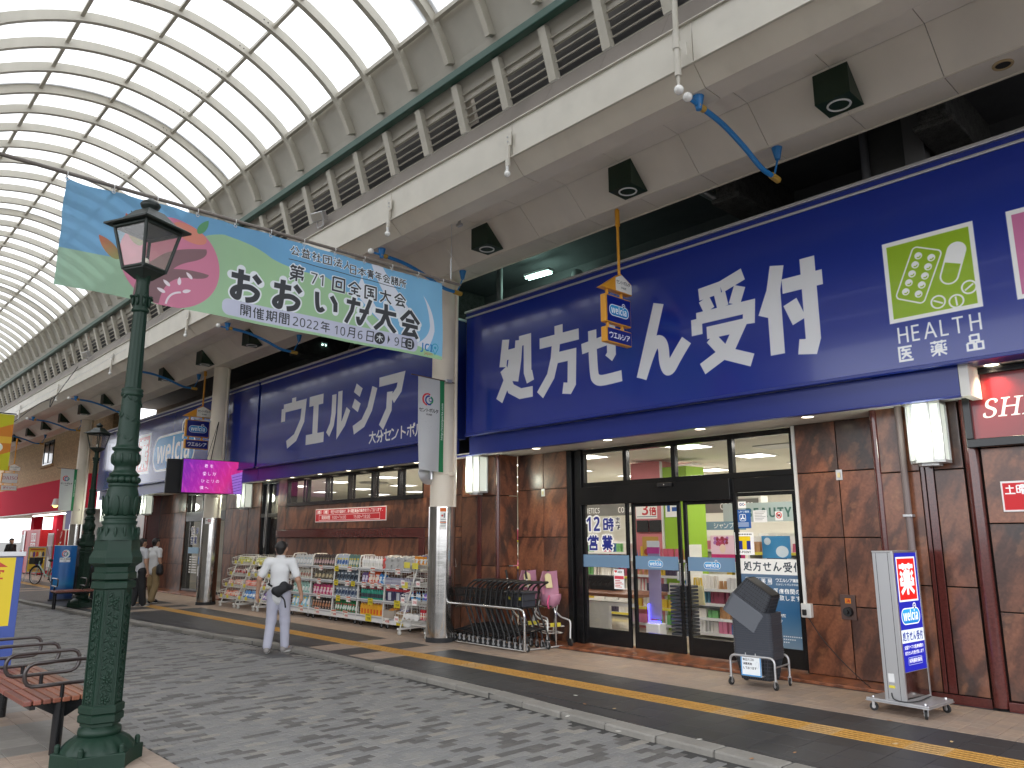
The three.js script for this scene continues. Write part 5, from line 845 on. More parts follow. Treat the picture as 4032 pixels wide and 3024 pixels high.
// ------------------------------------------------------------ hanging house-shaped signs
const hangTex = new Map(), onceTex = (k, w, h, d) => { if (!hangTex.has(k)) hangTex.set(k, ctex(w, h, d)); return hangTex.get(k); };
function hangSign(x, label, big, small, plain) {
  const h = thing('hanging_sign', label, 'hanging sign', [x, 5.0, -7.9]), d = 0.045; // faces look along the street
  const plate = (nm, z0, z1, y0, y1, m) => part(h, nm, [rbox(-d, d, y0, y1, z0, z1, 0.012, 2)], m);
  part(h, 'pole', [cyl(0, 0.24, 1.24, -0.09, 0.02, 0.02, 12)], M.hangOrange); part(h, 'pole_sleeve', [cyl(0, 0.98, 1.22, -0.09, 0.034, 0.034, 12)], M.hangOrange);
  const ri = extr([[-0.35, 0], [0.3, 0], [0.3, 0.16], [0.07, 0.27]], d * 2).rotateY(Math.PI / 2).translate(-d, -0.01, 0);
  part(h, 'roof_plate', [ri], M.hangOrange);
  plate('name_box', -0.27, 0.28, -0.48, -0.09, M.hangOrange); plate('name_box', -0.27, 0.28, -0.755, -0.545, M.hangOrange);
  for (const [y0, y1] of [[-0.09, 0.0], [-0.545, -0.48]]) for (const z of [0.19, -0.12]) part(h, 'link', [cyl(0, y0, y1, z, 0.022, 0.022, 8)], M.hangOrange);
  const fc = (nm, w, hh, y, z, draw, sx) => part(h, nm, [face(w, hh, sx * (d + 0.003), y, z, sx * Math.PI / 2)], mat('#fff', 0.3, { map: onceTex(draw, w * 500, hh * 500, draw) }), true);
  for (const sx of [1, -1]) {
    const z = sx;
    { const s = new THREE.Shape([[-0.16, 0], [0.19, 0], [0.19, 0.14], [-0.02, 0.245], [-0.16, 0.18]].map(([a, b]) => new THREE.Vector2(a * z, b))), g = new THREE.ShapeGeometry(s), u = g.attributes.uv, p = g.attributes.position; for (let i = 0; i < p.count; i++) u.setXY(i, p.getX(i) / 0.36 + 0.5 - 0.04 * z, p.getY(i) / 0.26); if (z < 0) { const ix = g.index.array; for (let i = 0; i < ix.length; i += 3) { const t = ix[i]; ix[i] = ix[i + 1]; ix[i + 1] = t; } g.computeVertexNormals(); }
      g.rotateY(sx * Math.PI / 2); g.translate(sx * (d + 0.003), -0.0, -0.09 - 0.02); part(h, 'street_name_face', [g], mat('#fff', 0.4, { map: onceTex('street', 220, 150, (c, w, hh) => { c.fillStyle = '#eceae2'; c.fillRect(0, 0, w, hh); write(c, 'セントポルタ', w * 0.06, hh * 0.38, hh * 0.22, { color: '#3a3a3a', w: 0.11, step: 0.95, sx: 0.98 }); write(c, '中央町', w * 0.34, hh * 0.7, hh * 0.15, { color: '#444', w: 0.09 }); }) }), true); }
    fc('logo_face', 0.5, 0.36, -0.285, -0.005, big, sx); fc('name_face', 0.5, 0.18, -0.65, -0.005, small, sx);
  }
  return h;
}
const bigLogo = (g, w, h) => { g.fillStyle = '#0d1f7d'; g.fillRect(0, 0, w, h); logo(g, w * 0.08, h * 0.2, w * 0.84, h * 0.56); }, smallName = (g, w, h) => { g.fillStyle = '#0d1f7d'; g.fillRect(0, 0, w, h); write(g, 'ウエルシア', w * 0.06, h * 0.26, h * 0.48, { w: 0.15, step: 1.02 }); };
hangSign(-6.3, 'nearest orange hanging house sign with blue logo box in front of the wide sign', bigLogo, smallName);
const HS2 = hangSign(-20.95, 'orange hanging house sign with blue logo box left of the second pillar', bigLogo, smallName); HS2.scale.set(1, 1.18, 1.18); HS2.position.y = 4.95;
const HS3 = hangSign(-35.5, 'white shop name signs hanging below a house sign at the left edge', (g, w, h) => { g.fillStyle = '#ece9e6'; g.fillRect(0, 0, w, h); g.font = `${h * 0.46}px serif`; g.fillStyle = '#a8283c'; g.textAlign = 'center'; g.fillText('DAISO', w / 2, h * 0.64); }, (g, w, h) => { g.fillStyle = '#ece9e6'; g.fillRect(0, 0, w, h); write(g, 'ダイソー', w * 0.12, h * 0.24, h * 0.5, { color: '#b02034', w: 0.13 }); }); HS3.position.set(-37.5, 4.45, -6.6); HS3.scale.set(1, 1.1, 1.1);
// ------------------------------------------------------------ street banner on its rod
{
  const w = 6.05, h = 1.42, x = -10.36, z1 = -8.07, y1 = 6.19;
  const b = thing('street_banner', 'pale green and blue event banner stretched across the street from a grey rod', 'banner', [x, y1, -5.05]);
  const g = new THREE.PlaneGeometry(w, h, 90, 22), p = g.attributes.position;
  for (let i = 0; i < p.count; i++) { const u = p.getX(i) / w + 0.5, v = p.getY(i) / h + 0.5; const sag = 0.018 * Math.abs(Math.sin(u * Math.PI * 9)) * v ** 6; p.setY(i, p.getY(i) - sag); p.setZ(i, 0.018 * Math.sin(u * 24 + v * 2) * (1 - v) + 0.022 * Math.sin(u * 58 + v * 3) * v * v * 0.6 + 0.05 * Math.exp(-u * 9) * Math.sin((u + v * 0.6) * 26) * v + 0.02 * Math.sin(v * 5 + u * 7)); }
  g.rotateY(Math.PI / 2); g.computeVertexNormals(); g.translate(0, -h / 2 - 0.01, 0);
  const art = ctex(2048, 480, (c, W, H) => {
    const k = W / 100, kh = H / 100, Xx = (a) => a * k, Yy = (a) => a * kh, path = (pts, f) => { c.beginPath(); pts.forEach((q, i) => i ? c.quadraticCurveTo(Xx(q[0]), Yy(q[1]), Xx(q[2]), Yy(q[3])) : c.moveTo(Xx(q[0]), Yy(q[1]))); c.closePath(); c.fillStyle = f; c.fill(); };
    const gg = c.createLinearGradient(0, 0, W, 0); gg.addColorStop(0, '#93b29c'); gg.addColorStop(0.4, '#a0c59c'); gg.addColorStop(1, '#a6cfa0'); c.fillStyle = gg; c.fillRect(0, 0, W, H);
    const sk = c.createLinearGradient(0, 0, W, 0); sk.addColorStop(0, '#6f9fc2'); sk.addColorStop(0.5, '#6fa9d4'); sk.addColorStop(1, '#84c0e6');
    path([[0, 0], [0, 30, 0, 66], [10, 66, 20, 60], [26, 20, 34, 14], [40, 14, 46, 26], [54, 36, 60, 30], [70, 44, 84, 86], [90, 90, 100, 96], [100, 40, 100, 0]], sk);
    // pink tree disc with leaves
    c.fillStyle = '#cf7f9b'; c.beginPath(); c.ellipse(Xx(22.5), Yy(56), Xx(11), Yy(45), 0, 0, 7); c.fill(); c.fillStyle = '#d98a78'; c.beginPath(); c.ellipse(Xx(26), Yy(22), Xx(4), Yy(8), 0.3, 0, 7); c.fill();
    path([[15, 98], [15, 70, 19, 56], [22, 40, 30, 34], [31, 42, 27, 50], [24, 56, 23, 62], [27, 58, 31, 60], [31, 66, 26, 68], [21, 72, 20.5, 99]], '#84646a');
    const leaf = (x, y, l, a, f) => { c.save(); c.translate(Xx(x), Yy(y)); c.rotate(a); c.fillStyle = f; c.beginPath(); c.moveTo(0, -l); c.bezierCurveTo(l * 0.5, -l * 0.4, l * 0.36, l * 0.5, 0, l * 0.55); c.bezierCurveTo(-l * 0.36, l * 0.5, -l * 0.5, -l * 0.4, 0, -l); c.fill(); c.restore(); };
    const lf = c.createLinearGradient(0, -100, 0, 60); lf.addColorStop(0, '#c2604e'); lf.addColorStop(1, '#7f8f58'); leaf(14.5, 36, 100, -0.5, lf); leaf(10, 58, 82, -0.75, lf); leaf(28.5, 14, 56, 0.5, '#5d9a6a');
    for (const [lx, ly, a] of [[22, 78, -0.9], [24.5, 74, 0], [21, 86, -1.2], [26, 82, 1.2], [26.8, 66, -0.8]]) leaf(lx, ly, 26, a, '#eadfe6'); c.strokeStyle = '#eadfe6'; c.lineWidth = 9; c.beginPath(); c.moveTo(Xx(22), Yy(98)); c.quadraticCurveTo(Xx(22.3), Yy(86), Xx(25), Yy(84)); c.stroke();
    c.strokeStyle = '#38424c'; c.lineWidth = 6; c.beginPath(); c.moveTo(Xx(13.2), Yy(14)); c.lineTo(Xx(15), Yy(20)); c.moveTo(Xx(14.8), Yy(14)); c.lineTo(Xx(13.3), Yy(19)); c.moveTo(Xx(14.5), Yy(20)); c.lineTo(Xx(15.6), Yy(18)); c.stroke();
    // white streams
    const st = (pts) => path(pts, '#dfe4f0'); st([[75, 0], [78, 34, 85, 60], [88, 74, 90, 78], [92, 60, 88, 46], [82, 20, 79, 0]]); st([[72, 20], [75, 52, 82, 74], [86, 88, 87.5, 96], [84, 90, 80, 74], [72, 50, 70, 40]]); st([[70, 40], [71, 70, 78, 86], [82, 92, 83, 98], [80, 88, 76, 76], [71, 60, 70, 40]]); st([[93, 22], [97, 40, 97, 66], [96, 84, 94, 92], [90, 92, 89.5, 88], [95, 78, 95.4, 60], [95, 36, 93, 22]]);
    c.fillStyle = '#a6cfa0'; path([[84, 88], [92, 84, 100, 100], [92, 100, 80, 100]], '#a6cfa0');
    const o = { color: '#3a3d42', outline: '#e8eef4' }; const t = (s, x, y, sz, q = {}) => write(c, s, Xx(x), Yy(y), sz * kh, { ...o, w: 0.11, ...q });
    t('公益社団法人', 50.6, 5, 11.5, { step: 1.16 }); t('日本青年会議所', 68.0, 8, 11.5, { step: 1.06, sx: 0.95 }); c.fillStyle = '#3a3d42'; c.fillRect(Xx(50.4), Yy(21.5), Xx(34.4), 4);
    t('第', 50.8, 27, 18, { w: 0.12 }); t('71', 56.6, 27, 18, { latin: '' }); t('回全国大会', 62.9, 28, 17.5, { step: 1.2, w: 0.12 });
    t('お', 36, 44, 35, { w: 0.17 }); t('お', 46.8, 45, 34, { w: 0.17 }); t('い', 58, 46, 31, { w: 0.17 }); t('た', 67.2, 46, 34, { w: 0.14 }); t('大', 76.2, 45, 35, { w: 0.15, sx: 0.9 }); t('会', 84.6, 46, 35, { w: 0.14, sx: 0.86 });
    c.fillStyle = '#c7cbe0'; rr(c, Xx(34.5), Yy(79.5), Xx(56.5), Yy(17.5), 34); c.fill(); const n = { outline: null, color: '#3a3d42', w: 0.1 };
    t('開催期間', 39, 82, 12.5, { ...n, step: 1.14 }); t('2022', 52.6, 81.5, 14, { ...n, latin: '' }); t('年', 60.4, 82, 12.5, n); t('10', 64.4, 81.5, 14, { ...n, latin: '' }); t('月', 68.4, 82, 12.5, n); t('6', 71.6, 81.5, 14, { ...n, latin: '' }); t('日', 74, 82, 12.5, n);
    for (const [x, ch] of [[78.4, '木'], [88.2, '日']]) { c.fillStyle = '#33363c'; c.beginPath(); c.arc(Xx(x), Yy(88.5), Yy(7), 0, 7); c.fill(); t(ch, x - 1.05, 84, 9, { ...n, color: '#e8eef4' }); } path([[80.9, 83], [81.6, 88, 81.6, 88.5], [81, 92, 80.9, 94]], '#3a3d42'); t('9', 82.9, 81.5, 14, { ...n, latin: '' }); t('日', 85, 82, 12.5, n);
    t('JCI', 92.4, 81, 13, { ...n, color: '#2f7fc0' }); t('Japan', 93.6, 92.5, 5, { ...n, color: '#c06a3a', latin: '' }); c.strokeStyle = '#2f9fc0'; c.lineWidth = 5; c.beginPath(); c.arc(Xx(97.4), Yy(86), Yy(4.4), 2.6, 0.55); c.lineTo(Xx(97.4), Yy(95)); c.closePath(); c.stroke(); c.fillStyle = '#2f9fc0'; c.beginPath(); c.arc(Xx(97.4), Yy(86.5), Yy(1.8), 0, 7); c.fill();
  });
  part(b, 'cloth', [g], mat('#fff', 0.75, { map: art, side: THREE.DoubleSide, transmission: 0.22, thickness: 0 }), true);
  part(b, 'rod', [rod([0, 0.045, -3.42], [0, 0.045, 5.0], 0.026, 12)], M.ledge);
  for (let i = 0; i < 12; i++) { const z = 3.02 - i * 0.548; const tie = part(b, 'tie', [at(new THREE.TorusGeometry(0.034, 0.006, 6, 14), 0, 0.03, z, 0, 0)], M.whiteMetal); part(tie, 'eyelet', [at(new THREE.TorusGeometry(0.02, 0.006, 6, 14), 0.012, -0.035, z, 0, Math.PI / 2)], M.silver); }
  part(b, 'hanger_wire', [rod([0, 0.05, -3.2], [0, 1.58, -3.2], 0.006, 6)], M.alu); part(b, 'hanger_wire', [rod([0, 0.05, 4.85], [0, 1.5, 4.85], 0.006, 6)], M.alu); part(b, 'turnbuckle', [rod([0, 0.1, -3.2], [0, 0.5, -3.2], 0.014, 8)], M.silver);
  b.scale.setScalar(0.8115); b.position.set(-8.41, 5.344, -4.098);
}
// ------------------------------------------------------------ pillar flags and screens
function flag(x, z, label, ln) {
  const f = thing('pillar_flag', label, 'flag', [x, 4.36, z], 0, 'white and green pillar flags'), w = 0.56, h = 1.58;
  const cloth = (a, b, k) => { const g = new THREE.PlaneGeometry(b - a, h, 10, 16), p = g.attributes.position; for (let i = 0; i < p.count; i++) { const X = p.getX(i) + (a + b) / 2, v = 0.5 - p.getY(i) / h; p.setXYZ(i, X + 0.03 * v * (1 - X / w) , p.getY(i) - 0.02 * v * X / w, 0.025 * v * Math.sin(X * 9 + v * 3) * k); } g.rotateY(Math.PI / 2); g.translate(0, -h / 2, 0); g.computeVertexNormals(); return g; };
  part(f, 'cloth', [cloth(-w / 2, w / 2 - 0.1, 1)], mat('#fff', 0.8, { side: THREE.DoubleSide, map: ctex(230, 790, (g, W, H) => { g.fillStyle = '#c9cacb'; g.fillRect(0, 0, W, H); const q = rng(3); for (let i = 0; i < 60; i++) { g.fillStyle = `rgba(90,90,92,${0.05 + q() * 0.12})`; g.fillRect(q() * W, H * (0.45 + q() * 0.14), 2 + q() * 12, 1 + q() * 4); } swirl(g, W * 0.2, H * 0.16, W * 0.56); }) }), true);
  part(f, 'green_strip', [cloth(w / 2 - 0.1, w / 2, 1)], mat('#fff', 0.8, { side: THREE.DoubleSide, map: ctex(50, 790, (g, W, H) => { g.fillStyle = '#23804f'; g.fillRect(0, 0, W, H); g.save(); g.translate(W * 0.78, H * 0.66); g.rotate(-Math.PI / 2); g.font = `bold ${W * 0.62}px sans-serif`; g.fillStyle = '#dfe8e0'; g.fillText('http://centporta.com', 0, 0); g.restore(); }) }), true);
  part(f, 'rod', [rod([0, 0.01, 0.42], [0, -0.02, -0.5], 0.01, 8)], M.brown); part(f, 'clamp', [rbox(-0.04, 0.04, -0.04, 0.02, -0.42, -0.3, 0.008)], M.alu); return f;
}
const F1 = flag(-10.2, -7.73, 'white and green flag with swirl emblem on the nearest pillar'); copy(F1, [-33.0, 4.3, -7.72], 0, 'small white and green flag with swirl emblem on the far pillar').scale.setScalar(1.0);
{ const d = thing('convex_mirror', 'grey back of a round street mirror below the nearest pillar flag', 'mirror', [-10.5, 2.78, -7.93]); part(d, 'dish', [at(lathe([[0, 0.05], [0.12, 0.035], [0.2, 0.0], [0.21, -0.01]], 24), 0, 0, 0, 0, 0, -Math.PI / 2)], M.alu); part(d, 'arm', [rod([0.06, -0.12, -0.02], [0.06, 0.12, -0.02], 0.03, 10), rod([0.05, 0, 0], [0.05, 0.0, -0.2], 0.015, 8)], M.silver); }
{
  const tv = (x, z, ry, label, front) => {
    const t = thing('display_screen', label, 'screen', [x, 3.22, z], ry), w = 1.58, h = 0.86; part(t, 'casing', [rbox(-w / 2, w / 2, -h / 2, h / 2, -0.09, -0.004, 0.012, 2)], M.blackMatt);
    if (front) part(t, 'screen_face', [face(w - 0.03, h - 0.03, 0, 0, 0)], mat('#111', 0.25, { emissive: col(1, 1, 1), emissiveIntensity: 0.55, emissiveMap: ctex(640, 350, (g, W, H) => {
      const gd = g.createLinearGradient(0, 0, W, H); gd.addColorStop(0, '#5a1a86'); gd.addColorStop(0.35, '#8a1c86'); gd.addColorStop(0.7, '#a8246e'); gd.addColorStop(1, '#5c1c66'); g.fillStyle = gd; g.fillRect(0, 0, W, H); const q = rng(8);
      for (let i = 0; i < 150; i++) { g.save(); g.translate(W * q(), H * q()); g.rotate(0.9 + q() * 0.8); g.fillStyle = `rgba(${170 + q() * 80},${60 + q() * 80},${150 + q() * 60},${0.05 + 0.12 * q()})`; g.beginPath(); g.ellipse(0, 0, 10 + q() * 60, 2 + q() * 8, 0, 0, 7); g.fill(); g.restore(); }
      g.fillStyle = 'rgba(120,96,180,0.8)'; g.beginPath(); g.moveTo(W * 0.8, H * 0.42); g.lineTo(W, H * 0.3); g.lineTo(W, H); g.lineTo(W * 0.86, H); g.closePath(); g.fill(); g.strokeStyle = 'rgba(40,20,80,0.8)'; g.lineWidth = 5; for (let i = 0; i < 6; i++) { g.beginPath(); g.moveTo(W * 0.82, H * (0.5 + i * 0.09)); g.lineTo(W, H * (0.4 + i * 0.09)); g.stroke(); }
      const o = { color: '#e9d6f0', w: 0.07, step: 1.35 }; write(g, '君を', W * 0.34, H * 0.12, H * 0.11, { ...o, step: 1.5 }); write(g, '愛した', W * 0.32, H * 0.36, H * 0.11, o); write(g, 'ひとりの', W * 0.3, H * 0.58, H * 0.11, o); write(g, '僕へ', W * 0.29, H * 0.79, H * 0.11, o);
    }) }), true);
    else { part(t, 'socket_panel', [rbox(-0.3, 0.1, -0.3, 0.2, -0.115, -0.09, 0.006)], M.black); part(t, 'vent_slots', [rbox(-0.5, -0.35, 0.2, 0.32, -0.1, -0.09, 0.003)], M.dark); }
    part(t, 'mount', [rbox(-0.2, 0.2, -0.14, 0.14, -0.16, -0.09, 0.01)], M.blackMetal); return t;
  };
  tv(-19.5, -7.86, R(90), 'large screen with magenta picture on the second pillar facing the viewer', true); tv(-19.86, -7.6, R(266), 'black back of the second screen just left of the magenta screen', false);
  const arm = thing('screen_arm', 'dark steel arm holding the screens on the second pillar', 'bracket', [-20.0, 3.22, -7.9]); part(arm, 'arm', [rod([0.2, 0, 0], [-0.1, 0, -0.1], 0.05, 10), rod([0, 0.0, 0], [0, 1.5, -0.2], 0.012, 6), rod([0.1, 0, 0.2], [-0.05, 1.45, -0.2], 0.006, 5)], M.blackMetal); part(arm, 'stay_rod', [rod([-0.4, 1.58, 0.3], [-0.2, 1.5, -0.2], 0.016, 8)], M.alu);
}
// ------------------------------------------------------------ tall display racks and their goods
const gridG = (w, h, nx, ny, r = 0.0035) => { const o = []; for (let i = 0; i <= nx; i++) o.push(rod([-w / 2 + w * i / nx, 0, 0], [-w / 2 + w * i / nx, h, 0], r, 4)); for (let j = 0; j <= ny; j++) o.push(rod([-w / 2, h * j / ny, 0], [w / 2, h * j / ny, 0], r, 4)); return o; };
function caster(r = 0.035, m = M.rubber) { // geometry pieces of one swivel wheel standing on y = 0
  return { wheel: at(new THREE.CylinderGeometry(r, r, 0.022, 18), 0, r, 0, 0, 0, Math.PI / 2), hub: at(new THREE.CylinderGeometry(r * 0.45, r * 0.45, 0.027, 12), 0, r, 0, 0, 0, Math.PI / 2), fork: join([rbox(-0.02, -0.014, r * 0.7, r * 2.3, -0.012, 0.014, 0.002), rbox(0.014, 0.02, r * 0.7, r * 2.3, -0.012, 0.014, 0.002), rbox(-0.02, 0.02, r * 2.15, r * 2.4, -0.018, 0.02, 0.003)].map((g) => wuv(bare(g)))) };
}
function addCaster(root, x, z, y0 = 0, r = 0.035, wm = M.rubber, fm = M.silver, turn = 0) { const c = caster(r), f = part(root, 'caster', [c.fork], fm); f.position.set(x, y0, z); f.rotation.y = turn; part(f, 'wheel', [c.wheel], wm); part(f, 'wheel_hub', [c.hub], M.silver); return f; }
const SH = [0.2, 0.5, 0.81, 1.09], bayX = [-15.47, -14.52, -13.57, -12.64, -11.72], rackZ = -8.72;
{
  const mk = (x0, x1, label) => {
    const w = x1 - x0 - 0.015, r = thing('display_rack', label, 'display rack', [(x0 + x1) / 2, 0, rackZ], 0, 'white wire racks under the ribbon window');
    for (const sx of [-1, 1]) { const s = part(r, 'side_frame', [bent([[sx * w / 2, 0.13, 0.2], [sx * w / 2, 1.34, 0.14], [sx * w / 2, 1.34, -0.22], [sx * w / 2, 0.13, -0.22]], 0.012, 0.07, 7)], M.wire); const g = gridG(0.34, 1.1, 5, 16, 0.003); g.forEach((q) => { q.rotateY(Math.PI / 2); q.translate(sx * w / 2, 0.18, -0.02); }); part(s, 'side_mesh', g, M.wire); }
    const bk = gridG(w, 1.15, 12, 14, 0.003); bk.forEach((q) => q.translate(0, 0.15, -0.22)); part(r, 'back_mesh', bk, M.wire);
    for (const y of SH) { const s = part(r, 'shelf', [rbox(-w / 2 + 0.012, w / 2 - 0.012, y - 0.02, y, -0.21, 0.2, 0.004)], M.whiteMetal); part(s, 'shelf_lip', [rbox(-w / 2 + 0.012, w / 2 - 0.012, y - 0.045, y + 0.015, 0.201, 0.208, 0.002)], M.bagClear); part(s, 'lip_stripe', [rbox(-w / 2 + 0.012, w / 2 - 0.012, y - 0.03, y - 0.008, 0.209, 0.212, 0.001)], M.alu); }
    part(r, 'base_frame', [rbox(-w / 2, w / 2, 0.09, 0.16, -0.22, 0.21, 0.006)], M.whiteMetal); for (const [cx, cz] of [[-0.36, 0.15], [0.36, 0.15], [-0.36, -0.16], [0.36, -0.16]]) addCaster(r, cx, cz); return r;
  };
  const lb = ['tall white wire rack with black and pink pouches, leftmost behind the walking man', 'tall white wire rack with silver and green pouches, left of the green bottles', 'tall white wire rack with green bottles above yellow bottles', 'tall white wire rack with red topped canisters, next to the low basket rack'];
  for (let i = 0; i < 4; i++) mk(bayX[i], bayX[i + 1], lb[i]);
  mk(-16.4, -15.48, 'tall white wire rack mostly hidden behind the walking man');
}
// goods: one shape per kind, stood side by side on the shelves
const GOODS = {};
const bottleG = (r, h, n = 12) => ({ body: lathe([[0, 0], [r, 0.004], [r, h * 0.62], [r * 0.86, h * 0.72], [r * 0.38, h * 0.8], [r * 0.36, h * 0.84]], n), cap: cyl(0, h * 0.82, h, 0, r * 0.46, r * 0.34, 10), label: new THREE.CylinderGeometry(r * 1.015, r * 1.015, h * 0.3, n, 1, true).translate(0, h * 0.32, 0) });
function pouchG(w, h, d) { const g = new THREE.BoxGeometry(w, h, d, 4, 6, 2), p = g.attributes.position, q = rng(Math.round(w * 1e4)); for (let i = 0; i < p.count; i++) { const v = clamp(p.getY(i) / h + 0.5), u = p.getX(i) / w * 2; p.setZ(i, p.getZ(i) * (1.15 - v ** 1.6 * 1.05) * (1 - 0.35 * u * u) + 0.012 * Math.sin(u * 5 + v * 9)); p.setX(i, p.getX(i) * (1 - 0.22 * sstep(0.72, 1, v)) + 0.004 * Math.sin(v * 17)); p.setY(i, p.getY(i) + (v > 0.9 ? (q() - 0.5) * 0.012 : 0)); } g.translate(0, h / 2, 0); g.computeVertexNormals(); return g; }
function goodsRow(name, label, cat, group, make, x0, x1, y, z, n, jitter = 0.06) { let a; const r = rng(Math.round(x0 * -100 + y * 1000)); for (let i = 0; i < n; i++) { const x = lerp(x0, x1, (i + 0.5) / n) + (r() - 0.5) * 0.01, q = [x, y, z + (r() - 0.5) * 0.02], t = (r() - 0.5) * jitter; if (!a) { a = make(name, label, cat, q, group); a.rotation.y = t; } else copy(a, q, t, label, group); } }
const gm = (c, ro = 0.3, o = {}) => mat(c, ro, { clearcoat: 0.5, ...o });
const atlas = ctex(1024, 1024, (g) => { g.fillStyle = '#888'; g.fillRect(0, 0, 1024, 1024); }), ag = atlas.image.getContext('2d'); let cell = 0; // one sheet of package prints, 128 px each
const pouchMat = (base, a, b) => {
  const k = cell++, X = (k % 8) * 128, Y = Math.floor(k / 8) * 128, g = ag, w = 128, h = 128; g.save(); g.beginPath(); g.rect(X, Y, w, h); g.clip(); g.translate(X, Y); g.fillStyle = base; g.fillRect(0, 0, w, h);
  g.fillStyle = a; g.beginPath(); g.ellipse(w * 0.5, h * 0.62, w * 0.34, h * 0.2, -0.4, 0, 7); g.fill(); g.fillStyle = b; g.fillRect(w * 0.16, h * 0.3, w * 0.68, h * 0.12); g.fillRect(w * 0.2, h * 0.84, w * 0.5, h * 0.07); g.restore();
  const t = atlas.clone(); t.repeat.set(1 / 8, 1 / 8); t.offset.set((k % 8) / 8, 1 - (Math.floor(k / 8) + 1) / 8); return mat('#fff', 0.28, { clearcoat: 0.6, map: t });
};
const pouch = (m, w, h, d = 0.06) => (name, label, cat, pos, group) => { const g = pouchG(w, h, d), u = g.attributes.uv; const t = solo(name, label, cat, [g], m, pos, 0, group, true); t.rotation.x = -0.06; return t; };
const bottle = (r, h, bm, cm, lm) => (name, label, cat, pos, group) => { const b = bottleG(r, h), t = thing(name, label, cat, pos, 0, group); part(t, 'bottle_body', [b.body], bm); part(t, 'bottle_cap', [b.cap], cm); part(t, 'bottle_label', [b.label], lm, true); return t; };
const zf = rackZ + 0.13;
{ // yellow handled bottles
  const s = new THREE.Shape(); s.moveTo(-0.05, 0); s.lineTo(0.05, 0); s.lineTo(0.055, 0.1); s.quadraticCurveTo(0.055, 0.17, 0.015, 0.205); s.lineTo(-0.015, 0.205); s.quadraticCurveTo(-0.055, 0.19, -0.055, 0.13); s.closePath(); const hole = new THREE.Path(); hole.absellipse(-0.026, 0.14, 0.011, 0.03, 0, 7, true); s.holes.push(hole);
  const bodyG = new THREE.ExtrudeGeometry(s, { depth: 0.04, bevelEnabled: true, bevelSize: 0.008, bevelThickness: 0.008, bevelSegments: 2, curveSegments: 5 }).translate(0, 0.008, -0.02), ym = gm([0.85, 0.42, 0.02]), lm = gm([0.75, 0.12, 0.02]), cm = gm([0.75, 0.35, 0.32]);
  const mk = (name, label, cat, pos, group) => { const t = thing(name, label, cat, pos, 0, group); part(t, 'bottle_body', [bodyG], ym); part(t, 'bottle_cap', [cyl(0, 0.215, 0.262, 0, 0.017, 0.014, 10)], cm); part(t, 'bottle_label', [rbox(-0.012, 0.045, 0.03, 0.12, 0.029, 0.031, 0.001)], lm); return t; };
  goodsRow('detergent_bottle', 'yellow handled bottle with pink cap on the bottom rack shelf', 'bottle', 'yellow bottles on the bottom shelf', mk, -13.5, -12.72, SH[0], zf, 7);
  goodsRow('cleaner_bottle', 'green and black bottle with red cap on the second rack shelf', 'bottle', 'green bottles on the rack', bottle(0.036, 0.24, gm([0.01, 0.28, 0.19]), gm([0.5, 0.03, 0.08]), gm([0.03, 0.035, 0.05])), -13.5, -12.66, SH[1], zf, 11);
  goodsRow('white_bottle', 'white bottle with dark dot label on the top rack shelf', 'bottle', 'white bottles on the top shelf', bottle(0.038, 0.24, gm([0.78, 0.77, 0.74]), gm([0.75, 0.7, 0.7]), pouchMat('#dedbd4', '#3a4a3a', '#7a9a4a')), -13.5, -12.78, SH[3], zf, 9);
  goodsRow('red_bottle', 'red bottle beside the white bottles on the top rack shelf', 'bottle', 'red bottles on the top shelf', bottle(0.04, 0.25, gm([0.65, 0.03, 0.02]), gm([0.6, 0.05, 0.05]), gm([0.6, 0.1, 0.08])), -12.76, -12.6, SH[3], zf, 2);
  goodsRow('canister', 'dark blue canister with red lid on the second rack shelf', 'canister', 'dark canisters on the rack', (n, l, c, p, g) => { const t = thing(n, l, c, p, 0, g); part(t, 'canister_body', [rbox(-0.125, 0.125, 0, 0.19, -0.06, 0.06, 0.012, 2)], gm([0.03, 0.025, 0.09])); part(t, 'canister_lid', [rbox(-0.13, 0.13, 0.19, 0.245, -0.065, 0.065, 0.014, 2)], gm([0.42, 0.02, 0.04])); part(t, 'canister_label', [cyl(0.0, 0.03, 0.17, 0.04, 0.05, 0.05, 14)], gm([0.5, 0.52, 0.56])); return t; }, -12.58, -11.75, SH[1], zf, 3, 0.02);
  goodsRow('foil_pack', 'flat lilac grey pack stacked on the third rack shelf', 'pack', 'flat packs stacked on the rack', (n, l, c, p, g) => { const t = thing(n, l, c, p, 0, g); part(t, 'lower_pack', [rbox(-0.1, 0.1, 0, 0.045, -0.08, 0.08, 0.008)], gm([0.38, 0.37, 0.47])); part(t, 'middle_pack', [rbox(-0.098, 0.1, 0.046, 0.09, -0.08, 0.075, 0.008)], gm([0.5, 0.5, 0.58])); part(t, 'upper_pack', [rbox(-0.1, 0.095, 0.091, 0.13, -0.075, 0.08, 0.008)], gm([0.34, 0.34, 0.45])); return t; }, -12.58, -11.78, SH[2], zf, 4);
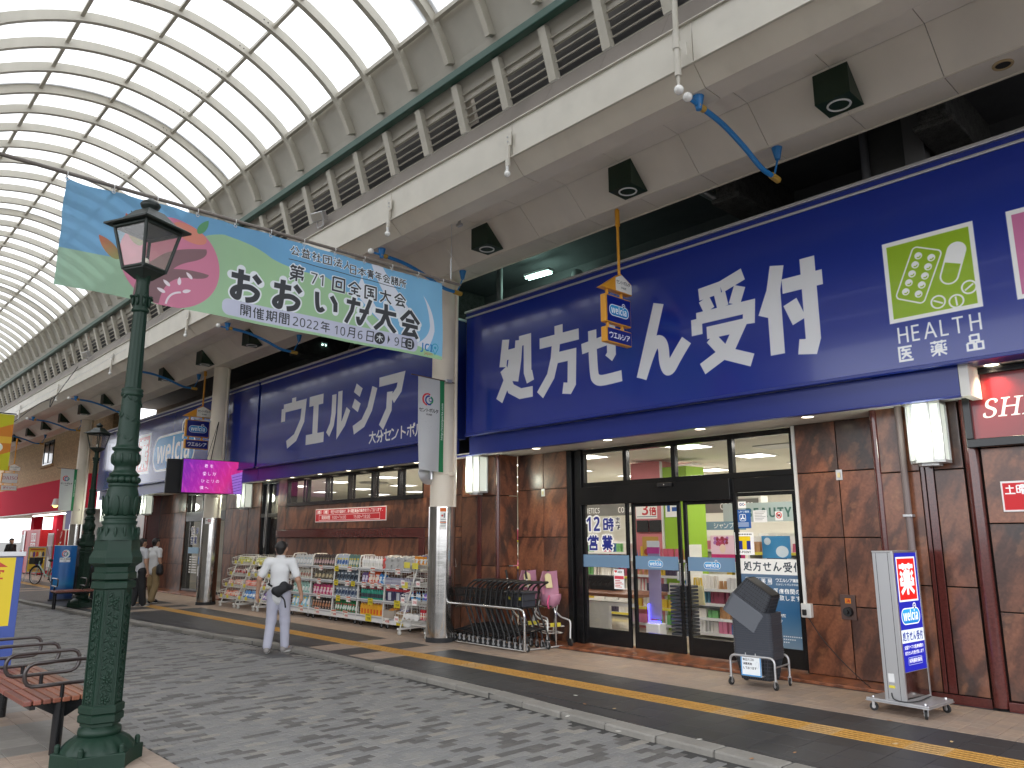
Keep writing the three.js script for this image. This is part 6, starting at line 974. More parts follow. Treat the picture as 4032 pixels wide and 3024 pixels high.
  goodsRow('tissue_pack', 'shiny clear plastic pack on the top rack shelf at the right', 'pack', 'clear plastic packs on the top shelf', (n, l, c, p, g) => { const q = new THREE.BoxGeometry(0.2, 0.22, 0.2, 5, 5, 5), a = q.attributes.position, r = rng(4); for (let i = 0; i < a.count; i++) { const k = 0.016; a.setXYZ(i, a.getX(i) + k * Math.sin(a.getY(i) * 60 + a.getZ(i) * 40), a.getY(i) + k * Math.sin(a.getX(i) * 70) + (a.getY(i) > 0.1 ? 0.02 * Math.sin(a.getX(i) * 30 + a.getZ(i) * 45) : 0), a.getZ(i) + k * Math.sin(a.getX(i) * 50 + a.getY(i) * 60)); } q.translate(0, 0.12, 0); q.computeVertexNormals(); return solo(n, l, c, [q], mat([0.55, 0.54, 0.52], 0.22, { clearcoat: 0.8 }), p, 0, g); }, -12.58, -11.74, SH[3], zf - 0.03, 4);
  goodsRow('black_pouch', 'black and copper refill pouch on the bottom shelf', 'pouch', 'black refill pouches', pouch(pouchMat('#2a2424', '#b9805f', '#d8b8a8'), 0.1, 0.25), -15.42, -14.56, SH[0], zf, 8);
  goodsRow('pink_pouch', 'pink refill pouch on the second shelf', 'pouch', 'pink refill pouches', pouch(pouchMat('#c02a6a', '#f0d0d8', '#e8e0c0'), 0.13, 0.22), -15.42, -14.56, SH[1], zf, 6);
  goodsRow('bronze_pouch', 'grey and bronze refill pouch on the third shelf', 'pouch', 'bronze refill pouches', pouch(pouchMat('#6a6152', '#c9b890', '#39342e'), 0.12, 0.22), -15.4, -14.6, SH[2], zf, 5);
  goodsRow('dark_pouch', 'dark printed pouch on the top shelf of the leftmost full rack', 'pouch', 'dark printed pouches', pouch(pouchMat('#3a2d2c', '#c7a5a5', '#8a7a5a'), 0.11, 0.25), -15.42, -14.56, SH[3], zf, 8);
  goodsRow('green_pouch', 'green refill pouch with white print on the bottom shelf', 'pouch', 'green refill pouches', pouch(pouchMat('#1f7a44', '#dfe8e0', '#c83038'), 0.1, 0.24), -14.47, -13.62, SH[0], zf, 9);
  goodsRow('silver_pouch', 'silver and blue refill pouch on the second shelf', 'pouch', 'silver refill pouches', pouch(pouchMat('#8f99a6', '#2f4468', '#dfe4ea'), 0.11, 0.24), -14.47, -13.62, SH[1], zf, 7);
  goodsRow('slate_pouch', 'slate blue refill pouch on the third shelf', 'pouch', 'slate refill pouches', pouch(pouchMat('#5d6b7a', '#20303f', '#c9d2da'), 0.12, 0.24), -14.47, -13.62, SH[2], zf, 6);
  goodsRow('blue_pouch', 'blue and yellow refill pouch on the top shelf', 'pouch', 'blue refill pouches', pouch(pouchMat('#b9c4d2', '#2f62a8', '#e2cf3a'), 0.11, 0.26), -14.47, -14.05, SH[3], zf, 4);
  goodsRow('teal_pouch', 'teal and yellow refill pouch on the top shelf', 'pouch', 'teal refill pouches', pouch(pouchMat('#5d8078', '#d8d8c8', '#d8c23a'), 0.11, 0.26), -14.02, -13.62, SH[3], zf, 4);
  goodsRow('violet_sachet', 'violet sachet on the third shelf above the green bottles', 'pouch', 'violet sachets', pouch(pouchMat('#6a4f8f', '#e0d8e8', '#e8e4ea'), 0.12, 0.2), -13.5, -13.26, SH[2], zf, 2);
  goodsRow('orange_sachet', 'orange and clear sachet on the third shelf above the green bottles', 'pouch', 'orange sachets', pouch(pouchMat('#d4542a', '#f0e0d0', '#e8e8e4'), 0.15, 0.24), -13.24, -12.88, SH[2], zf, 3, 0.5);
  goodsRow('azure_sachet', 'azure sachet on the third shelf above the green bottles', 'pouch', 'azure sachets', pouch(pouchMat('#2f82c4', '#e0ecf4', '#f0f0f0'), 0.12, 0.19), -12.86, -12.64, SH[2], zf, 2);
  goodsRow('cyan_pack', 'light blue and white pack behind the walking man', 'pack', 'light blue packs', pouch(pouchMat('#8fc8dc', '#f2f6f8', '#e8d24a'), 0.15, 0.3, 0.1), -16.3, -15.5, SH[0], zf, 5); goodsRow('clear_pouch', 'clear pouch on the top shelf behind the walking man', 'pouch', 'clear pouches', pouch(pouchMat('#c9c9c6', '#e9e9e9', '#9fb6c4'), 0.12, 0.24), -16.3, -15.5, SH[3], zf, 6); goodsRow('mint_pouch', 'mint pouch on a middle shelf behind the walking man', 'pouch', 'mint pouches', pouch(pouchMat('#a9cfc4', '#f0f0ea', '#5f9a8a'), 0.12, 0.24), -16.3, -15.5, SH[1], zf, 6); goodsRow('mint_pouch', 'pale pouch on the third shelf behind the walking man', 'pouch', 'pale pouches', pouch(pouchMat('#d6cfc0', '#a06a5a', '#8f9a8a'), 0.12, 0.22), -16.3, -15.5, SH[2], zf, 6);
  const cb = (x, label, c) => { const t = thing('cardboard_tray', label, 'box', [x, SH[0] + 0.003, zf - 0.02]); part(t, 'tray', [box(-0.17, 0.17, 0, 0.006, -0.11, 0.11), box(-0.17, 0.17, 0.006, 0.14, 0.104, 0.11), box(-0.17, 0.17, 0.006, 0.16, -0.11, -0.104), box(-0.17, -0.164, 0.006, 0.15, -0.104, 0.104), box(0.164, 0.17, 0.006, 0.15, -0.104, 0.104)], mat(c, 0.8)); return t; };
  cb(-12.42, 'pale cardboard tray on the bottom shelf below the canisters', [0.42, 0.36, 0.3]); cb(-12.0, 'brown cardboard tray with upright boxes on the bottom shelf', [0.3, 0.19, 0.1]);
  goodsRow('toothpaste_box', 'upright white and red carton in the brown tray', 'carton', 'upright cartons in the brown tray', (n, l, c, p, g) => { const t = solo(n, l, c, [rbox(-0.025, 0.025, 0, 0.24, -0.02, 0.02, 0.002)], pouchMat('#d9d4d8', '#b03a4a', '#5a5a9a'), p, 0, g, true); t.rotation.z = 0.14; return t; }, -12.12, -11.86, SH[0] + 0.01, zf, 5);
  goodsRow('orange_packet', 'orange packet lying in the pale tray', 'packet', 'orange packets in the pale tray', (n, l, c, p, g) => { const t = solo(n, l, c, [rbox(-0.11, 0.11, 0, 0.03, -0.04, 0.04, 0.008)], gm([0.72, 0.3, 0.05]), p, 0, g); t.rotation.z = 0.4; return t; }, -12.54, -12.3, SH[0] + 0.12, zf - 0.02, 3);
}
// price cards on the shelf lips
{
  const yl = ctex(80, 60, (g) => { g.fillStyle = '#d9c52a'; g.fillRect(0, 0, 80, 60); write(g, '158', 20, 22, 28, { color: '#3a3a2a' }); g.fillStyle = '#5a5424'; g.fillRect(8, 8, 50, 6); }), wh = ctex(80, 60, (g) => { g.fillStyle = '#ece7df'; g.fillRect(0, 0, 80, 60); g.fillStyle = '#c8603a'; g.fillRect(4, 4, 72, 12); write(g, '498', 34, 24, 28, { color: '#c03020' }); g.fillStyle = '#888'; g.fillRect(6, 24, 22, 4); g.fillRect(6, 34, 22, 4); });
  const ym = mat('#fff', 0.5, { map: yl }), wm = mat('#fff', 0.5, { map: wh }); let ya, wa;
  const put = (yel, x, y, s = 1) => { const q = [x, y, rackZ + 0.218], lb = yel ? 'yellow price card clipped to a rack shelf edge' : 'white price card with red figures on a rack shelf edge', gp = yel ? 'yellow price cards on the racks' : 'white price cards on the racks'; let t; if (yel ? !ya : !wa) { t = solo('price_card', lb, 'price card', [face(0.16, 0.11, 0, 0, 0)], yel ? ym : wm, q, 0, gp, true); yel ? ya = t : wa = t; } else t = copy(yel ? ya : wa, q, 0, lb, gp); t.scale.setScalar(s); };
  for (const [k, x, y, s] of [[1, -14.35, 3, 1], [0, -13.85, 3, 1], [1, -14.35, 2, 1], [0, -13.92, 2, 1], [1, -13.7, 2, 0.9], [1, -14.25, 1, 1], [0, -13.85, 1, 1], [0, -14.4, 0, 1.2], [0, -13.95, 0, 1.2], [1, -13.05, 1, 1.1], [1, -13.1, 0, 1.3], [0, -13.0, 3, 1], [0, -12.15, 3, 1], [0, -13.3, 2, 1], [0, -13.0, 2, 0.9], [0, -12.75, 2, 0.9], [1, -12.15, 1, 1.2], [0, -12.5, 0, 1.35], [1, -12.05, 0, 1.35], [0, -15.0, 3, 1], [0, -15.05, 2, 1], [0, -15.05, 1, 1], [0, -15.1, 0, 1.3], [0, -12.45, 2, 0.7], [0, -12.15, 2, 0.7], [0, -11.9, 2, 0.7], [0, -15.8, 0, 1.3], [1, -16.0, 2, 1]]) put(k, x, SH[y] - 0.03, s);
}
// low racks of tilted wire baskets
function basketRack(label, x, z, w, tiers, h) {
  const r = thing('basket_rack', label, 'display rack', [x, 0, z], 0, 'low wire racks with tilted baskets');
  part(r, 'leg_frame', [...[-1, 1].flatMap((s) => [rod([s * w * 0.46, 0.12, 0.3], [s * w * 0.46, h, -0.12], 0.016, 7), rbox(s * w * 0.46 - 0.02, s * w * 0.46 + 0.02, 0.085, 0.12, -0.3, 0.36, 0.006)]), rod([-w * 0.46, h, -0.12], [w * 0.46, h, -0.12], 0.014, 7), rbox(-w * 0.46, w * 0.46, 0.09, 0.115, -0.29, -0.25, 0.004)], M.wire);
  for (const s of [-1, 1]) for (const cz of [0.32, -0.26]) addCaster(r, s * w * 0.46, cz, 0, 0.036, mat([0.6, 0.58, 0.52], 0.5), M.wire);
  for (let k = 0; k < tiers; k++) {
    const y = 0.24 + k * (h - 0.3) / (tiers - 0.6), zz = 0.2 - k * 0.105, g = [], bw = w * 1.0, d = 0.34, bh = 0.16;
    const bz = [bent([[-bw / 2, bh, d / 2], [bw / 2, bh, d / 2], [bw / 2, bh + 0.03, -d / 2], [-bw / 2, bh + 0.03, -d / 2]], 0.006, 0.02, 5, true), bent([[-bw / 2, 0, d / 2], [bw / 2, 0, d / 2], [bw / 2, 0, -d / 2], [-bw / 2, 0, -d / 2]], 0.005, 0.02, 5, true)];
    const nx = Math.round(bw / 0.05); for (let i = 0; i <= nx; i++) { const X = -bw / 2 + bw * i / nx; bz.push(rod([X, 0, d / 2], [X, 0.075, d / 2 + 0.01], 0.003, 4), rod([X, 0, d / 2], [X, 0, -d / 2], 0.003, 4)); if (i % 2 === 0) bz.push(rod([X, 0, -d / 2], [X, bh + 0.03, -d / 2], 0.003, 4)); }
    for (const sx of [-1, 0, 1]) { for (let i = 0; i <= 6; i++) { const Z = -d / 2 + d * i / 6; bz.push(rod([sx * bw / 2, 0, Z], [sx * bw / 2, lerp(bh + 0.03, sx ? bh : 0.08, i / 6), Z], 0.003, 4)); } }
    bz.push(rod([-bw / 2, 0.075, d / 2 + 0.01], [bw / 2, 0.075, d / 2 + 0.01], 0.005, 5)); bz.forEach((q) => { q.rotateX(0.16); q.translate(0, y, zz); }); part(r, 'basket', bz, M.wire);
  }
  return r;
}
const BR = basketRack('low white rack of tilted wire baskets against the nearest pillar', -11.2, -8.5, 0.86, 4, 1.34);
const BL1 = basketRack('leftmost low white basket rack beside the second pillar', -19.15, -8.62, 0.9, 4, 1.22), BL2 = copy(BL1, [-18.1, 0, -8.62], 0, 'low white basket rack in the middle of the left group'), BL3 = copy(BL1, [-17.05, 0, -8.62], 0, 'low white basket rack just left of the walking man');
function fill(x, z, w, tiers, h, kinds, seed) { // goods lying in the baskets, each a thing of its own
  const r = rng(seed); for (let k = 0; k < tiers; k++) { const y = 0.24 + k * (h - 0.3) / (tiers - 0.6) + 0.01, zz = z + 0.2 - k * 0.105, row = kinds[k % kinds.length], n = row.n; let a; for (let i = 0; i < n; i++) { const q = [x - w * 0.42 + w * 0.84 * (i + 0.5) / n, y + 0.02, zz + (r() - 0.5) * 0.1], t = (r() - 0.5) * 0.5; const t0 = a ? copy(a, q, t, row.label, row.group) : (a = row.make(row.name, row.label, row.cat, q, row.group)); t0.rotation.y = t; if (row.tilt) t0.rotation.x = 0.16; } }
}
const carton = (w, h, d, b, a1, a2) => (n, l, c, p, g) => solo(n, l, c, [rbox(-w / 2, w / 2, 0, h, -d / 2, d / 2, 0.004)], pouchMat(b, a1, a2), p, 0, g, true), roll = (r, h, c1) => (n, l, c, p, g) => solo(n, l, c, [at(new THREE.CylinderGeometry(r, r, h, 14), 0, r, 0, Math.PI / 2, 0.4)], gm(c1, 0.4), p, 0, g), soft = (w, h, d, b, a1, a2) => (n, l, c, p, g) => solo(n, l, c, [pouchG(w, h, d)], pouchMat(b, a1, a2), p, 0, g, true);
fill(-11.2, -8.5, 0.86, 4, 1.34, [{ n: 6, name: 'paper_roll', label: 'white rolled pack in the lowest basket by the nearest pillar', cat: 'pack', group: 'white rolls in the lowest basket', make: roll(0.05, 0.12, [0.75, 0.74, 0.72]) }, { n: 9, name: 'small_bottle', label: 'small blue and white bottle in the second basket by the nearest pillar', cat: 'bottle', group: 'small bottles in the second basket', make: bottle(0.025, 0.15, gm([0.7, 0.72, 0.76]), gm([0.1, 0.3, 0.6]), gm([0.1, 0.35, 0.65])) }, { n: 3, name: 'dark_bottle', label: 'dark bottle in the third basket by the nearest pillar', cat: 'bottle', group: 'dark bottles in the third basket', make: bottle(0.03, 0.15, gm([0.06, 0.03, 0.03]), gm([0.03, 0.03, 0.03]), gm([0.7, 0.6, 0.58])) }, { n: 4, name: 'blue_carton', label: 'blue and white carton in the top basket by the nearest pillar', cat: 'carton', group: 'blue cartons in the top basket', make: carton(0.13, 0.17, 0.09, '#2f6fb8', '#e8edf2', '#f0f0f0') }], 21);
goodsRow('orange_carton', 'orange carton at the left of the top basket by the nearest pillar', 'carton', 'orange cartons in the top basket', carton(0.12, 0.15, 0.08, '#e0922a', '#e8edf2', '#f4efe2'), -11.6, -11.3, 1.2, -8.52, 2); goodsRow('tall_blue_carton', 'blue carton stacked highest beside the nearest pillar', 'carton', 'stacked blue cartons', carton(0.12, 0.2, 0.09, '#1f5fb4', '#dfe8f2', '#2f86d0'), -11.05, -10.78, 1.36, -8.6, 2);
goodsRow('red_carton', 'red carton standing in the lowest basket by the nearest pillar', 'carton', 'red cartons in the lowest basket', carton(0.06, 0.17, 0.04, '#c02430', '#f0e0c0', '#f0f0f0'), -11.0, -10.85, 0.3, -8.2, 2);
goodsRow('violet_pack', 'violet pack at the right of the second basket by the nearest pillar', 'pack', 'violet packs in the second basket', soft(0.14, 0.1, 0.08, '#5a3a9a', '#b090d0', '#8a5ac0'), -11.0, -10.8, 0.63, -8.3, 2);
const leftKinds = [[{ n: 4, name: 'orange_pack', label: 'orange pack in the lowest basket of the leftmost low rack', cat: 'pack', group: 'orange packs in the leftmost rack', make: soft(0.2, 0.13, 0.12, '#d9785a', '#e9c8b0', '#b04a3a') }, { n: 4, name: 'peach_pack', label: 'peach pack in the second basket of the leftmost low rack', cat: 'pack', group: 'peach packs in the leftmost rack', make: soft(0.18, 0.12, 0.12, '#d9a088', '#efe0d0', '#c86a5a') }, { n: 4, name: 'dark_red_pack', label: 'dark red pack in the third basket of the leftmost low rack', cat: 'pack', group: 'dark red packs in the leftmost rack', make: soft(0.18, 0.11, 0.12, '#7a1c1c', '#b03a30', '#d0b0a0') }, { n: 5, name: 'lime_pack', label: 'lime pack in the top basket of the leftmost low rack', cat: 'pack', group: 'lime packs in the leftmost rack', make: soft(0.16, 0.12, 0.12, '#b8b83a', '#e0dc90', '#6a9a3a') }],
  [{ n: 4, name: 'blue_pack', label: 'blue and white bag in the lowest basket of the middle low rack', cat: 'bag', group: 'blue bags in the middle low rack', make: soft(0.22, 0.17, 0.16, '#3a8ad0', '#e8f0f8', '#1f5aa8') }, { n: 4, name: 'salmon_pack', label: 'salmon pack in the second basket of the middle low rack', cat: 'pack', group: 'salmon packs in the middle low rack', make: soft(0.2, 0.13, 0.12, '#d9705a', '#e8b0a0', '#c04a3a') }, { n: 4, name: 'white_pack', label: 'white pack in the third basket of the middle low rack', cat: 'pack', group: 'white packs in the middle low rack', make: soft(0.18, 0.12, 0.12, '#dcdad4', '#b0b8c0', '#d0a0a0') }, { n: 5, name: 'leaf_pack', label: 'yellow green pack in the top basket of the middle low rack', cat: 'pack', group: 'yellow green packs in the middle low rack', make: soft(0.17, 0.12, 0.12, '#c4c86a', '#eceab0', '#8aa84a') }],
  [{ n: 4, name: 'purple_pack', label: 'purple bag in the lowest basket of the right low rack', cat: 'bag', group: 'purple bags in the right low rack', make: soft(0.22, 0.16, 0.16, '#7a58a8', '#e8e0f0', '#5a3a90') }, { n: 4, name: 'grey_pack', label: 'pale grey pack in the second basket of the right low rack', cat: 'pack', group: 'grey packs in the right low rack', make: soft(0.18, 0.12, 0.12, '#c0c0bc', '#e8e8e4', '#9aa0a8') }, { n: 4, name: 'clear_pack', label: 'clear pack in the third basket of the right low rack', cat: 'pack', group: 'clear packs in the right low rack', make: soft(0.18, 0.12, 0.12, '#d0d0cc', '#eeeeee', '#c09090') }, { n: 5, name: 'pale_pack', label: 'pale green pack in the top basket of the right low rack', cat: 'pack', group: 'pale green packs in the right low rack', make: soft(0.16, 0.12, 0.12, '#c9d0a0', '#f0f0d8', '#a0b070') }]];
[-19.15, -18.1, -17.05].forEach((x, i) => fill(x, -8.62, 0.9, 4, 1.22, leftKinds[i], 50 + i));
{ const ym = mat([0.72, 0.62, 0.08], 0.5); let a; for (let i = 0; i < 3; i++) for (let k = 0; k < 4; k++) for (let j = 0; j < 2; j++) { if ((i + k + j) % 3 === 0 && j) continue; const q = [-19.35 + i * 1.05 + j * 0.36, 0.275 + k * 0.27, -8.62 + 0.4 - k * 0.105], lb = 'plain yellow price tag on a low basket rack', gp = 'yellow tags on the low basket racks'; if (!a) { a = solo('price_tag', lb, 'price tag', [rbox(-0.06, 0.06, -0.04, 0.04, -0.003, 0.003, 0.002)], ym, q, 0, gp); } else copy(a, q, 0, lb, gp); }
  for (const [x, y, z] of [[-11.55, 1.2, -8.28], [-11.3, 1.19, -8.28], [-11.45, 0.86, -8.17]]) copy(a, [x, y, z], 0, 'yellow price tag on the basket rack by the nearest pillar', 'yellow tags on the near basket rack').scale.set(1.5, 1.3, 1);
  const rt = mat('#fff', 0.5, { map: ctex(80, 60, (g) => { g.fillStyle = '#efe8e4'; g.fillRect(0, 0, 80, 60); write(g, '398', 12, 14, 36, { color: '#c02a20' }); }) }); let b; for (const [x, y, z, s] of [[-11.5, 0.9, -8.17, 1], [-11.05, 0.9, -8.17, 1], [-11.35, 0.62, -8.07, 1], [-11.0, 0.6, -8.07, 1.2], [-11.4, 0.3, -7.98, 1]]) { const lb = 'white price tag with red figures on the near basket rack', gp = 'white tags on the near basket rack'; let t; if (!b) t = b = solo('price_label', lb, 'price tag', [face(0.12, 0.09, 0, 0, 0)], rt, [x, y, z + 0.01], 0, gp, true); else t = copy(b, [x, y, z + 0.01], 0, lb, gp); t.scale.setScalar(s); } }
// ------------------------------------------------------------ shopping carts, their corral and child buggies
{
  const c = thing('cart_corral', 'low stainless rail around the shopping carts', 'rail', [-9.45, 0, -8.65]);
  part(c, 'front_rail', [bent([[-0.92, 0.03, 0.37], [-0.92, 0.62, 0.37], [0.93, 0.62, 0.37], [0.93, 0.03, 0.37]], 0.021, 0.1, 12)], M.chrome); part(c, 'floor_bar', [rod([-0.95, 0.022, 0.37], [0.96, 0.022, 0.37], 0.018, 8)], M.steel);
  part(c, 'back_rail', [bent([[-0.92, 0.55, 0.3], [-0.92, 0.55, -0.36], [0.88, 0.62, -0.36], [0.88, 0.02, -0.36]], 0.02, 0.1, 10)], M.steel); part(c, 'floor_bar', [rod([0.84, 0.02, 0.37], [0.9, 0.02, -0.5], 0.015, 8)], M.alu);
}
function cart(label, pos) {
  const t = thing('shopping_cart', label, 'shopping cart', pos, 0, 'black shopping carts in the corral'); // handle towards +x, the basket nests towards -x
  for (const z of [-0.23, 0.23]) {
    part(t, 'leg', [bent([[-0.02, 0.13, z], [-0.02, 0.2, z], [-0.25, 0.62, z * 0.95], [-0.2, 0.9, z * 0.95], [-0.05, 0.98, z * 0.95]], 0.014, 0.08, 7)], M.cart);
    part(t, 'base_tube', [rod([-0.05, 0.3, z * 0.9], [-0.72, 0.13, z * 0.66], 0.013, 6)], M.cart);
    addCaster(t, -0.02, z, 0, 0.05, M.rubber, M.alu, 1.57 + z); addCaster(t, -0.7, z * 0.66, 0, 0.05, M.rubber, M.alu, 1.4 + z * 2);
  }
  part(t, 'handle', [bent([[-0.05, 0.98, -0.22], [0.0, 1.0, -0.22], [0.0, 1.0, 0.22], [-0.05, 0.98, 0.22]], 0.017, 0.04, 8)], M.cart);
  const g = []; for (const [y, x0, x1, zz] of [[0.84, -0.78, -0.12, 0.2], [0.62, -0.7, -0.16, 0.17], [0.73, -0.74, -0.14, 0.185]]) g.push(bent([[x0, y, -zz * 0.8], [x1, y, -zz], [x1, y, zz], [x0, y, zz * 0.8]], 0.006, 0.04, 5, true));
  for (let i = 0; i <= 8; i++) { const u = i / 8; for (const s of [-1, 1]) g.push(rod([lerp(-0.78, -0.12, u), 0.84, s * lerp(0.16, 0.2, u)], [lerp(-0.7, -0.16, u), 0.62, s * lerp(0.136, 0.17, u)], 0.004, 4)); }
  for (let i = 0; i <= 4; i++) { const z = lerp(-0.16, 0.16, i / 4); g.push(rod([-0.78, 0.84, z], [-0.7, 0.62, z * 0.85], 0.004, 4), rod([-0.7, 0.62, z * 0.85], [-0.16, 0.62, z], 0.004, 4)); }
  part(t, 'wire_basket', g, M.cart); part(t, 'cross_tube', [rod([-0.1, 0.3, -0.2], [-0.1, 0.3, 0.2], 0.012, 6), rod([-0.5, 0.19, -0.16], [-0.5, 0.19, 0.16], 0.01, 6)], M.cart); return t;
}
{ let a; for (let i = 0; i < 11; i++) { const p = [-8.5 - i * 0.128, 0.004, -8.56 + (i % 2) * 0.01 - i * 0.004], lb = i ? 'black shopping cart nested in the row inside the corral' : 'foremost black shopping cart with a dark hand basket in it'; a ? copy(a, p, 0, lb) : a = cart(lb, p); }
  const sol = thing('hand_basket', 'dark slate hand basket with yellow marks in the foremost cart', 'basket', [-8.9, 0.63, -8.56]); part(sol, 'basket_body', [rbox(-0.17, 0.2, 0, 0.22, -0.14, 0.14, 0.02, 2)], M.basket); part(sol, 'basket_lip', [rbox(-0.2, 0.23, 0.2, 0.235, -0.165, 0.165, 0.012)], M.basket); part(sol, 'yellow_mark', [rbox(-0.12, -0.06, 0.1, 0.15, 0.1405, 0.143, 0.001), rbox(0.11, 0.16, 0.1, 0.15, 0.1405, 0.143, 0.001)], M.tagYellow); }
function buggy(label, pos, turn) {
  const t = thing('child_buggy', label, 'child buggy', pos, turn, 'pink child buggies behind the carts');
  const seat = (sx, k) => { const s = new THREE.BoxGeometry(0.3, 0.52, 0.06, 6, 8, 1), p = s.attributes.position; for (let i = 0; i < p.count; i++) { const u = p.getX(i) / 0.15, v = p.getY(i) / 0.26; p.setZ(i, p.getZ(i) + 0.1 * u * u + (v > 0.4 ? (v - 0.4) * 0.12 : 0)); p.setX(i, p.getX(i) * (1 - 0.2 * sstep(0.3, 1, v))); } s.computeVertexNormals(); return at(s, sx, 0.86, 0, -0.18, 0); };
  part(t, 'seat_back', [seat(0, 1)], M.pink); part(t, 'seat_cup', [(() => { const g = at(new THREE.SphereGeometry(0.19, 16, 10, 0, Math.PI * 2, Math.PI * 0.45, Math.PI * 0.5), 0, 0.76, 0.14); g.scale(0.9, 1, 1); return g; })()], M.pink); part(t, 'cream_panel', [at(rbox(-0.06, 0.06, -0.13, 0.13, -0.01, 0.01, 0.02, 2), 0, 1.0, 0.07, -0.28)], M.cream); part(t, 'belt', [tube([[-0.1, 0.78, 0.3], [-0.14, 0.66, 0.32], [-0.1, 0.58, 0.28]], 0.016, 10, 5)], M.hotPink);
  for (const s of [-1, 1]) { part(t, 'frame_tube', [bent([[s * 0.2, 0.1, 0.42], [s * 0.2, 0.4, 0.44], [s * 0.2, 0.42, 0.1], [s * 0.2, 0.5, -0.1], [s * 0.21, 1.06, -0.34]], 0.013, 0.07, 8)], M.whiteMetal); part(t, 'rear_tube', [bent([[s * 0.2, 0.1, -0.2], [s * 0.2, 0.45, -0.08], [s * 0.16, 0.7, 0.1]], 0.013, 0.05, 8)], M.whiteMetal); part(t, 'grip', [rod([s * 0.21, 1.0, -0.31], [s * 0.21, 1.13, -0.37], 0.019, 10)], M.rubber); for (const z of [0.42, -0.2]) { const f = part(t, 'wheel', [at(new THREE.CylinderGeometry(0.065, 0.065, 0.03, 20), s * 0.2, 0.066, z, 0, 0, Math.PI / 2)], M.rubber); part(f, 'wheel_hub', [at(new THREE.TorusGeometry(0.045, 0.006, 6, 18), s * 0.22, 0.066, z, 0, Math.PI / 2)], M.alu); } }
  part(t, 'lower_basket', [bent([[-0.17, 0.3, 0.3], [0.17, 0.3, 0.3], [0.17, 0.3, -0.1], [-0.17, 0.3, -0.1]], 0.006, 0.03, 5, true), bent([[-0.15, 0.2, 0.28], [0.15, 0.2, 0.28], [0.15, 0.2, -0.08], [-0.15, 0.2, -0.08]], 0.006, 0.03, 5, true), ...[-0.12, -0.04, 0.04, 0.12].map((x) => rod([x, 0.2, 0.28], [x, 0.2, -0.08], 0.004, 4))], M.wire); part(t, 'yellow_tag', [rbox(-0.09, 0.09, 0.3, 0.36, 0.31, 0.314, 0.001)], M.tagYellow); return t;
}
buggy('right pink child buggy with white handles behind the carts', [-8.9, 0.01, -9.15], R(70)); buggy('left pink child buggy partly hidden behind the carts', [-9.35, 0.01, -9.12], R(68));
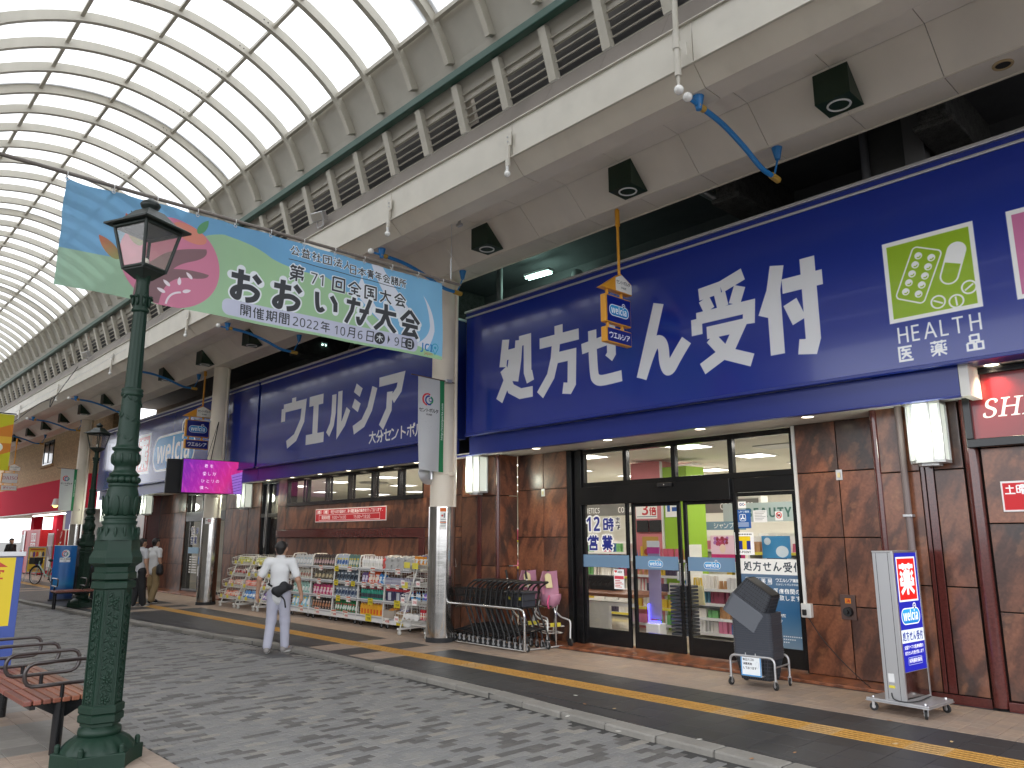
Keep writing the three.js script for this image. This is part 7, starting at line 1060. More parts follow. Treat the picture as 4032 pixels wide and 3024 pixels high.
// ------------------------------------------------------------ shopping basket stack on its trolley
{
  const T0 = [-4.83, 0, -8.52], tr = thing('basket_trolley', 'grey tube trolley on black castors under the basket stack', 'trolley', T0, R(4));
  for (const s of [-1, 1]) part(tr, 'hoop', [bent([[s * 0.25 * 0 - 0.27, 0.09, s * 0.19], [-0.27, 0.34, s * 0.19], [0.27, 0.34, s * 0.19], [0.27, 0.09, s * 0.19]], 0.014, 0.07, 9)], M.alu); for (const s of [-1, 1]) part(tr, 'cross_bar', [rod([s * 0.27, 0.24, -0.19], [s * 0.27, 0.24, 0.19], 0.009, 7), rod([s * 0.12, 0.13, -0.19], [s * 0.12, 0.13, 0.19], 0.008, 6)], M.alu);
  for (const sx of [-1, 1]) for (const sz of [-1, 1]) addCaster(tr, sx * 0.27, sz * 0.19, 0, 0.042, M.rubber, M.silver, sx * 0.6 + sz * 0.4);
  // a tapered basket with ribbed sides, perforated look by raised bars
  const W = 0.46, D = 0.32, H = 0.26, tp = 0.8;
  const loopAt = (k, y, ex = 0) => { const a = W / 2 * k + ex, b = D / 2 * k + ex, r = 0.05 * k, o = []; for (const [sx, sz, a0] of [[1, 1, 0], [-1, 1, Math.PI / 2], [-1, -1, Math.PI], [1, -1, Math.PI * 1.5]]) for (let i = 0; i < 4; i++) { const t = a0 + (i / 3) * Math.PI / 2; o.push([sx * (a - r) + Math.cos(t) * r, y, sz * (b - r) + Math.sin(t) * r]); } return o; };
  const wall = (lo, hi) => { const q = [], n = lo.length; for (let i = 0; i < n; i++) { const a = lo[i], b = lo[(i + 1) % n], c = hi[(i + 1) % n], d = hi[i]; q.push(...a, ...d, ...c, ...a, ...c, ...b); } const g = new THREE.BufferGeometry(); g.setAttribute('position', new THREE.Float32BufferAttribute(q, 3)); g.computeVertexNormals(); return g; };
  const lerpLoop = (v, ex) => loopAt(lerp(tp, 1, v), v * H, ex);
  const ribs = []; for (const s of [-1, 1]) { for (let i = 0; i < 11; i++) { const u = lerp(-0.9, 0.9, i / 10); ribs.push(rod([u * W / 2 * tp * 0.85, 0.01, s * (D / 2 * tp + 0.002)], [u * W / 2 * 0.87, H - 0.03, s * (D / 2 + 0.001)], 0.004, 4)); } for (let i = 0; i < 7; i++) { const u = lerp(-0.85, 0.85, i / 6); ribs.push(rod([s * (W / 2 * tp + 0.002), 0.01, u * D / 2 * tp * 0.82], [s * (W / 2 + 0.001), H - 0.03, u * D / 2 * 0.82], 0.004, 4)); } }
  for (const v of [0.12, 0.28, 0.44, 0.6, 0.76]) ribs.push(wall(lerpLoop(v - 0.02, 0.004), lerpLoop(v + 0.02, 0.004)));
  const mk = (label, p) => { const b = thing('shopping_basket', label, 'shopping basket', p, 0, 'dark stacked shopping baskets'); part(b, 'basket_wall', [wall(lerpLoop(0, 0), lerpLoop(1, 0)), at(new THREE.PlaneGeometry(W * tp - 0.02, D * tp - 0.02), 0, 0.001, 0, -Math.PI / 2)], M.basketWall); part(b, 'rib', ribs, M.basket); part(b, 'rim', [wall(lerpLoop(0.9, 0.012), lerpLoop(1, 0.016)), wall(lerpLoop(1, 0.016), lerpLoop(1, -0.004)), wall(lerpLoop(0.9, 0), lerpLoop(0.9, 0.012))], M.basketRim); part(b, 'handle', [bent([[-W / 2 + 0.02, H - 0.005, 0.02], [-W / 2 + 0.02, H - 0.005, D / 2 - 0.01], [W / 2 - 0.02, H - 0.005, D / 2 - 0.01], [W / 2 - 0.02, H - 0.005, 0.02]], 0.006, 0.03, 6)], M.basket); return b; };
  M.basketWall = mat([0.014, 0.015, 0.019], 0.55, { side: THREE.DoubleSide }); M.basketRim = mat([0.075, 0.082, 0.1], 0.4, { side: THREE.DoubleSide });
  const a = mk('lowest dark shopping basket, sitting in the trolley', [-4.83, 0.075, -8.52]); a.rotation.y = R(4);
  const r = rng(12); for (let i = 1; i < 21; i++) copy(a, [-4.83 + (r() - 0.5) * 0.006, 0.075 + i * 0.0245, -8.52 + (r() - 0.5) * 0.006], R(4) + (r() - 0.5) * 0.02, 'dark shopping basket nested in the upright stack');
  for (let i = 0; i < 9; i++) { const b = copy(a, [0, 0, 0], 0, i === 0 ? 'tilted dark shopping basket whose underside faces the viewer, on top of the stack' : 'dark shopping basket nested in the tilted pile on top'); // thrown upside down, leaning
    b.rotation.set(0, 0, 0); b.rotation.order = 'YXZ'; b.rotation.y = R(4); b.rotation.z = R(180 - 33); const dir = V(0, 1, 0).applyEuler(b.rotation), c0 = V(-4.72, 1.12, -8.52).addScaledVector(dir, i * 0.027); b.position.copy(c0); }
  const c = thing('trolley_card', 'white card with blue border and black lettering hanging on the trolley', 'card', [-4.83, 0.235, -8.325], R(4)); part(c, 'card_board', [rbox(-0.125, 0.125, -0.115, 0.115, -0.004, 0, 0.001)], M.paper); part(c, 'card_print', [face(0.246, 0.226, 0, 0, 0.001)], mat('#fff', 0.4, { map: ctex(300, 276, (g, w, h) => { g.fillStyle = '#2f8fd0'; g.fillRect(0, 0, w, h); g.fillStyle = '#eef2f4'; g.fillRect(16, 16, w - 32, h - 32); const o = { color: '#2a2a30', w: 0.13, step: 1.0 }; write(g, '毎日カゴの', 30, 40, 34, o); write(g, '消毒実施', 30, 96, 34, o); write(g, 'しております', 28, 152, 34, o); g.strokeStyle = '#b9c4cc'; g.lineWidth = 3; g.beginPath(); g.ellipse(244, 120, 20, 44, 0, 0, 7); g.stroke(); }) }), true); part(c, 'tie', [rod([-0.06, 0.11, 0], [-0.06, 0.14, 0], 0.004, 5), rod([0.06, 0.11, 0], [0.06, 0.14, 0], 0.004, 5)], M.whiteMetal);
}
// ------------------------------------------------------------ upright lightbox on castors
{
  const t = thing('standing_lightbox', 'upright grey lightbox sign with red medicine square on a castor plate', 'standing sign', [-3.12, 0, -8.33], R(-5));
  part(t, 'base_plate', [rbox(-0.3, 0.3, 0.105, 0.128, -0.27, 0.27, 0.006)], M.alu); part(t, 'base_edge', [rbox(-0.305, 0.305, 0.095, 0.106, -0.275, 0.275, 0.003)], M.silver);
  for (const sx of [-1, 1]) for (const sz of [-1, 1]) { addCaster(t, sx * 0.25, sz * 0.22, 0, 0.04, M.rubber, M.silver, sx * 0.8 - sz * 0.5); part(t, 'bolt', [cyl(sx * 0.25, 0.128, 0.142, sz * 0.22, 0.014, 0.012, 8)], M.silver); }
  part(t, 'cabinet', [rbox(-0.11, 0.095, 0.128, 1.535, -0.262, 0.262, 0.004)], M.alu); part(t, 'cabinet_frame', [rbox(0.08, 0.1, 0.128, 1.54, 0.235, 0.266, 0.003), rbox(0.08, 0.1, 0.128, 1.54, -0.266, -0.235, 0.003), rbox(-0.113, 0.1, 1.535, 1.55, -0.266, 0.266, 0.003)], M.silver);
  // the printed face looks along the street (to +x), the plain side to the street
  part(t, 'light_panel', [face(0.468, 1.13, 0.0965, 0.965, 0, Math.PI / 2)], mat('#bbb', 0.35, { map: ctex(460, 1110, lbox), emissive: col(1, 1, 1), emissiveIntensity: 0.34, emissiveMap: ctex(460, 1110, lbox) }), true); part(t, 'lower_panel', [rbox(0.0955, 0.0975, 0.15, 0.395, -0.234, 0.234, 0.0005)], M.steel);
  part(t, 'side_seam', [rbox(-0.075, -0.071, 0.14, 1.53, 0.2615, 0.2635, 0.0005), rbox(0.045, 0.049, 0.14, 1.53, 0.2615, 0.2635, 0.0005)], M.dark); part(t, 'side_label', [rbox(-0.06, 0.0, 0.3, 0.38, 0.2625, 0.264, 0.0005)], M.paper); part(t, 'side_label', [rbox(-0.06, 0.0, 0.245, 0.27, 0.2625, 0.264, 0.0005)], M.tagYellow); part(t, 'cable', [tube([[-0.04, 0.2, 0.262], [-0.02, 0.15, 0.28], [0.08, 0.137, 0.285], [0.15, 0.137, 0.15], [0.12, 0.137, -0.2]], 0.006, 24, 6)], M.blackMatt);
  function lbox(g, w, h) { g.fillStyle = '#1c24a8'; g.fillRect(0, 0, w, h); g.fillStyle = '#e9eef2'; g.fillRect(w * 0.06, h * 0.035, w * 0.86, h * 0.385); g.fillStyle = '#dc1f1c'; g.fillRect(w * 0.1, h * 0.05, w * 0.78, h * 0.355); fit(g, '薬', w * 0.15, w * 0.83, h * 0.085, h * 0.365, { w: 0.13 }); logo(g, w * 0.08, h * 0.44, w * 0.84, h * 0.175); g.fillStyle = '#dfe8f0'; g.fillRect(0, h * 0.655, w, h * 0.11); let x = w * 0.04; for (const c of '処方せん受付') { fit(g, c, x, x + w * 0.14, h * 0.67, h * 0.75, { color: '#22348c', w: 0.13 }); x += w * 0.156; } const o = { w: 0.12, sx: 1, step: 1.02 }; write(g, '全国すべての医療機関の', w * 0.08, h * 0.787, w * 0.076, o); write(g, '処方せんを受付致します', w * 0.08, h * 0.833, w * 0.076, o); g.strokeStyle = '#dfe8f0'; g.lineWidth = 3; rr(g, w * 0.2, h * 0.888, w * 0.62, h * 0.06, 8); g.stroke(); write(g, '保険調剤薬局', w * 0.23, h * 0.897, w * 0.092, { w: 0.1 }); }
}
// ------------------------------------------------------------ cast iron street lamps
function octo(y0, y1, r0, r1) { const g = new THREE.CylinderGeometry(r1, r0, y1 - y0, 6, 1); g.rotateY(Math.PI / 6 + 0.35); g.translate(0, (y0 + y1) / 2, 0); const q = g.toNonIndexed(); q.computeVertexNormals(); return q; }
function streetLamp(label, pos) {
  const t = thing('street_lamp', label, 'street lamp', pos, 0, 'green cast iron street lamps'), A = 0.35;
  const base = (() => { const s = new THREE.Shape(), n = 6; for (let i = 0; i < n; i++) { const a = i * Math.PI * 2 / n + A, b = (i + 0.5) * Math.PI * 2 / n + A, c = (i + 1) * Math.PI * 2 / n + A; if (!i) s.moveTo(Math.cos(a) * 0.31, Math.sin(a) * 0.31); s.quadraticCurveTo(Math.cos(b) * 0.24, Math.sin(b) * 0.24, Math.cos(c) * 0.31, Math.sin(c) * 0.31); } const g = new THREE.ExtrudeGeometry(s, { depth: 0.1, bevelEnabled: true, bevelSize: 0.008, bevelThickness: 0.008, bevelSegments: 2, curveSegments: 10 }); g.rotateX(-Math.PI / 2); return g; })();
  part(t, 'base', [base], M.lampGreen); for (let i = 0; i < 6; i++) { const a = i * Math.PI / 3 - A; part(t, 'base_lug', [cyl(Math.cos(a) * 0.275, 0.05, 0.15, Math.sin(a) * 0.275, 0.022, 0.02, 10), ball(Math.cos(a) * 0.275, 0.15, Math.sin(a) * 0.275, 0.021, 10, 6)], M.lampGreen); }
  const dome = lathe([[0.262, 0.1], [0.25, 0.13], [0.215, 0.17], [0.17, 0.2], [0.135, 0.215]], 72), p = dome.attributes.position; for (let i = 0; i < p.count; i++) { const x = p.getX(i), z = p.getZ(i), a = Math.atan2(z, x), k = 1 + 0.045 * Math.abs(Math.sin(a * 9)) * sstep(0.1, 0.14, p.getY(i)); p.setX(i, x * k); p.setZ(i, z * k); } dome.computeVertexNormals(); part(t, 'leaf_dome', [dome], M.lampGreen);
  part(t, 'foot_ring', [lathe([[0.12, 0.2], [0.15, 0.21], [0.155, 0.235], [0.15, 0.26], [0.125, 0.27], [0.118, 0.3]], 32)], M.lampGreen);
  part(t, 'shaft', [octo(0.28, 1.34, 0.142, 0.138)], M.lampGreen); for (const y of [0.335, 0.4, 1.33, 1.4]) { const g = octo(y - 0.022, y + 0.022, 0.162, 0.162); part(t, 'shaft_band', [g, octo(y - 0.032, y - 0.022, 0.15, 0.162), octo(y + 0.022, y + 0.032, 0.162, 0.15)], M.lampGreen); }
  // raised scrollwork of flowers and leaves on the panels
  const scroll = []; const q = rng(77); for (let i = 0; i < 24; i++) { const y = 0.46 + i * 0.034, s = i % 2 ? 1 : -1; scroll.push(at(new THREE.TorusGeometry(0.016 + 0.005 * q(), 0.0055, 5, 12, 4.2), s * 0.012, y, 0, 0, 0, q() * 6), at(new THREE.SphereGeometry(0.014, 8, 5).scale(1.6, 0.7, 0.55), -s * 0.024, y + 0.012, 0, 0, 0, s * (0.5 + q())), at(new THREE.SphereGeometry(0.009, 7, 5).scale(1, 1, 0.7), s * 0.03, y - 0.008, 0)); }
  for (const y of [1.2, 0.62, 0.47]) for (let k = 0; k < 5; k++) scroll.push(at(new THREE.SphereGeometry(0.015, 8, 5).scale(1, 0.7, 0.6), Math.cos(k * 1.257) * 0.019, y + Math.sin(k * 1.257) * 0.019, 0.003, 0, 0, k * 1.257));
  const sg = join(scroll.map((g) => wuv(bare(g)))); const pane = join([[-0.052, 0.8, 0.004, 0.8], [0.052, 0.8, 0.004, 0.8]].map(([x]) => wuv(bare(rbox(x - 0.004, x + 0.004, 0.44, 1.29, -0.004, 0.006, 0.002)))));
  for (let i = 0; i < 6; i++) { const a = i * Math.PI / 3 - 0.35 + 0.52, ap = 0.142 * Math.cos(Math.PI / 6) * 0.993; const m = part(t, 'scroll_relief', [at(sg.clone(), 0, 0, ap), at(pane.clone(), 0, 0, ap)], M.lampGreen, true); m.rotation.y = i * Math.PI / 3 + 0.35 ; }
  part(t, 'flared_collar', [octo(1.41, 1.47, 0.146, 0.15), octo(1.47, 1.5, 0.15, 0.19), octo(1.5, 1.545, 0.195, 0.195), octo(1.545, 1.6, 0.195, 0.17), octo(1.6, 1.68, 0.17, 0.165)], M.lampGreen);
  const bell = lathe([[0.16, 1.68], [0.155, 1.72], [0.135, 1.77], [0.122, 1.8], [0.132, 1.81], [0.132, 1.83], [0.118, 1.835], [0.12, 1.85], [0.128, 1.86], [0.12, 1.875], [0.112, 1.88]], 48); part(t, 'bell_ring', [bell], M.lampGreen); for (let i = 0; i < 14; i++) { const a = i * Math.PI / 7; part(t, 'bell_petal', [at(new THREE.SphereGeometry(0.02, 8, 6).scale(0.7, 2.4, 0.6), Math.cos(a) * 0.148, 1.74, Math.sin(a) * 0.148, 0, 0, 0)], M.lampGreen); }
  part(t, 'vase', [lathe([[0.112, 1.88], [0.128, 1.9], [0.138, 1.95], [0.135, 2.0], [0.12, 2.06], [0.108, 2.1], [0.104, 2.13]], 36)], M.lampGreen);
  for (let i = 0; i < 10; i++) { const a = i * Math.PI / 5; const g = new THREE.SphereGeometry(0.034, 10, 8).scale(1, 2.5, 0.38); g.rotateX(0.09); g.rotateY(Math.PI / 2 - a); part(t, 'vase_leaf', [g.translate(Math.cos(a) * 0.133, 1.955, Math.sin(a) * 0.133)], M.lampGreen); }
  part(t, 'neck_ring', [lathe([[0.1, 2.1], [0.116, 2.115], [0.112, 2.135], [0.1, 2.14]], 32)], M.lampGreen);
  for (let i = 0; i < 14; i++) { const a = i * Math.PI / 7; part(t, 'bead', [ball(Math.cos(a) * 0.1, 2.165, Math.sin(a) * 0.1, 0.029, 10, 8)], M.lampGreen); }
  part(t, 'spindle', [lathe([[0.09, 2.13], [0.09, 2.19], [0.112, 2.2], [0.114, 2.215], [0.094, 2.23], [0.082, 2.25], [0.082, 2.28], [0.1, 2.295], [0.108, 2.33], [0.104, 2.37], [0.092, 2.4], [0.11, 2.415], [0.112, 2.43], [0.09, 2.44], [0.083, 2.46], [0.081, 2.62], [0.074, 2.9]], 36)], M.lampGreen);
  for (let i = 0; i < 10; i++) { const a = i * Math.PI / 5; part(t, 'bud_petal', [at(new THREE.SphereGeometry(0.026, 9, 7).scale(0.8, 1.7, 0.5), Math.cos(a) * 0.1, 2.34, Math.sin(a) * 0.1)], M.lampGreen); }
  const ivy = []; for (let i = 0; i < 26; i++) { const y = 2.5 + i * 0.0165, a = i * 0.62; const g = new THREE.SphereGeometry(0.014, 7, 5).scale(0.9, 1.8, 0.45); g.rotateZ(0.6 * (i % 2 ? 1 : -1)); g.rotateY(Math.PI / 2 - a); ivy.push(g.translate(Math.cos(a) * 0.08, y, Math.sin(a) * 0.08)); } part(t, 'ivy_relief', ivy, M.lampGreen);
  part(t, 'joint_ring', [lathe([[0.07, 2.86], [0.084, 2.87], [0.086, 2.89], [0.078, 2.905], [0.086, 2.915], [0.082, 2.93], [0.066, 2.935]], 32)], M.lampGreen);
  { const g = new THREE.CylinderGeometry(0.055, 0.064, 0.68, 48, 1), a = g.attributes.position; for (let i = 0; i < a.count; i++) { const x = a.getX(i), z = a.getZ(i), k = 1 - 0.07 * Math.abs(Math.cos(Math.atan2(z, x) * 6)); a.setX(i, x * k); a.setZ(i, z * k); } g.computeVertexNormals(); part(t, 'fluted_pole', [g.translate(0, 3.27, 0)], M.lampGreen); }
  part(t, 'capital', [lathe([[0.055, 3.6], [0.07, 3.61], [0.07, 3.63], [0.06, 3.64], [0.058, 3.69], [0.066, 3.75], [0.055, 3.77], [0.05, 3.86], [0.058, 3.9], [0.085, 3.94]], 28)], M.lampGreen); for (let i = 0; i < 8; i++) { const a = i * Math.PI / 4; part(t, 'capital_leaf', [at(new THREE.SphereGeometry(0.022, 8, 6).scale(0.8, 2.2, 0.6), Math.cos(a) * 0.068, 3.7, Math.sin(a) * 0.068), at(new THREE.SphereGeometry(0.016, 8, 6), Math.cos(a) * 0.082, 3.735, Math.sin(a) * 0.082)], M.lampGreen); }

  const ry = 0.42, sq = (y0, y1, a, b) => { const g = new THREE.CylinderGeometry(b * Math.SQRT2, a * Math.SQRT2, y1 - y0, 4, 1); g.rotateY(Math.PI / 4 + ry); g.translate(0, (y0 + y1) / 2, 0); const q = g.toNonIndexed(); q.computeVertexNormals(); return q; };
  part(t, 'lantern_cup', [sq(3.9, 3.97, 0.05, 0.115)], M.lampBlack); part(t, 'lantern_floor', [sq(3.97, 3.99, 0.118, 0.122)], M.lampBlack);
  const cr = (a, y, i) => { const b = Math.PI / 4 + i * Math.PI / 2 - ry; return [Math.cos(b) * a * Math.SQRT2, y, Math.sin(b) * a * Math.SQRT2]; };
  for (let i = 0; i < 4; i++) { part(t, 'lantern_post', [rod(cr(0.118, 3.98, i), cr(0.188, 4.37, i), 0.015, 6)], M.lampBlack); part(t, 'lantern_rail', [rod(cr(0.118, 3.995, i), cr(0.118, 3.995, i + 1), 0.016, 6)], M.lampBlack); part(t, 'lantern_rail', [rod(cr(0.186, 4.355, i), cr(0.186, 4.355, i + 1), 0.018, 6)], M.lampBlack);
    const q4 = [cr(0.117, 3.99, i), cr(0.117, 3.99, i + 1), cr(0.186, 4.36, i + 1), cr(0.186, 4.36, i)], g = new THREE.BufferGeometry(); g.setAttribute('position', new THREE.Float32BufferAttribute([0, 1, 2, 0, 2, 3].flatMap((k) => q4[k]), 3)); g.computeVertexNormals(); part(t, 'lantern_glass', [g], M.lampGlass); }
  part(t, 'lantern_roof', [sq(4.37, 4.385, 0.25, 0.25), sq(4.385, 4.42, 0.25, 0.19), sq(4.42, 4.51, 0.17, 0.1), sq(4.51, 4.53, 0.1, 0.085)], M.lampBlack); part(t, 'lantern_finial', [lathe([[0.05, 4.525], [0.045, 4.54], [0.075, 4.57], [0.085, 4.595], [0.07, 4.62], [0.035, 4.64], [0.02, 4.66], [0, 4.665]], 20)], M.lampBlack); part(t, 'lantern_bulb', [ball(0, 4.07, 0, 0.034), cyl(0, 3.99, 4.05, 0, 0.018)], M.bulbGlass);
  return t;
}
const SL1 = streetLamp('near green cast iron street lamp with fluted pole at the left', [-6.8, 0, -2.0]);
copy(SL1, [-21.9, 0, -5.72], 0.2, 'far green cast iron street lamp beside the blue advertising pillar');
// ------------------------------------------------------------ benches
function bench(label, pos, turn) {
  const t = thing('bench', label, 'bench', pos, turn, 'slatted benches with hoop armrests'), L = 1.95;
  // slats run across the seat (z), in three fields along x
  const q = rng(15); for (let f = 0; f < 3; f++) { const n = 8; for (let i = 0; i < n; i++) { const z = -0.25 + i * 0.069, x0 = -L / 2 + f * (L / 3) + 0.012, x1 = x0 + L / 3 - 0.024; const m = M.wood.clone(); m.color.multiplyScalar(0.75 + q() * 0.6); m.color.g *= 1 - 0.28 * i / n; part(t, 'slat', [rbox(x0, x1, 0.4, 0.438, z, z + 0.058, 0.008, 2)], m); } }
  for (const x of [-0.93, 0.93]) { part(t, 'leg', [cyl(x * 0.98, 0, 0.4, 0.02, 0.042, 0.042, 18)], M.blackMetal); part(t, 'leg_cap', [cyl(x * 0.98, 0.4, 0.41, 0.02, 0.048, 0.048, 18)], M.blackMetal); part(t, 'gusset', [extr([[-0.22, 0.4], [0.24, 0.4], [0.03, 0.28], [-0.02, 0.28]], 0.012).rotateY(Math.PI / 2).translate(x * 0.98 - 0.006, 0, 0)], M.blackMetal); }
  part(t, 'under_rail', [rbox(-L / 2 + 0.03, L / 2 - 0.03, 0.365, 0.395, -0.2, -0.16, 0.004), rbox(-L / 2 + 0.03, L / 2 - 0.03, 0.365, 0.395, 0.2, 0.24, 0.004)], M.blackMetal);
  for (let i = 0; i < 4; i++) { const x = -0.94 + i * 0.627; const a = part(t, 'armrest', [bent([[x, 0.54, -0.27], [x, 0.54, 0.3], [x, 0.72, 0.3], [x, 0.72, -0.27]], 0.016, 0.089, 10, true)], M.armrest); part(a, 'armrest_post', [rod([x, 0.43, 0.02], [x, 0.54, 0.02], 0.016, 10)], M.blackMetal); }
  return t;
}
M.armrest = mat([0.03, 0.02, 0.018], 0.3, { clearcoat: 0.4, clearcoatRoughness: 0.25, bumpMap: T.grit, bumpScale: 0.0006 });
const B1 = bench('near slatted wooden bench with black hoop armrests at the lower left', [-8.2, 0, -1.82], R(1.5));
copy(B1, [-21.6, 0, -5.95], R(90), 'small far bench between the two street lamps');
// ------------------------------------------------------------ freestanding signs on the left
{
  const t = thing('lottery_sign', 'yellow sign with red arrow and vertical lettering in a blue frame at the left edge', 'standing sign', [-10.0, 0, -1.62], R(88));
  part(t, 'cabinet', [rbox(-0.42, 0.36, 0.04, 1.5, -0.12, 0.03, 0.004)], mat([0.04, 0.075, 0.3], 0.45)); part(t, 'roof_cap', [rbox(-0.44, 0.38, 1.5, 1.55, -0.14, 0.05, 0.006)], M.alu);
  part(t, 'sign_face', [face(0.66, 0.72, -0.04, 1.13, 0.032)], mat('#fff', 0.4, { map: ctex(380, 402, (g, w, h) => { g.fillStyle = '#d8bd1e'; g.fillRect(0, 0, w, h); g.fillStyle = '#b53a1e'; g.beginPath(); g.moveTo(w * 0.7, h * 0.02); g.lineTo(w * 0.9, h * 0.14); g.lineTo(w * 0.66, h * 0.14); g.fill(); g.fillRect(w * 0.4, h * 0.1, w * 0.3, h * 0.04); let y = h * 0.17; for (const c of '宝くじ売場') { fit(g, c, w * 0.62, w * 0.86, y, y + h * 0.145, { color: '#b53a1e', w: 0.17 }); y += h * 0.165; } }) }), true);
}
{
  const t = thing('blue_advertising_pillar', 'curved blue advertising pillar with swirl emblem on the far kerb', 'standing sign', [-24.55, 0, -5.87], R(80));
  const g = new THREE.CylinderGeometry(0.62, 0.62, 1.44, 24, 1, true, -0.46, 0.92), h2 = g.clone(); const p = h2.attributes.position; g.translate(0, 0.76, -0.4);
  part(t, 'curved_face', [g], mat('#fff', 0.3, { side: THREE.DoubleSide, clearcoat: 0.4, map: ctex(360, 800, (c, w, h) => { const gd = c.createLinearGradient(0, 0, 0, h); gd.addColorStop(0, '#1f6fb8'); gd.addColorStop(0.55, '#1565b0'); gd.addColorStop(0.72, '#1a78b0'); gd.addColorStop(0.86, '#123a78'); gd.addColorStop(1, '#102c58'); c.fillStyle = gd; c.fillRect(0, 0, w, h); c.fillStyle = '#e9edf0'; c.beginPath(); c.arc(w * 0.52, h * 0.15, w * 0.17, 0, 7); c.fill(); swirl(c, w * 0.36, h * 0.085, w * 0.3, false); c.fillStyle = '#e9edf0'; c.fillRect(w * 0.28, h * 0.225, w * 0.46, h * 0.085); write(c, 'セントポルタ', w * 0.3, h * 0.235, h * 0.034, { color: '#222', w: 0.13, step: 1 }); write(c, '中央町', w * 0.44, h * 0.28, h * 0.02, { color: '#333', w: 0.1 }); }) }), true);
  part(t, 'back_panel', [rbox(-0.27, 0.27, 0.04, 1.48, 0.02, 0.06, 0.006)], mat([0.02, 0.12, 0.35], 0.4)); part(t, 'top_trim', [rbox(-0.275, 0.275, 1.475, 1.492, 0.01, 0.14, 0.004)], M.alu); part(t, 'foot_plate', [rbox(-0.3, 0.3, 0, 0.04, -0.05, 0.26, 0.004)], M.dark);
}
// ------------------------------------------------------------ people: one smooth skin over a jointed skeleton
function skinOf(bones, cell, k = 0.03) { // bones: [a, b, ra, rb, flatten?]; surface of their smooth union, by surface nets
  let lo = V(9, 9, 9), hi = V(-9, -9, -9); for (const [a, b, r, s] of bones) for (const [p, q] of [[a, r], [b, s]]) { lo.min(V(p[0] - q, p[1] - q, p[2] - q)); hi.max(V(p[0] + q, p[1] + q, p[2] + q)); }
  lo.subScalar(cell * 2.5); hi.addScalar(cell * 2.5); const nx = Math.ceil((hi.x - lo.x) / cell), ny = Math.ceil((hi.y - lo.y) / cell), nz = Math.ceil((hi.z - lo.z) / cell), F = new Float32Array(nx * ny * nz).fill(1);
  for (const [a, b, ra, rb, fl = 1] of bones) {
    const R0 = Math.max(ra, rb) * Math.max(1, fl, 1 / fl) + k * 2.2, ab = [b[0] - a[0], b[1] - a[1], b[2] - a[2]], L = ab[0] ** 2 + ab[1] ** 2 + ab[2] ** 2 + 1e-9;
    const i0 = Math.max(0, Math.floor((Math.min(a[0], b[0]) - R0 - lo.x) / cell)), i1 = Math.min(nx - 1, Math.ceil((Math.max(a[0], b[0]) + R0 - lo.x) / cell)), j0 = Math.max(0, Math.floor((Math.min(a[1], b[1]) - R0 - lo.y) / cell)), j1 = Math.min(ny - 1, Math.ceil((Math.max(a[1], b[1]) + R0 - lo.y) / cell)), k0 = Math.max(0, Math.floor((Math.min(a[2], b[2]) - R0 - lo.z) / cell)), k1 = Math.min(nz - 1, Math.ceil((Math.max(a[2], b[2]) + R0 - lo.z) / cell));
    for (let z = k0; z <= k1; z++) for (let y = j0; y <= j1; y++) for (let x = i0; x <= i1; x++) {
      const px = lo.x + x * cell - a[0], py = lo.y + y * cell - a[1], pz = lo.z + z * cell - a[2], t = clamp((px * ab[0] + py * ab[1] + pz * ab[2]) / L), dx = px - ab[0] * t, dy = py - ab[1] * t, dz = (pz - ab[2] * t) * fl, d = Math.hypot(dx, dy, dz) - lerp(ra, rb, t), i = (z * ny + y) * nx + x, f = F[i], h = Math.max(k - Math.abs(f - d), 0) / k; F[i] = Math.min(f, d) - h * h * k * 0.25;
    }
  }
  const P = [], id = new Int32Array(nx * ny * nz).fill(-1), at3 = (x, y, z) => F[(z * ny + y) * nx + x];
  for (let z = 0; z < nz - 1; z++) for (let y = 0; y < ny - 1; y++) for (let x = 0; x < nx - 1; x++) {
    let n = 0, sx = 0, sy = 0, sz = 0; const v = (i) => at3(x + (i & 1), y + ((i >> 1) & 1), z + (i >> 2));
    for (let i = 0; i < 8; i++) for (let ax = 0; ax < 3; ax++) { const j = i | (1 << ax); if (j === i) continue; const a = v(i), b = v(j); if ((a < 0) === (b < 0)) continue; const t = a / (a - b); sx += (i & 1) + (ax === 0 ? t : 0); sy += ((i >> 1) & 1) + (ax === 1 ? t : 0); sz += (i >> 2) + (ax === 2 ? t : 0); n++; }
    if (n) { id[(z * ny + y) * nx + x] = P.length / 3; P.push(lo.x + (x + sx / n) * cell, lo.y + (y + sy / n) * cell, lo.z + (z + sz / n) * cell); }
  }
  const I = [], ix = (x, y, z) => id[(z * ny + y) * nx + x];
  for (let z = 1; z < nz - 1; z++) for (let y = 1; y < ny - 1; y++) for (let x = 1; x < nx - 1; x++) {
    const a = at3(x, y, z) < 0, quad = (p, q, r, s, f) => { if (p < 0 || q < 0 || r < 0 || s < 0) return; f ? I.push(p, q, r, p, r, s) : I.push(p, r, q, p, s, r); };
    if (a !== at3(x + 1, y, z) < 0) quad(ix(x, y - 1, z - 1), ix(x, y, z - 1), ix(x, y, z), ix(x, y - 1, z), a);
    if (a !== at3(x, y + 1, z) < 0) quad(ix(x - 1, y, z - 1), ix(x - 1, y, z), ix(x, y, z), ix(x, y, z - 1), a);
    if (a !== at3(x, y, z + 1) < 0) quad(ix(x - 1, y - 1, z), ix(x, y - 1, z), ix(x, y, z), ix(x - 1, y, z), a);
  }
  const g = new THREE.BufferGeometry(); g.setAttribute('position', new THREE.Float32BufferAttribute(P, 3)); g.setIndex(I); g.computeVertexNormals(); return g;
}
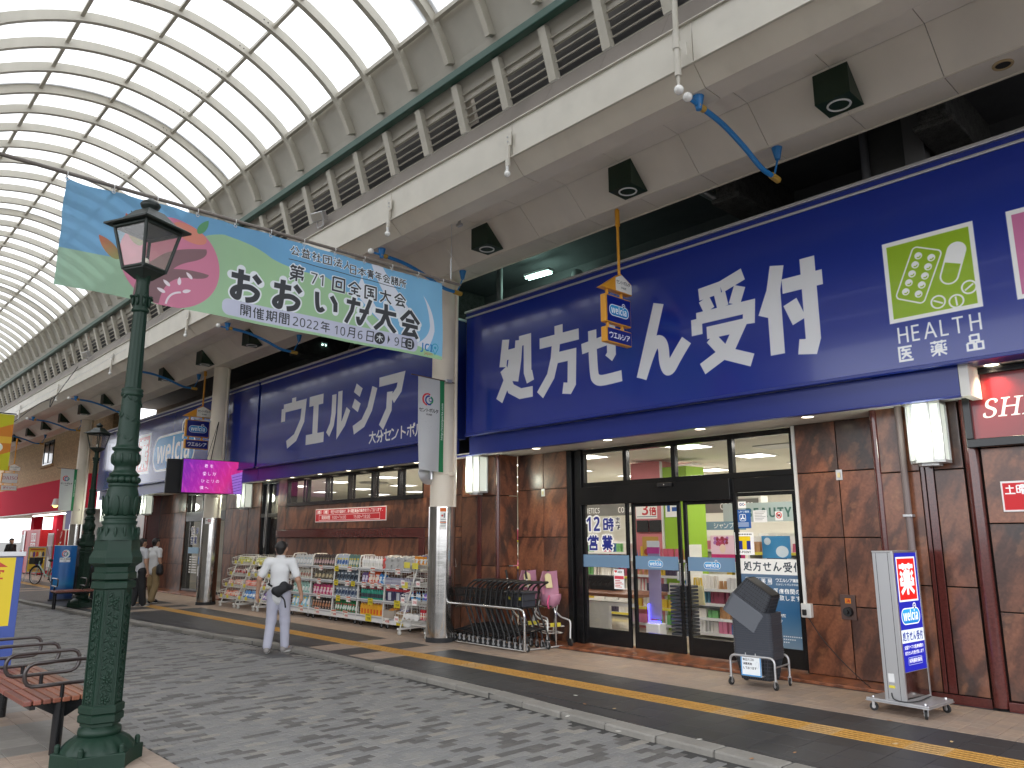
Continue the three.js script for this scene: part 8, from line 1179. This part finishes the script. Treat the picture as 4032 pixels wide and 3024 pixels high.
function hand(w, dir, side, curl = 0.5) { // wrist point, arm direction down; palm, four fingers, thumb
  const b = [], X = side, o = (f, s, u) => [w[0] + s * X * 1, w[1] - u, w[2] + f]; b.push([o(0, 0, 0), o(0.005, 0, 0.075), 0.024, 0.03, 1]);
  for (let i = 0; i < 4; i++) { const f = -0.028 + i * 0.02, l = [0.055, 0.066, 0.07, 0.06][i]; b.push([o(f, 0, 0.075), o(f * 1.05, -0.012 * curl, 0.075 + l * 0.55), 0.0098, 0.009], [o(f * 1.05, -0.012 * curl, 0.075 + l * 0.55), o(f * 1.05, -0.034 * curl, 0.075 + l), 0.009, 0.0075]); }
  b.push([o(0.022, 0, 0.03), o(0.046, -0.008, 0.062), 0.013, 0.0105], [o(0.046, -0.008, 0.062), o(0.048, -0.018, 0.092), 0.0105, 0.009]); return b;
}
// face towards +z; J holds joints: pelvis, chest, neck, head, shoulders, elbows, wrists, hips, knees, ankles
function person(label, pos, turn, J, look) {
  const t = thing('person', label, 'person', pos, turn), c = look.cell ?? 0.012, s2 = [0, 1];
  const torso = [[J.pelvis, J.waist, 0.125, 0.118, 1.25], [J.waist, J.chest, 0.122, 0.138, 1.25], [J.chest, J.neck, 0.12, 0.06, 1.2], [J.sh[0], J.sh[1], 0.062, 0.062]];
  const arms = s2.map((i) => [[J.sh[i], J.el[i], 0.05, 0.04], [J.el[i], J.wr[i], 0.039, 0.027]]), legs = s2.map((i) => [[J.hip[i], J.kn[i], 0.085, 0.056], [J.kn[i], J.an[i], 0.054, 0.036]]);
  const feet = s2.map((i) => [[J.an[i], J.toe[i], 0.036, 0.026]]);
  const H = J.head, hd = [[[H[0], H[1] + 0.02, H[2] - 0.012], [H[0], H[1] + 0.035, H[2] - 0.02], 0.088, 0.085], [[H[0], H[1] - 0.055, H[2] + 0.03], [H[0], H[1] - 0.02, H[2] + 0.02], 0.052, 0.066], [[H[0], H[1] - 0.01, H[2] + 0.085], [H[0], H[1] - 0.03, H[2] + 0.1], 0.01, 0.014], ...[-1, 1].map((s) => [[H[0] + s * 0.083, H[1] - 0.012, H[2] - 0.01], [H[0] + s * 0.09, H[1] + 0.018, H[2] - 0.018], 0.012, 0.016])], neck = [[[J.neck[0], J.neck[1] - 0.03, J.neck[2]], [H[0], H[1] - 0.05, H[2] - 0.005], 0.058, 0.05]];
  const hands = s2.flatMap((i) => hand(J.wr[i], 1, i ? 1 : -1, look.curl ?? 0.6));
  const body = skinOf([...torso.map(([a, b, r, s, f]) => [a, b, r - 0.012, s - 0.012, f]), ...arms.flat(), ...legs.flat().map(([a, b, r, s]) => [a, b, r - 0.012, s - 0.01]), ...feet.flat(), ...neck, ...hd], c, 0.03);
  const hg = [0, 1].map((i) => skinOf(hand(J.wr[i], 1, i ? 1 : -1, look.curl ?? 0.6), look.fine ?? 0.004, 0.008));
  part(t, 'body', [body, ...hg, ...[-1, 1].map((s) => ball(H[0] + s * 0.03, H[1] + 0.004, H[2] + 0.066, 0.011, 8, 6))], M.skin);
  const grow = (bs, e) => bs.map(([a, b, r, s, f]) => [a, b, r + e, s + e, f]);
  const hem = J.pelvis[1] + (look.hem ?? -0.02); part(t, 'shirt', [skinOf([...grow(torso, 0.012), [[J.pelvis[0], hem, J.pelvis[2]], J.waist, 0.14, 0.13, 1.25], ...s2.map((i) => { const e = look.sleeve ?? 0.55, p = J.sh[i].map((v, k) => lerp(v, J.el[i][k], e)); return [J.sh[i], p, 0.07, 0.062]; })], c, 0.03)], look.shirt);
  if (look.stripe) part(t, 'shirt_stripe', Array.from({ length: 9 }, (_, k) => { const y = J.pelvis[1] + 0.08 + k * 0.055, u = k / 8; return at(new THREE.TorusGeometry(lerp(0.155, 0.165, u), 0.008, 6, 26).scale(1.05, 0.82, 1), lerp(J.pelvis[0], J.chest[0], u), y, lerp(J.pelvis[2], J.chest[2], u), Math.PI / 2); }), look.stripe);
  const wob = (bs) => bs; part(t, 'trousers', [skinOf(wob([...s2.flatMap((i) => { const A = J.an[i], top = [A[0], A[1] + (look.cuff ?? 0.0), A[2] - 0.005]; return [[J.hip[i], J.kn[i], 0.1, look.knee ?? 0.078], [J.kn[i], top, look.knee ?? 0.076, look.ankle ?? 0.066]]; }), [J.hip[0], J.hip[1], 0.105, 0.105, 1.1], [J.pelvis, [J.pelvis[0], J.pelvis[1] + 0.06, J.pelvis[2]], 0.128, 0.126, 1.2]]), c, 0.025)], look.trousers);
  for (const i of s2) { const A = J.an[i], Q = J.toe[i], d = V(Q[0] - A[0], 0, Q[2] - A[2]), h = Math.atan2(d.x, d.z); const y = Math.min(A[1] - 0.075, Q[1] - 0.03); const sh = part(t, 'shoe', [skinOf([[[A[0] - Math.sin(h) * 0.045, A[1] - 0.035, A[2] - Math.cos(h) * 0.045], [A[0], A[1] - 0.02, A[2]], 0.042, 0.042], [[A[0] - Math.sin(h) * 0.05, A[1] - 0.045, A[2] - Math.cos(h) * 0.05], Q, 0.036, 0.034], [Q, [Q[0] + Math.sin(h) * 0.04, Q[1] - 0.004, Q[2] + Math.cos(h) * 0.04], 0.036, 0.026]], 0.009, 0.02)], look.shoe ?? M.shoe); part(sh, 'sole', [skinOf([[[A[0] - Math.sin(h) * 0.06, A[1] - 0.07, A[2] - Math.cos(h) * 0.06], [Q[0] + Math.sin(h) * 0.045, Q[1] - 0.03, Q[2] + Math.cos(h) * 0.045], 0.016, 0.014, 1], [[A[0], A[1] - 0.068, A[2]], [Q[0], Q[1] - 0.029, Q[2]], 0.03, 0.028]], 0.008, 0.02)], M.shoeWhite); }
  if (look.hair !== null) part(t, 'hair', [skinOf([[[H[0], H[1] + 0.045, H[2] - 0.028], [H[0], H[1] + 0.05, H[2] - 0.03], 0.09, 0.09], [[H[0], H[1] - 0.02, H[2] - 0.055], [H[0], H[1] + 0.03, H[2] - 0.05], 0.06, 0.078], [[H[0] - 0.04, H[1] + 0.075, H[2] + 0.035], [H[0] + 0.04, H[1] + 0.075, H[2] + 0.035], 0.036, 0.036]], 0.009, 0.02)], look.hair ?? M.hair);
  return t;
}
const stance = (o = {}) => ({ pelvis: [0, 0.9, 0], waist: [0, 1.04, 0.0], chest: [0, 1.22, 0.0], neck: [0, 1.42, 0.005], head: [0, 1.545, 0.02], sh: [[-0.17, 1.35, 0], [0.17, 1.35, 0]], el: [[-0.24, 1.09, -0.02], [0.24, 1.09, -0.02]], wr: [[-0.25, 0.86, 0.05], [0.25, 0.86, 0.05]], hip: [[-0.085, 0.86, 0], [0.085, 0.86, 0]], kn: [[-0.095, 0.47, 0.03], [0.095, 0.47, 0.02]], an: [[-0.1, 0.085, -0.01], [0.1, 0.085, -0.01]], toe: [[-0.115, 0.04, 0.12], [0.115, 0.04, 0.12]], ...o });
{
  // the man in the foreground strolls away along the kerb, one foot ahead of the other, arms hanging, bag slung behind his hip
  const J = stance({ sh: [[-0.19, 1.35, 0], [0.19, 1.35, 0]], wr: [[-0.35, 0.86, 0.03], [0.36, 0.88, 0.03]], el: [[-0.31, 1.09, -0.04], [0.31, 1.1, -0.04]], kn: [[-0.1, 0.47, 0.05], [0.1, 0.47, 0.0]], an: [[-0.115, 0.09, 0.06], [0.1, 0.09, -0.1]], toe: [[-0.15, 0.045, 0.18], [0.13, 0.045, 0.03]] });
  const man = person('person with fanny pack in pale lilac trousers and light shirt strolling away along the kerb', [-11.45, ROAD_Y + 0.01, -5.78], R(222), J, { shirt: M.shirtWhite, trousers: M.trousersGrey, shoe: M.shoe, cuff: 0.02, hem: -0.06, cell: 0.011, sleeve: 0.72 });
  part(man, 'waist_bag', [skinOf([[[-0.13, 0.97, -0.15], [-0.02, 0.93, -0.2], 0.06, 0.065, 1.4], [[-0.06, 0.88, -0.17], [-0.12, 1.0, -0.12], 0.05, 0.07, 1.3], [[-0.2, 0.98, -0.08], [-0.12, 0.96, -0.14], 0.045, 0.055, 1.3]], 0.01, 0.03)], M.black); part(man, 'bag_strap', [tube([[-0.08, 0.88, -0.2], [-0.16, 0.8, -0.19], [-0.19, 0.68, -0.19]], 0.012, 14, 6), tube([[0.06, 1.0, -0.16], [0.15, 1.02, -0.07], [0.17, 1.03, 0.05]], 0.016, 14, 6)], M.black); part(man, 'wrist_watch', [at(new THREE.TorusGeometry(0.032, 0.008, 6, 16), 0.287, 0.87, 0.02, Math.PI / 2)], M.silver);
  // two people walking away side by side beyond the near lamp
  person('person walking away in black trousers and light grey shirt right of the near street lamp', [-20.85, 0.004, -6.72], R(195), stance({ an: [[-0.1, 0.085, 0.08], [0.1, 0.085, -0.06]], toe: [[-0.11, 0.04, 0.21], [0.115, 0.04, 0.07]] }), { shirt: mat([0.5, 0.5, 0.52], 0.85), trousers: M.black, cell: 0.016, fine: 0.006, knee: 0.09, ankle: 0.085, hem: -0.08 });
  const p2 = person('person walking away in khaki trousers and white shirt with a dark bag', [-21.75, 0.004, -7.35], R(200), stance({ an: [[-0.1, 0.085, -0.08], [0.1, 0.085, 0.1]], toe: [[-0.11, 0.04, 0.05], [0.115, 0.04, 0.23]] }), { shirt: M.shirtWhite, trousers: M.khaki, shoe: M.black, cell: 0.016, fine: 0.006, knee: 0.085, ankle: 0.08, hem: -0.06 });
  part(p2, 'shoulder_bag', [skinOf([[[-0.26, 0.92, -0.02], [-0.27, 0.8, -0.02], 0.09, 0.1, 1.1]], 0.014, 0.03)], M.blackMatt);
  const p3 = person('person in navy and white striped shirt seated left of the near lamp holding a white carrier bag', [-23.6, 0.004, -6.35], R(215), stance(), { shirt: mat([0.03, 0.035, 0.06], 0.85), stripe: M.shirtWhite, trousers: M.black, cell: 0.016, fine: 0.006, hair: mat([0.3, 0.29, 0.28], 0.7) });
  p3.userData.label = 'person in navy and white striped shirt standing left of the near lamp post';
  { const b = thing('carrier_bag', 'white plastic carrier bag with red lower part held between the two street lamps', 'bag', [-23.3, 0.42, -6.1]); part(b, 'bag_body', [(() => { const g = pouchG(0.36, 0.4, 0.22); return g; })()], M.bagClear); part(b, 'bag_handle', [tube([[-0.08, 0.38, 0], [-0.03, 0.5, 0], [0.03, 0.5, 0], [0.08, 0.38, 0]], 0.012, 14, 5)], M.bagClear); }
  person('person in dark clothes with black hair standing beside the blue pillar', [-25.6, 0.004, -6.5], R(190), stance(), { shirt: mat([0.05, 0.05, 0.065], 0.85), trousers: M.black, cell: 0.018, fine: 0.007, sleeve: 1 });
  person('person with dark hair far off above the yellow sign at the left edge', [-41, 0.004, -7.6], R(120), stance(), { shirt: M.black, trousers: M.black, cell: 0.022, fine: 0.009, sleeve: 1 });
}
// ------------------------------------------------------------ tan building and its shop beyond the third pillar
{
  const b = thing('tan_brick_building', 'tan brick building with a red shop band beyond the farthest pillar', 'building', [-43, 0, -9.2]);
  wpart(b, 'brick_wall', [box(-54, -32.3, 4.1, 8.2, -9.4, -8.9)], M.tan); wpart(b, 'red_band', [box(-54, -33.4, 2.85, 4.2, -8.9, -8.55)], M.redMatt); wpart(b, 'band_soffit', [box(-54, -33.4, 2.8, 2.845, -9.6, -8.56)], M.white);
  const w = wpart(b, 'window', [rbox(-43.05, -42.97, 5.15, 6.3, -8.92, -8.86, 0.004), rbox(-41.25, -41.17, 5.15, 6.3, -8.92, -8.86, 0.004), rbox(-42.97, -41.25, 6.22, 6.3, -8.92, -8.86, 0.004), rbox(-42.97, -41.25, 5.15, 5.22, -8.92, -8.86, 0.004), rbox(-42.16, -42.06, 5.22, 6.22, -8.92, -8.86, 0.004)], M.blackMetal); part(w, 'pane', [face(0.8, 1.0, -42.56 + 43, 5.72, -8.885 + 9.2), face(0.8, 1.0, -41.66 + 43, 5.72, -8.885 + 9.2)], mat([0.03, 0.035, 0.04], 0.08)); wpart(b, 'window_sill', [rbox(-43.2, -41.0, 5.02, 5.14, -8.92, -8.8, 0.01)], M.tan);
  wpart(b, 'shop_back', [box(-54, -33, 0, 2.8, -14.2, -14)], M.whiteWall); wpart(b, 'shop_floor', [box(-54, -33, -0.02, 0.02, -14, -9.2)], M.shopFloor); wpart(b, 'shop_ceiling', [box(-54, -33, 2.84, 2.9, -14, -9.6)], M.whiteWall); wpart(b, 'pier', [box(-41.2, -40.5, 0, 2.8, -9.6, -9.2), box(-45.6, -45.0, 0, 2.8, -9.6, -9.2)], M.redMatt); wpart(b, 'shutter_wall', [box(-40.45, -37.9, 0, 2.8, -9.6, -9.45), box(-37.8, -33.5, 0, 2.8, -9.6, -9.4)], mat([0.5, 0.48, 0.44], 0.6)); wpart(b, 'shop_partition', [box(-44.9, -41.3, 0, 2.8, -10.6, -10.5)], mat([0.42, 0.4, 0.36], 0.7));
  for (const z of [-8.75]) { const t = thing('light_strip', 'white fluorescent strip under the red shop band', 'fluorescent lamp', [-40.6, 2.76, -8.85]); part(t, 'housing', [rbox(-3, 3, 0.0, 0.035, -0.08, 0.08, 0.006)], M.whiteMetal); part(t, 'tube', [rod([-2.95, -0.03, 0], [2.95, -0.03, 0], 0.025, 8)], mat([0.9, 0.9, 0.9], 0.5, { emissive: col(1, 0.96, 0.85), emissiveIntensity: 3 })); const l = new THREE.RectAreaLight(col(1, 0.95, 0.84), 5, 5.8, 0.12); l.position.set(-40.6, 2.68, -8.85); l.lookAt(-40.6, 0, -8.85); l.name = 'light_strip_lamp'; scene.add(l); }
  for (const x of [-47, -51]) { const l = new THREE.RectAreaLight(col(1, 0.9, 0.7), 4, 1.5, 0.6); l.position.set(x, 2.8, -11); l.lookAt(x, 0, -11); l.name = 'shop_ceiling_lamp'; scene.add(l); const t = wpart(b, 'shop_ceiling_light', [rbox(x - 0.75, x + 0.75, 2.805, 2.835, -11.3, -10.7, 0.004)], M.ceilingLight); }
  const sp = thing('spot_lamp', 'small white spot lamp with warm light on the red shop band', 'spot lamp', [-37.1, 3.05, -8.3]); part(sp, 'arm', [rod([0.05, 0.26, -0.25], [0.0, 0.26, 0], 0.02, 8)], M.whiteMetal); part(sp, 'shade', [lathe([[0.06, 0.28], [0.09, 0.26], [0.13, 0.04], [0.17, 0], [0.16, -0.005]], 18)], M.whiteMetal); part(sp, 'bulb', [ball(0, 0.0, 0, 0.1, 12, 8)], mat([0.9, 0.7, 0.2], 0.5, { emissive: col(1, 0.72, 0.15), emissiveIntensity: 1.6 }));
  // racks and goods in the bright shop, too small to tell apart
  const q = rng(66), cs = ['#c9a24a', '#d8d2c4', '#b8453a', '#7a9ab0', '#cfc07a', '#e4e0d6'].map((c) => mat(c, 0.6)), by = cs.map(() => []);
  for (let x = -53; x < -45.5; x += 0.34) for (let y = 0.1; y < 2; y += 0.3) by[Math.floor(q() * 6)].push(box(x, x + 0.3, y, y + 0.14 + q() * 0.12, -11.2 - q() * 0.3, -11)); by.forEach((g, i) => stuff(wpart(b, 'shop_goods', g, cs[i])));
}
{
  const p = thing('photo_booth', 'red photo booth with white character panels at the left', 'photo booth', [-43.2, 0, -8.9]); part(p, 'cabin', [rbox(-1.9, 1.9, 0.04, 2.08, -0.5, 0.15, 0.02, 2)], M.red); part(p, 'curtain_post', [rbox(-1.15, -0.9, 0.1, 2.02, 0.151, 0.19, 0.01)], M.silver); part(p, 'side_panel', [rbox(-1.8, -1.25, 1.1, 1.85, 0.151, 0.17, 0.006)], M.paper);
  part(p, 'lettering', [face(1.4, 1.3, 0.7, 1.34, 0.152)], mat('#fff', 0.5, { map: ctex(300, 278, (g, w, h) => { g.fillStyle = '#c11424'; g.fillRect(0, 0, w, h); g.fillStyle = '#f0e4e4'; for (const [i, c] of ['証', '明', '写', '真'].entries()) { const x = 50 + (i % 2) * 104, y = 16 + Math.floor(i / 2) * 96; g.fillStyle = '#f0e4e4'; g.fillRect(x, y, 92, 84); write(g, c, x + 16, y + 12, 60, { color: '#c11424', w: 0.12 }); } g.font = '30px serif'; g.fillStyle = '#f0e4e4'; g.fillText('DAISO', 96, 250); g.fillRect(90, 256, 118, 3); }) }), true);
}
{
  const p = thing('menu_board', 'yellow illustrated A frame board left of the blue pillar', 'a-frame board', [-36.4, 0, -7.7], R(40)); part(p, 'frame', [rbox(-0.42, -0.37, 0.3, 1.35, -0.02, 0.02, 0.006), rbox(0.37, 0.42, 0.3, 1.35, -0.02, 0.02, 0.006), rbox(-0.37, 0.37, 1.3, 1.35, -0.02, 0.02, 0.006), rbox(-0.37, 0.37, 0.3, 0.35, -0.02, 0.02, 0.006)], M.alu); part(p, 'leg', [rod([-0.4, 1.3, -0.02], [-0.5, 0, -0.45], 0.016, 6), rod([0.4, 1.3, -0.02], [0.5, 0, -0.45], 0.016, 6), rod([-0.4, 0.35, 0], [-0.44, 0, 0.1], 0.016, 6), rod([0.4, 0.35, 0], [0.44, 0, 0.1], 0.016, 6)], M.alu);
  part(p, 'print', [face(0.74, 0.95, 0, 0.825, 0.012)], mat('#fff', 0.5, { map: ctex(220, 282, (g, w, h) => { g.fillStyle = '#d9b13a'; g.fillRect(0, 0, w, h); g.fillStyle = '#b5502a'; g.fillRect(20, 12, 180, 18); const q = rng(2); for (let i = 0; i < 5; i++) { g.fillStyle = ['#e8c9a8', '#6a3a8a', '#c84a2a', '#e0d0b0', '#3a3a5a'][i]; g.beginPath(); g.ellipse(30 + i * 40, 78, 17, 34, 0, 0, 7); g.fill(); } g.fillStyle = '#eadfc0'; g.fillRect(0, 132, w, 8); g.fillStyle = '#4a3f7a'; g.beginPath(); g.ellipse(140, 190, 50, 34, 0.5, 0, 7); g.fill(); g.fillStyle = '#d88a3a'; g.beginPath(); g.arc(110, 225, 22, 0, 7); g.fill(); g.fillStyle = '#8a2a5a'; g.fillRect(24, 256, 170, 10); }) }), true);
}
{ // nobori flags, posters, chairs behind the blue pillar
  const n = thing('banner_flag', 'red upright advertising flag with yellow and white characters left of the far pillar', 'flag', [-35.9, 0, -8.35]); part(n, 'pole', [cyl(-0.55, 0, 2.05, 0, 0.016, 0.016, 8)], M.whiteMetal); part(n, 'cloth', [(() => { const g = new THREE.PlaneGeometry(1.05, 1.6, 12, 8), p = g.attributes.position; for (let i = 0; i < p.count; i++) p.setZ(i, 0.04 * Math.sin(p.getX(i) * 9)); g.computeVertexNormals(); return g.translate(0, 1.2, 0); })()], mat('#fff', 0.8, { side: THREE.DoubleSide, map: ctex(200, 300, (g, w, h) => { g.fillStyle = '#bd1f1a'; g.fillRect(0, 0, w, h); let y = 12; for (const c of 'ジャンボ') { write(g, c, 104, y, 52, { color: '#f4ece4', w: 0.15 }); y += 60; } write(g, '発', 34, 100, 52, { color: '#f0c81e', w: 0.14 }); write(g, '売', 34, 168, 52, { color: '#f0c81e', w: 0.14 }); }) }), true); part(n, 'foot', [cyl(-0.55, 0, 0.06, 0, 0.18, 0.16, 12)], M.dark);
  copy(n, [-34.8, 0, -8.6], 0.3, 'second red advertising flag half behind the far pillar');
  solo('hanging_poster', 'blue and red hanging poster left of the far pillar', 'poster', [rbox(-0.55, 0.55, 0, 0.8, -0.01, 0.01, 0.002)], mat([0.12, 0.12, 0.32], 0.6), [-35.9, 2.05, -8.6]); solo('hanging_poster', 'red and white hanging poster above the blue one beside the far pillar', 'poster', [rbox(-0.55, 0.55, 0, 0.36, -0.01, 0.01, 0.002)], mat([0.65, 0.2, 0.18], 0.6), [-35.9, 2.86, -8.6]);
  const k = thing('leaflet_rack', 'dark leaflet rack with posters between booth and flags', 'leaflet rack', [-38.6, 0, -8.6]); part(k, 'board', [rbox(-0.5, 0.5, 0.3, 1.9, -0.03, 0.0, 0.006)], M.wood); for (let i = 0; i < 3; i++) part(k, 'leaflet', [rbox(-0.38, 0.38, 0.45 + i * 0.48, 0.86 + i * 0.48, 0.001, 0.012, 0.002)], [M.paper, mat([0.35, 0.3, 0.4], 0.6), mat([0.5, 0.35, 0.35], 0.6)][i]); part(k, 'leg', [rbox(-0.48, -0.42, 0, 0.3, -0.03, 0.02, 0.004), rbox(0.42, 0.48, 0, 0.3, -0.03, 0.02, 0.004)], M.wood);
  const f = thing('edge_flag', 'yellow and orange hanging flag at the left picture edge', 'flag', [-19.9, 3.78, -3.2]); part(f, 'cloth', [face(0.5, 1.24, 0, 0, 0, Math.PI / 2)], mat('#fff', 0.7, { side: THREE.DoubleSide, map: ctex(120, 300, (g, w, h) => { g.fillStyle = '#c9c41e'; g.fillRect(0, 0, w, h); g.fillStyle = '#d8842a'; g.beginPath(); g.moveTo(w, 50); g.lineTo(w, 200); g.lineTo(0, 250); g.lineTo(0, 100); g.fill(); g.fillStyle = '#e8b63a'; g.fillRect(0, 120, w, 36); g.fillStyle = '#f0f0e0'; g.beginPath(); g.arc(w * 0.5, 180, 24, 0, 7); g.fill(); }) }), true); part(f, 'rod', [rod([0, 0.64, 0.4], [0, 0.64, -0.28], 0.014, 6)], M.dark); part(f, 'wire', [rod([0, 0.64, -0.2], [0, 2.5, -2.4], 0.004, 4)], M.alu);
  // bicycle behind the blue pillar
  const y = thing('bicycle', 'pale green bicycle with dark basket mostly behind the blue pillar', 'bicycle', [-32.9, 0, -7.3], R(25)); for (const x of [-0.52, 0.52]) { const wgroup = part(y, 'wheel', [at(new THREE.TorusGeometry(0.31, 0.02, 8, 36), x, 0.33, 0)], M.rubber); part(wgroup, 'rim', [at(new THREE.TorusGeometry(0.285, 0.01, 6, 36), x, 0.33, 0)], M.silver); part(wgroup, 'spokes', Array.from({ length: 14 }, (_, i) => rod([x, 0.33, 0], [x + Math.cos(i * 0.449) * 0.28, 0.33 + Math.sin(i * 0.449) * 0.28, 0], 0.0025, 4)), M.silver); }
  const gm2 = mat([0.35, 0.5, 0.45], 0.4); part(y, 'frame', [rod([-0.52, 0.33, 0], [-0.38, 0.85, 0], 0.018, 8), rod([-0.4, 0.72, 0], [0.05, 0.3, 0], 0.02, 8), rod([0.05, 0.3, 0], [0.2, 0.82, 0], 0.018, 8), rod([0.05, 0.3, 0], [0.52, 0.33, 0], 0.014, 8), rod([0.16, 0.68, 0], [0.52, 0.33, 0], 0.012, 8)], gm2); part(y, 'handlebar', [bent([[-0.25, 1.0, -0.26], [-0.38, 1.02, -0.1], [-0.38, 1.02, 0.1], [-0.25, 1.0, 0.26]], 0.012, 0.06)], M.silver); part(y, 'saddle', [at(new THREE.SphereGeometry(0.12, 12, 8).scale(1.1, 0.4, 0.7), 0.22, 0.88, 0)], M.blackMatt); part(y, 'basket', [at(rbox(-0.16, 0.16, -0.12, 0.12, -0.17, 0.17, 0.02), -0.58, 0.86, 0)], M.blackMatt); part(y, 'mudguard', [at(new THREE.TorusGeometry(0.345, 0.024, 6, 20, 2.4), -0.52, 0.33, 0, 0, 0, 0.6)], M.rubber);
  const wr = thing('ceiling_wire', 'loose dark wires hanging on the far fascia above the left signs', 'wire', [-26, 6, -6]); part(wr, 'wire_loop', [tube([[0, 0.9, 0], [-1.2, 0.5, 0.05], [-2.2, 0.2, 0.1], [-3.4, 0.1, 0.3], [-6, -0.6, 0.8]], 0.012, 40, 5), tube([[-2.0, 0.2, 0.1], [-2.3, -0.1, 0.15], [-2.5, 0.25, 0.1], [-2.1, 0.0, 0.2], [-2.6, 0.1, 0.1]], 0.012, 40, 5)], M.blackMatt);
}
// small litter on the paving
{ const lm = [mat([0.6, 0.58, 0.52], 0.8), mat([0.3, 0.16, 0.08], 0.8), mat([0.5, 0.35, 0.18], 0.8)]; const q = rng(91); let a; const pts = [[-5.9, -6.5], [-5.55, -6.25], [-5.2, -6.3], [-3.95, -5.9], [-3.2, -6.1], [-2.75, -6.95], [-4.6, -5.62], [-3.35, -5.7], [-7.9, -6.95], [-5.3, -5.72], [-3.1, -7.75], [-2.45, -7.35]];
  pts.forEach(([x, z], i) => { const g = new THREE.SphereGeometry(0.014 + 0.008 * q(), 6, 4).scale(1.7, 0.12, 0.8); solo('fallen_leaf', 'tiny dry leaf or scrap lying on the paving by the kerb', 'leaf', [g], lm[i % 3], [x, 0.012, z], q() * 6, 'scraps on the paving'); }); }
renderer.render(scene, camera);
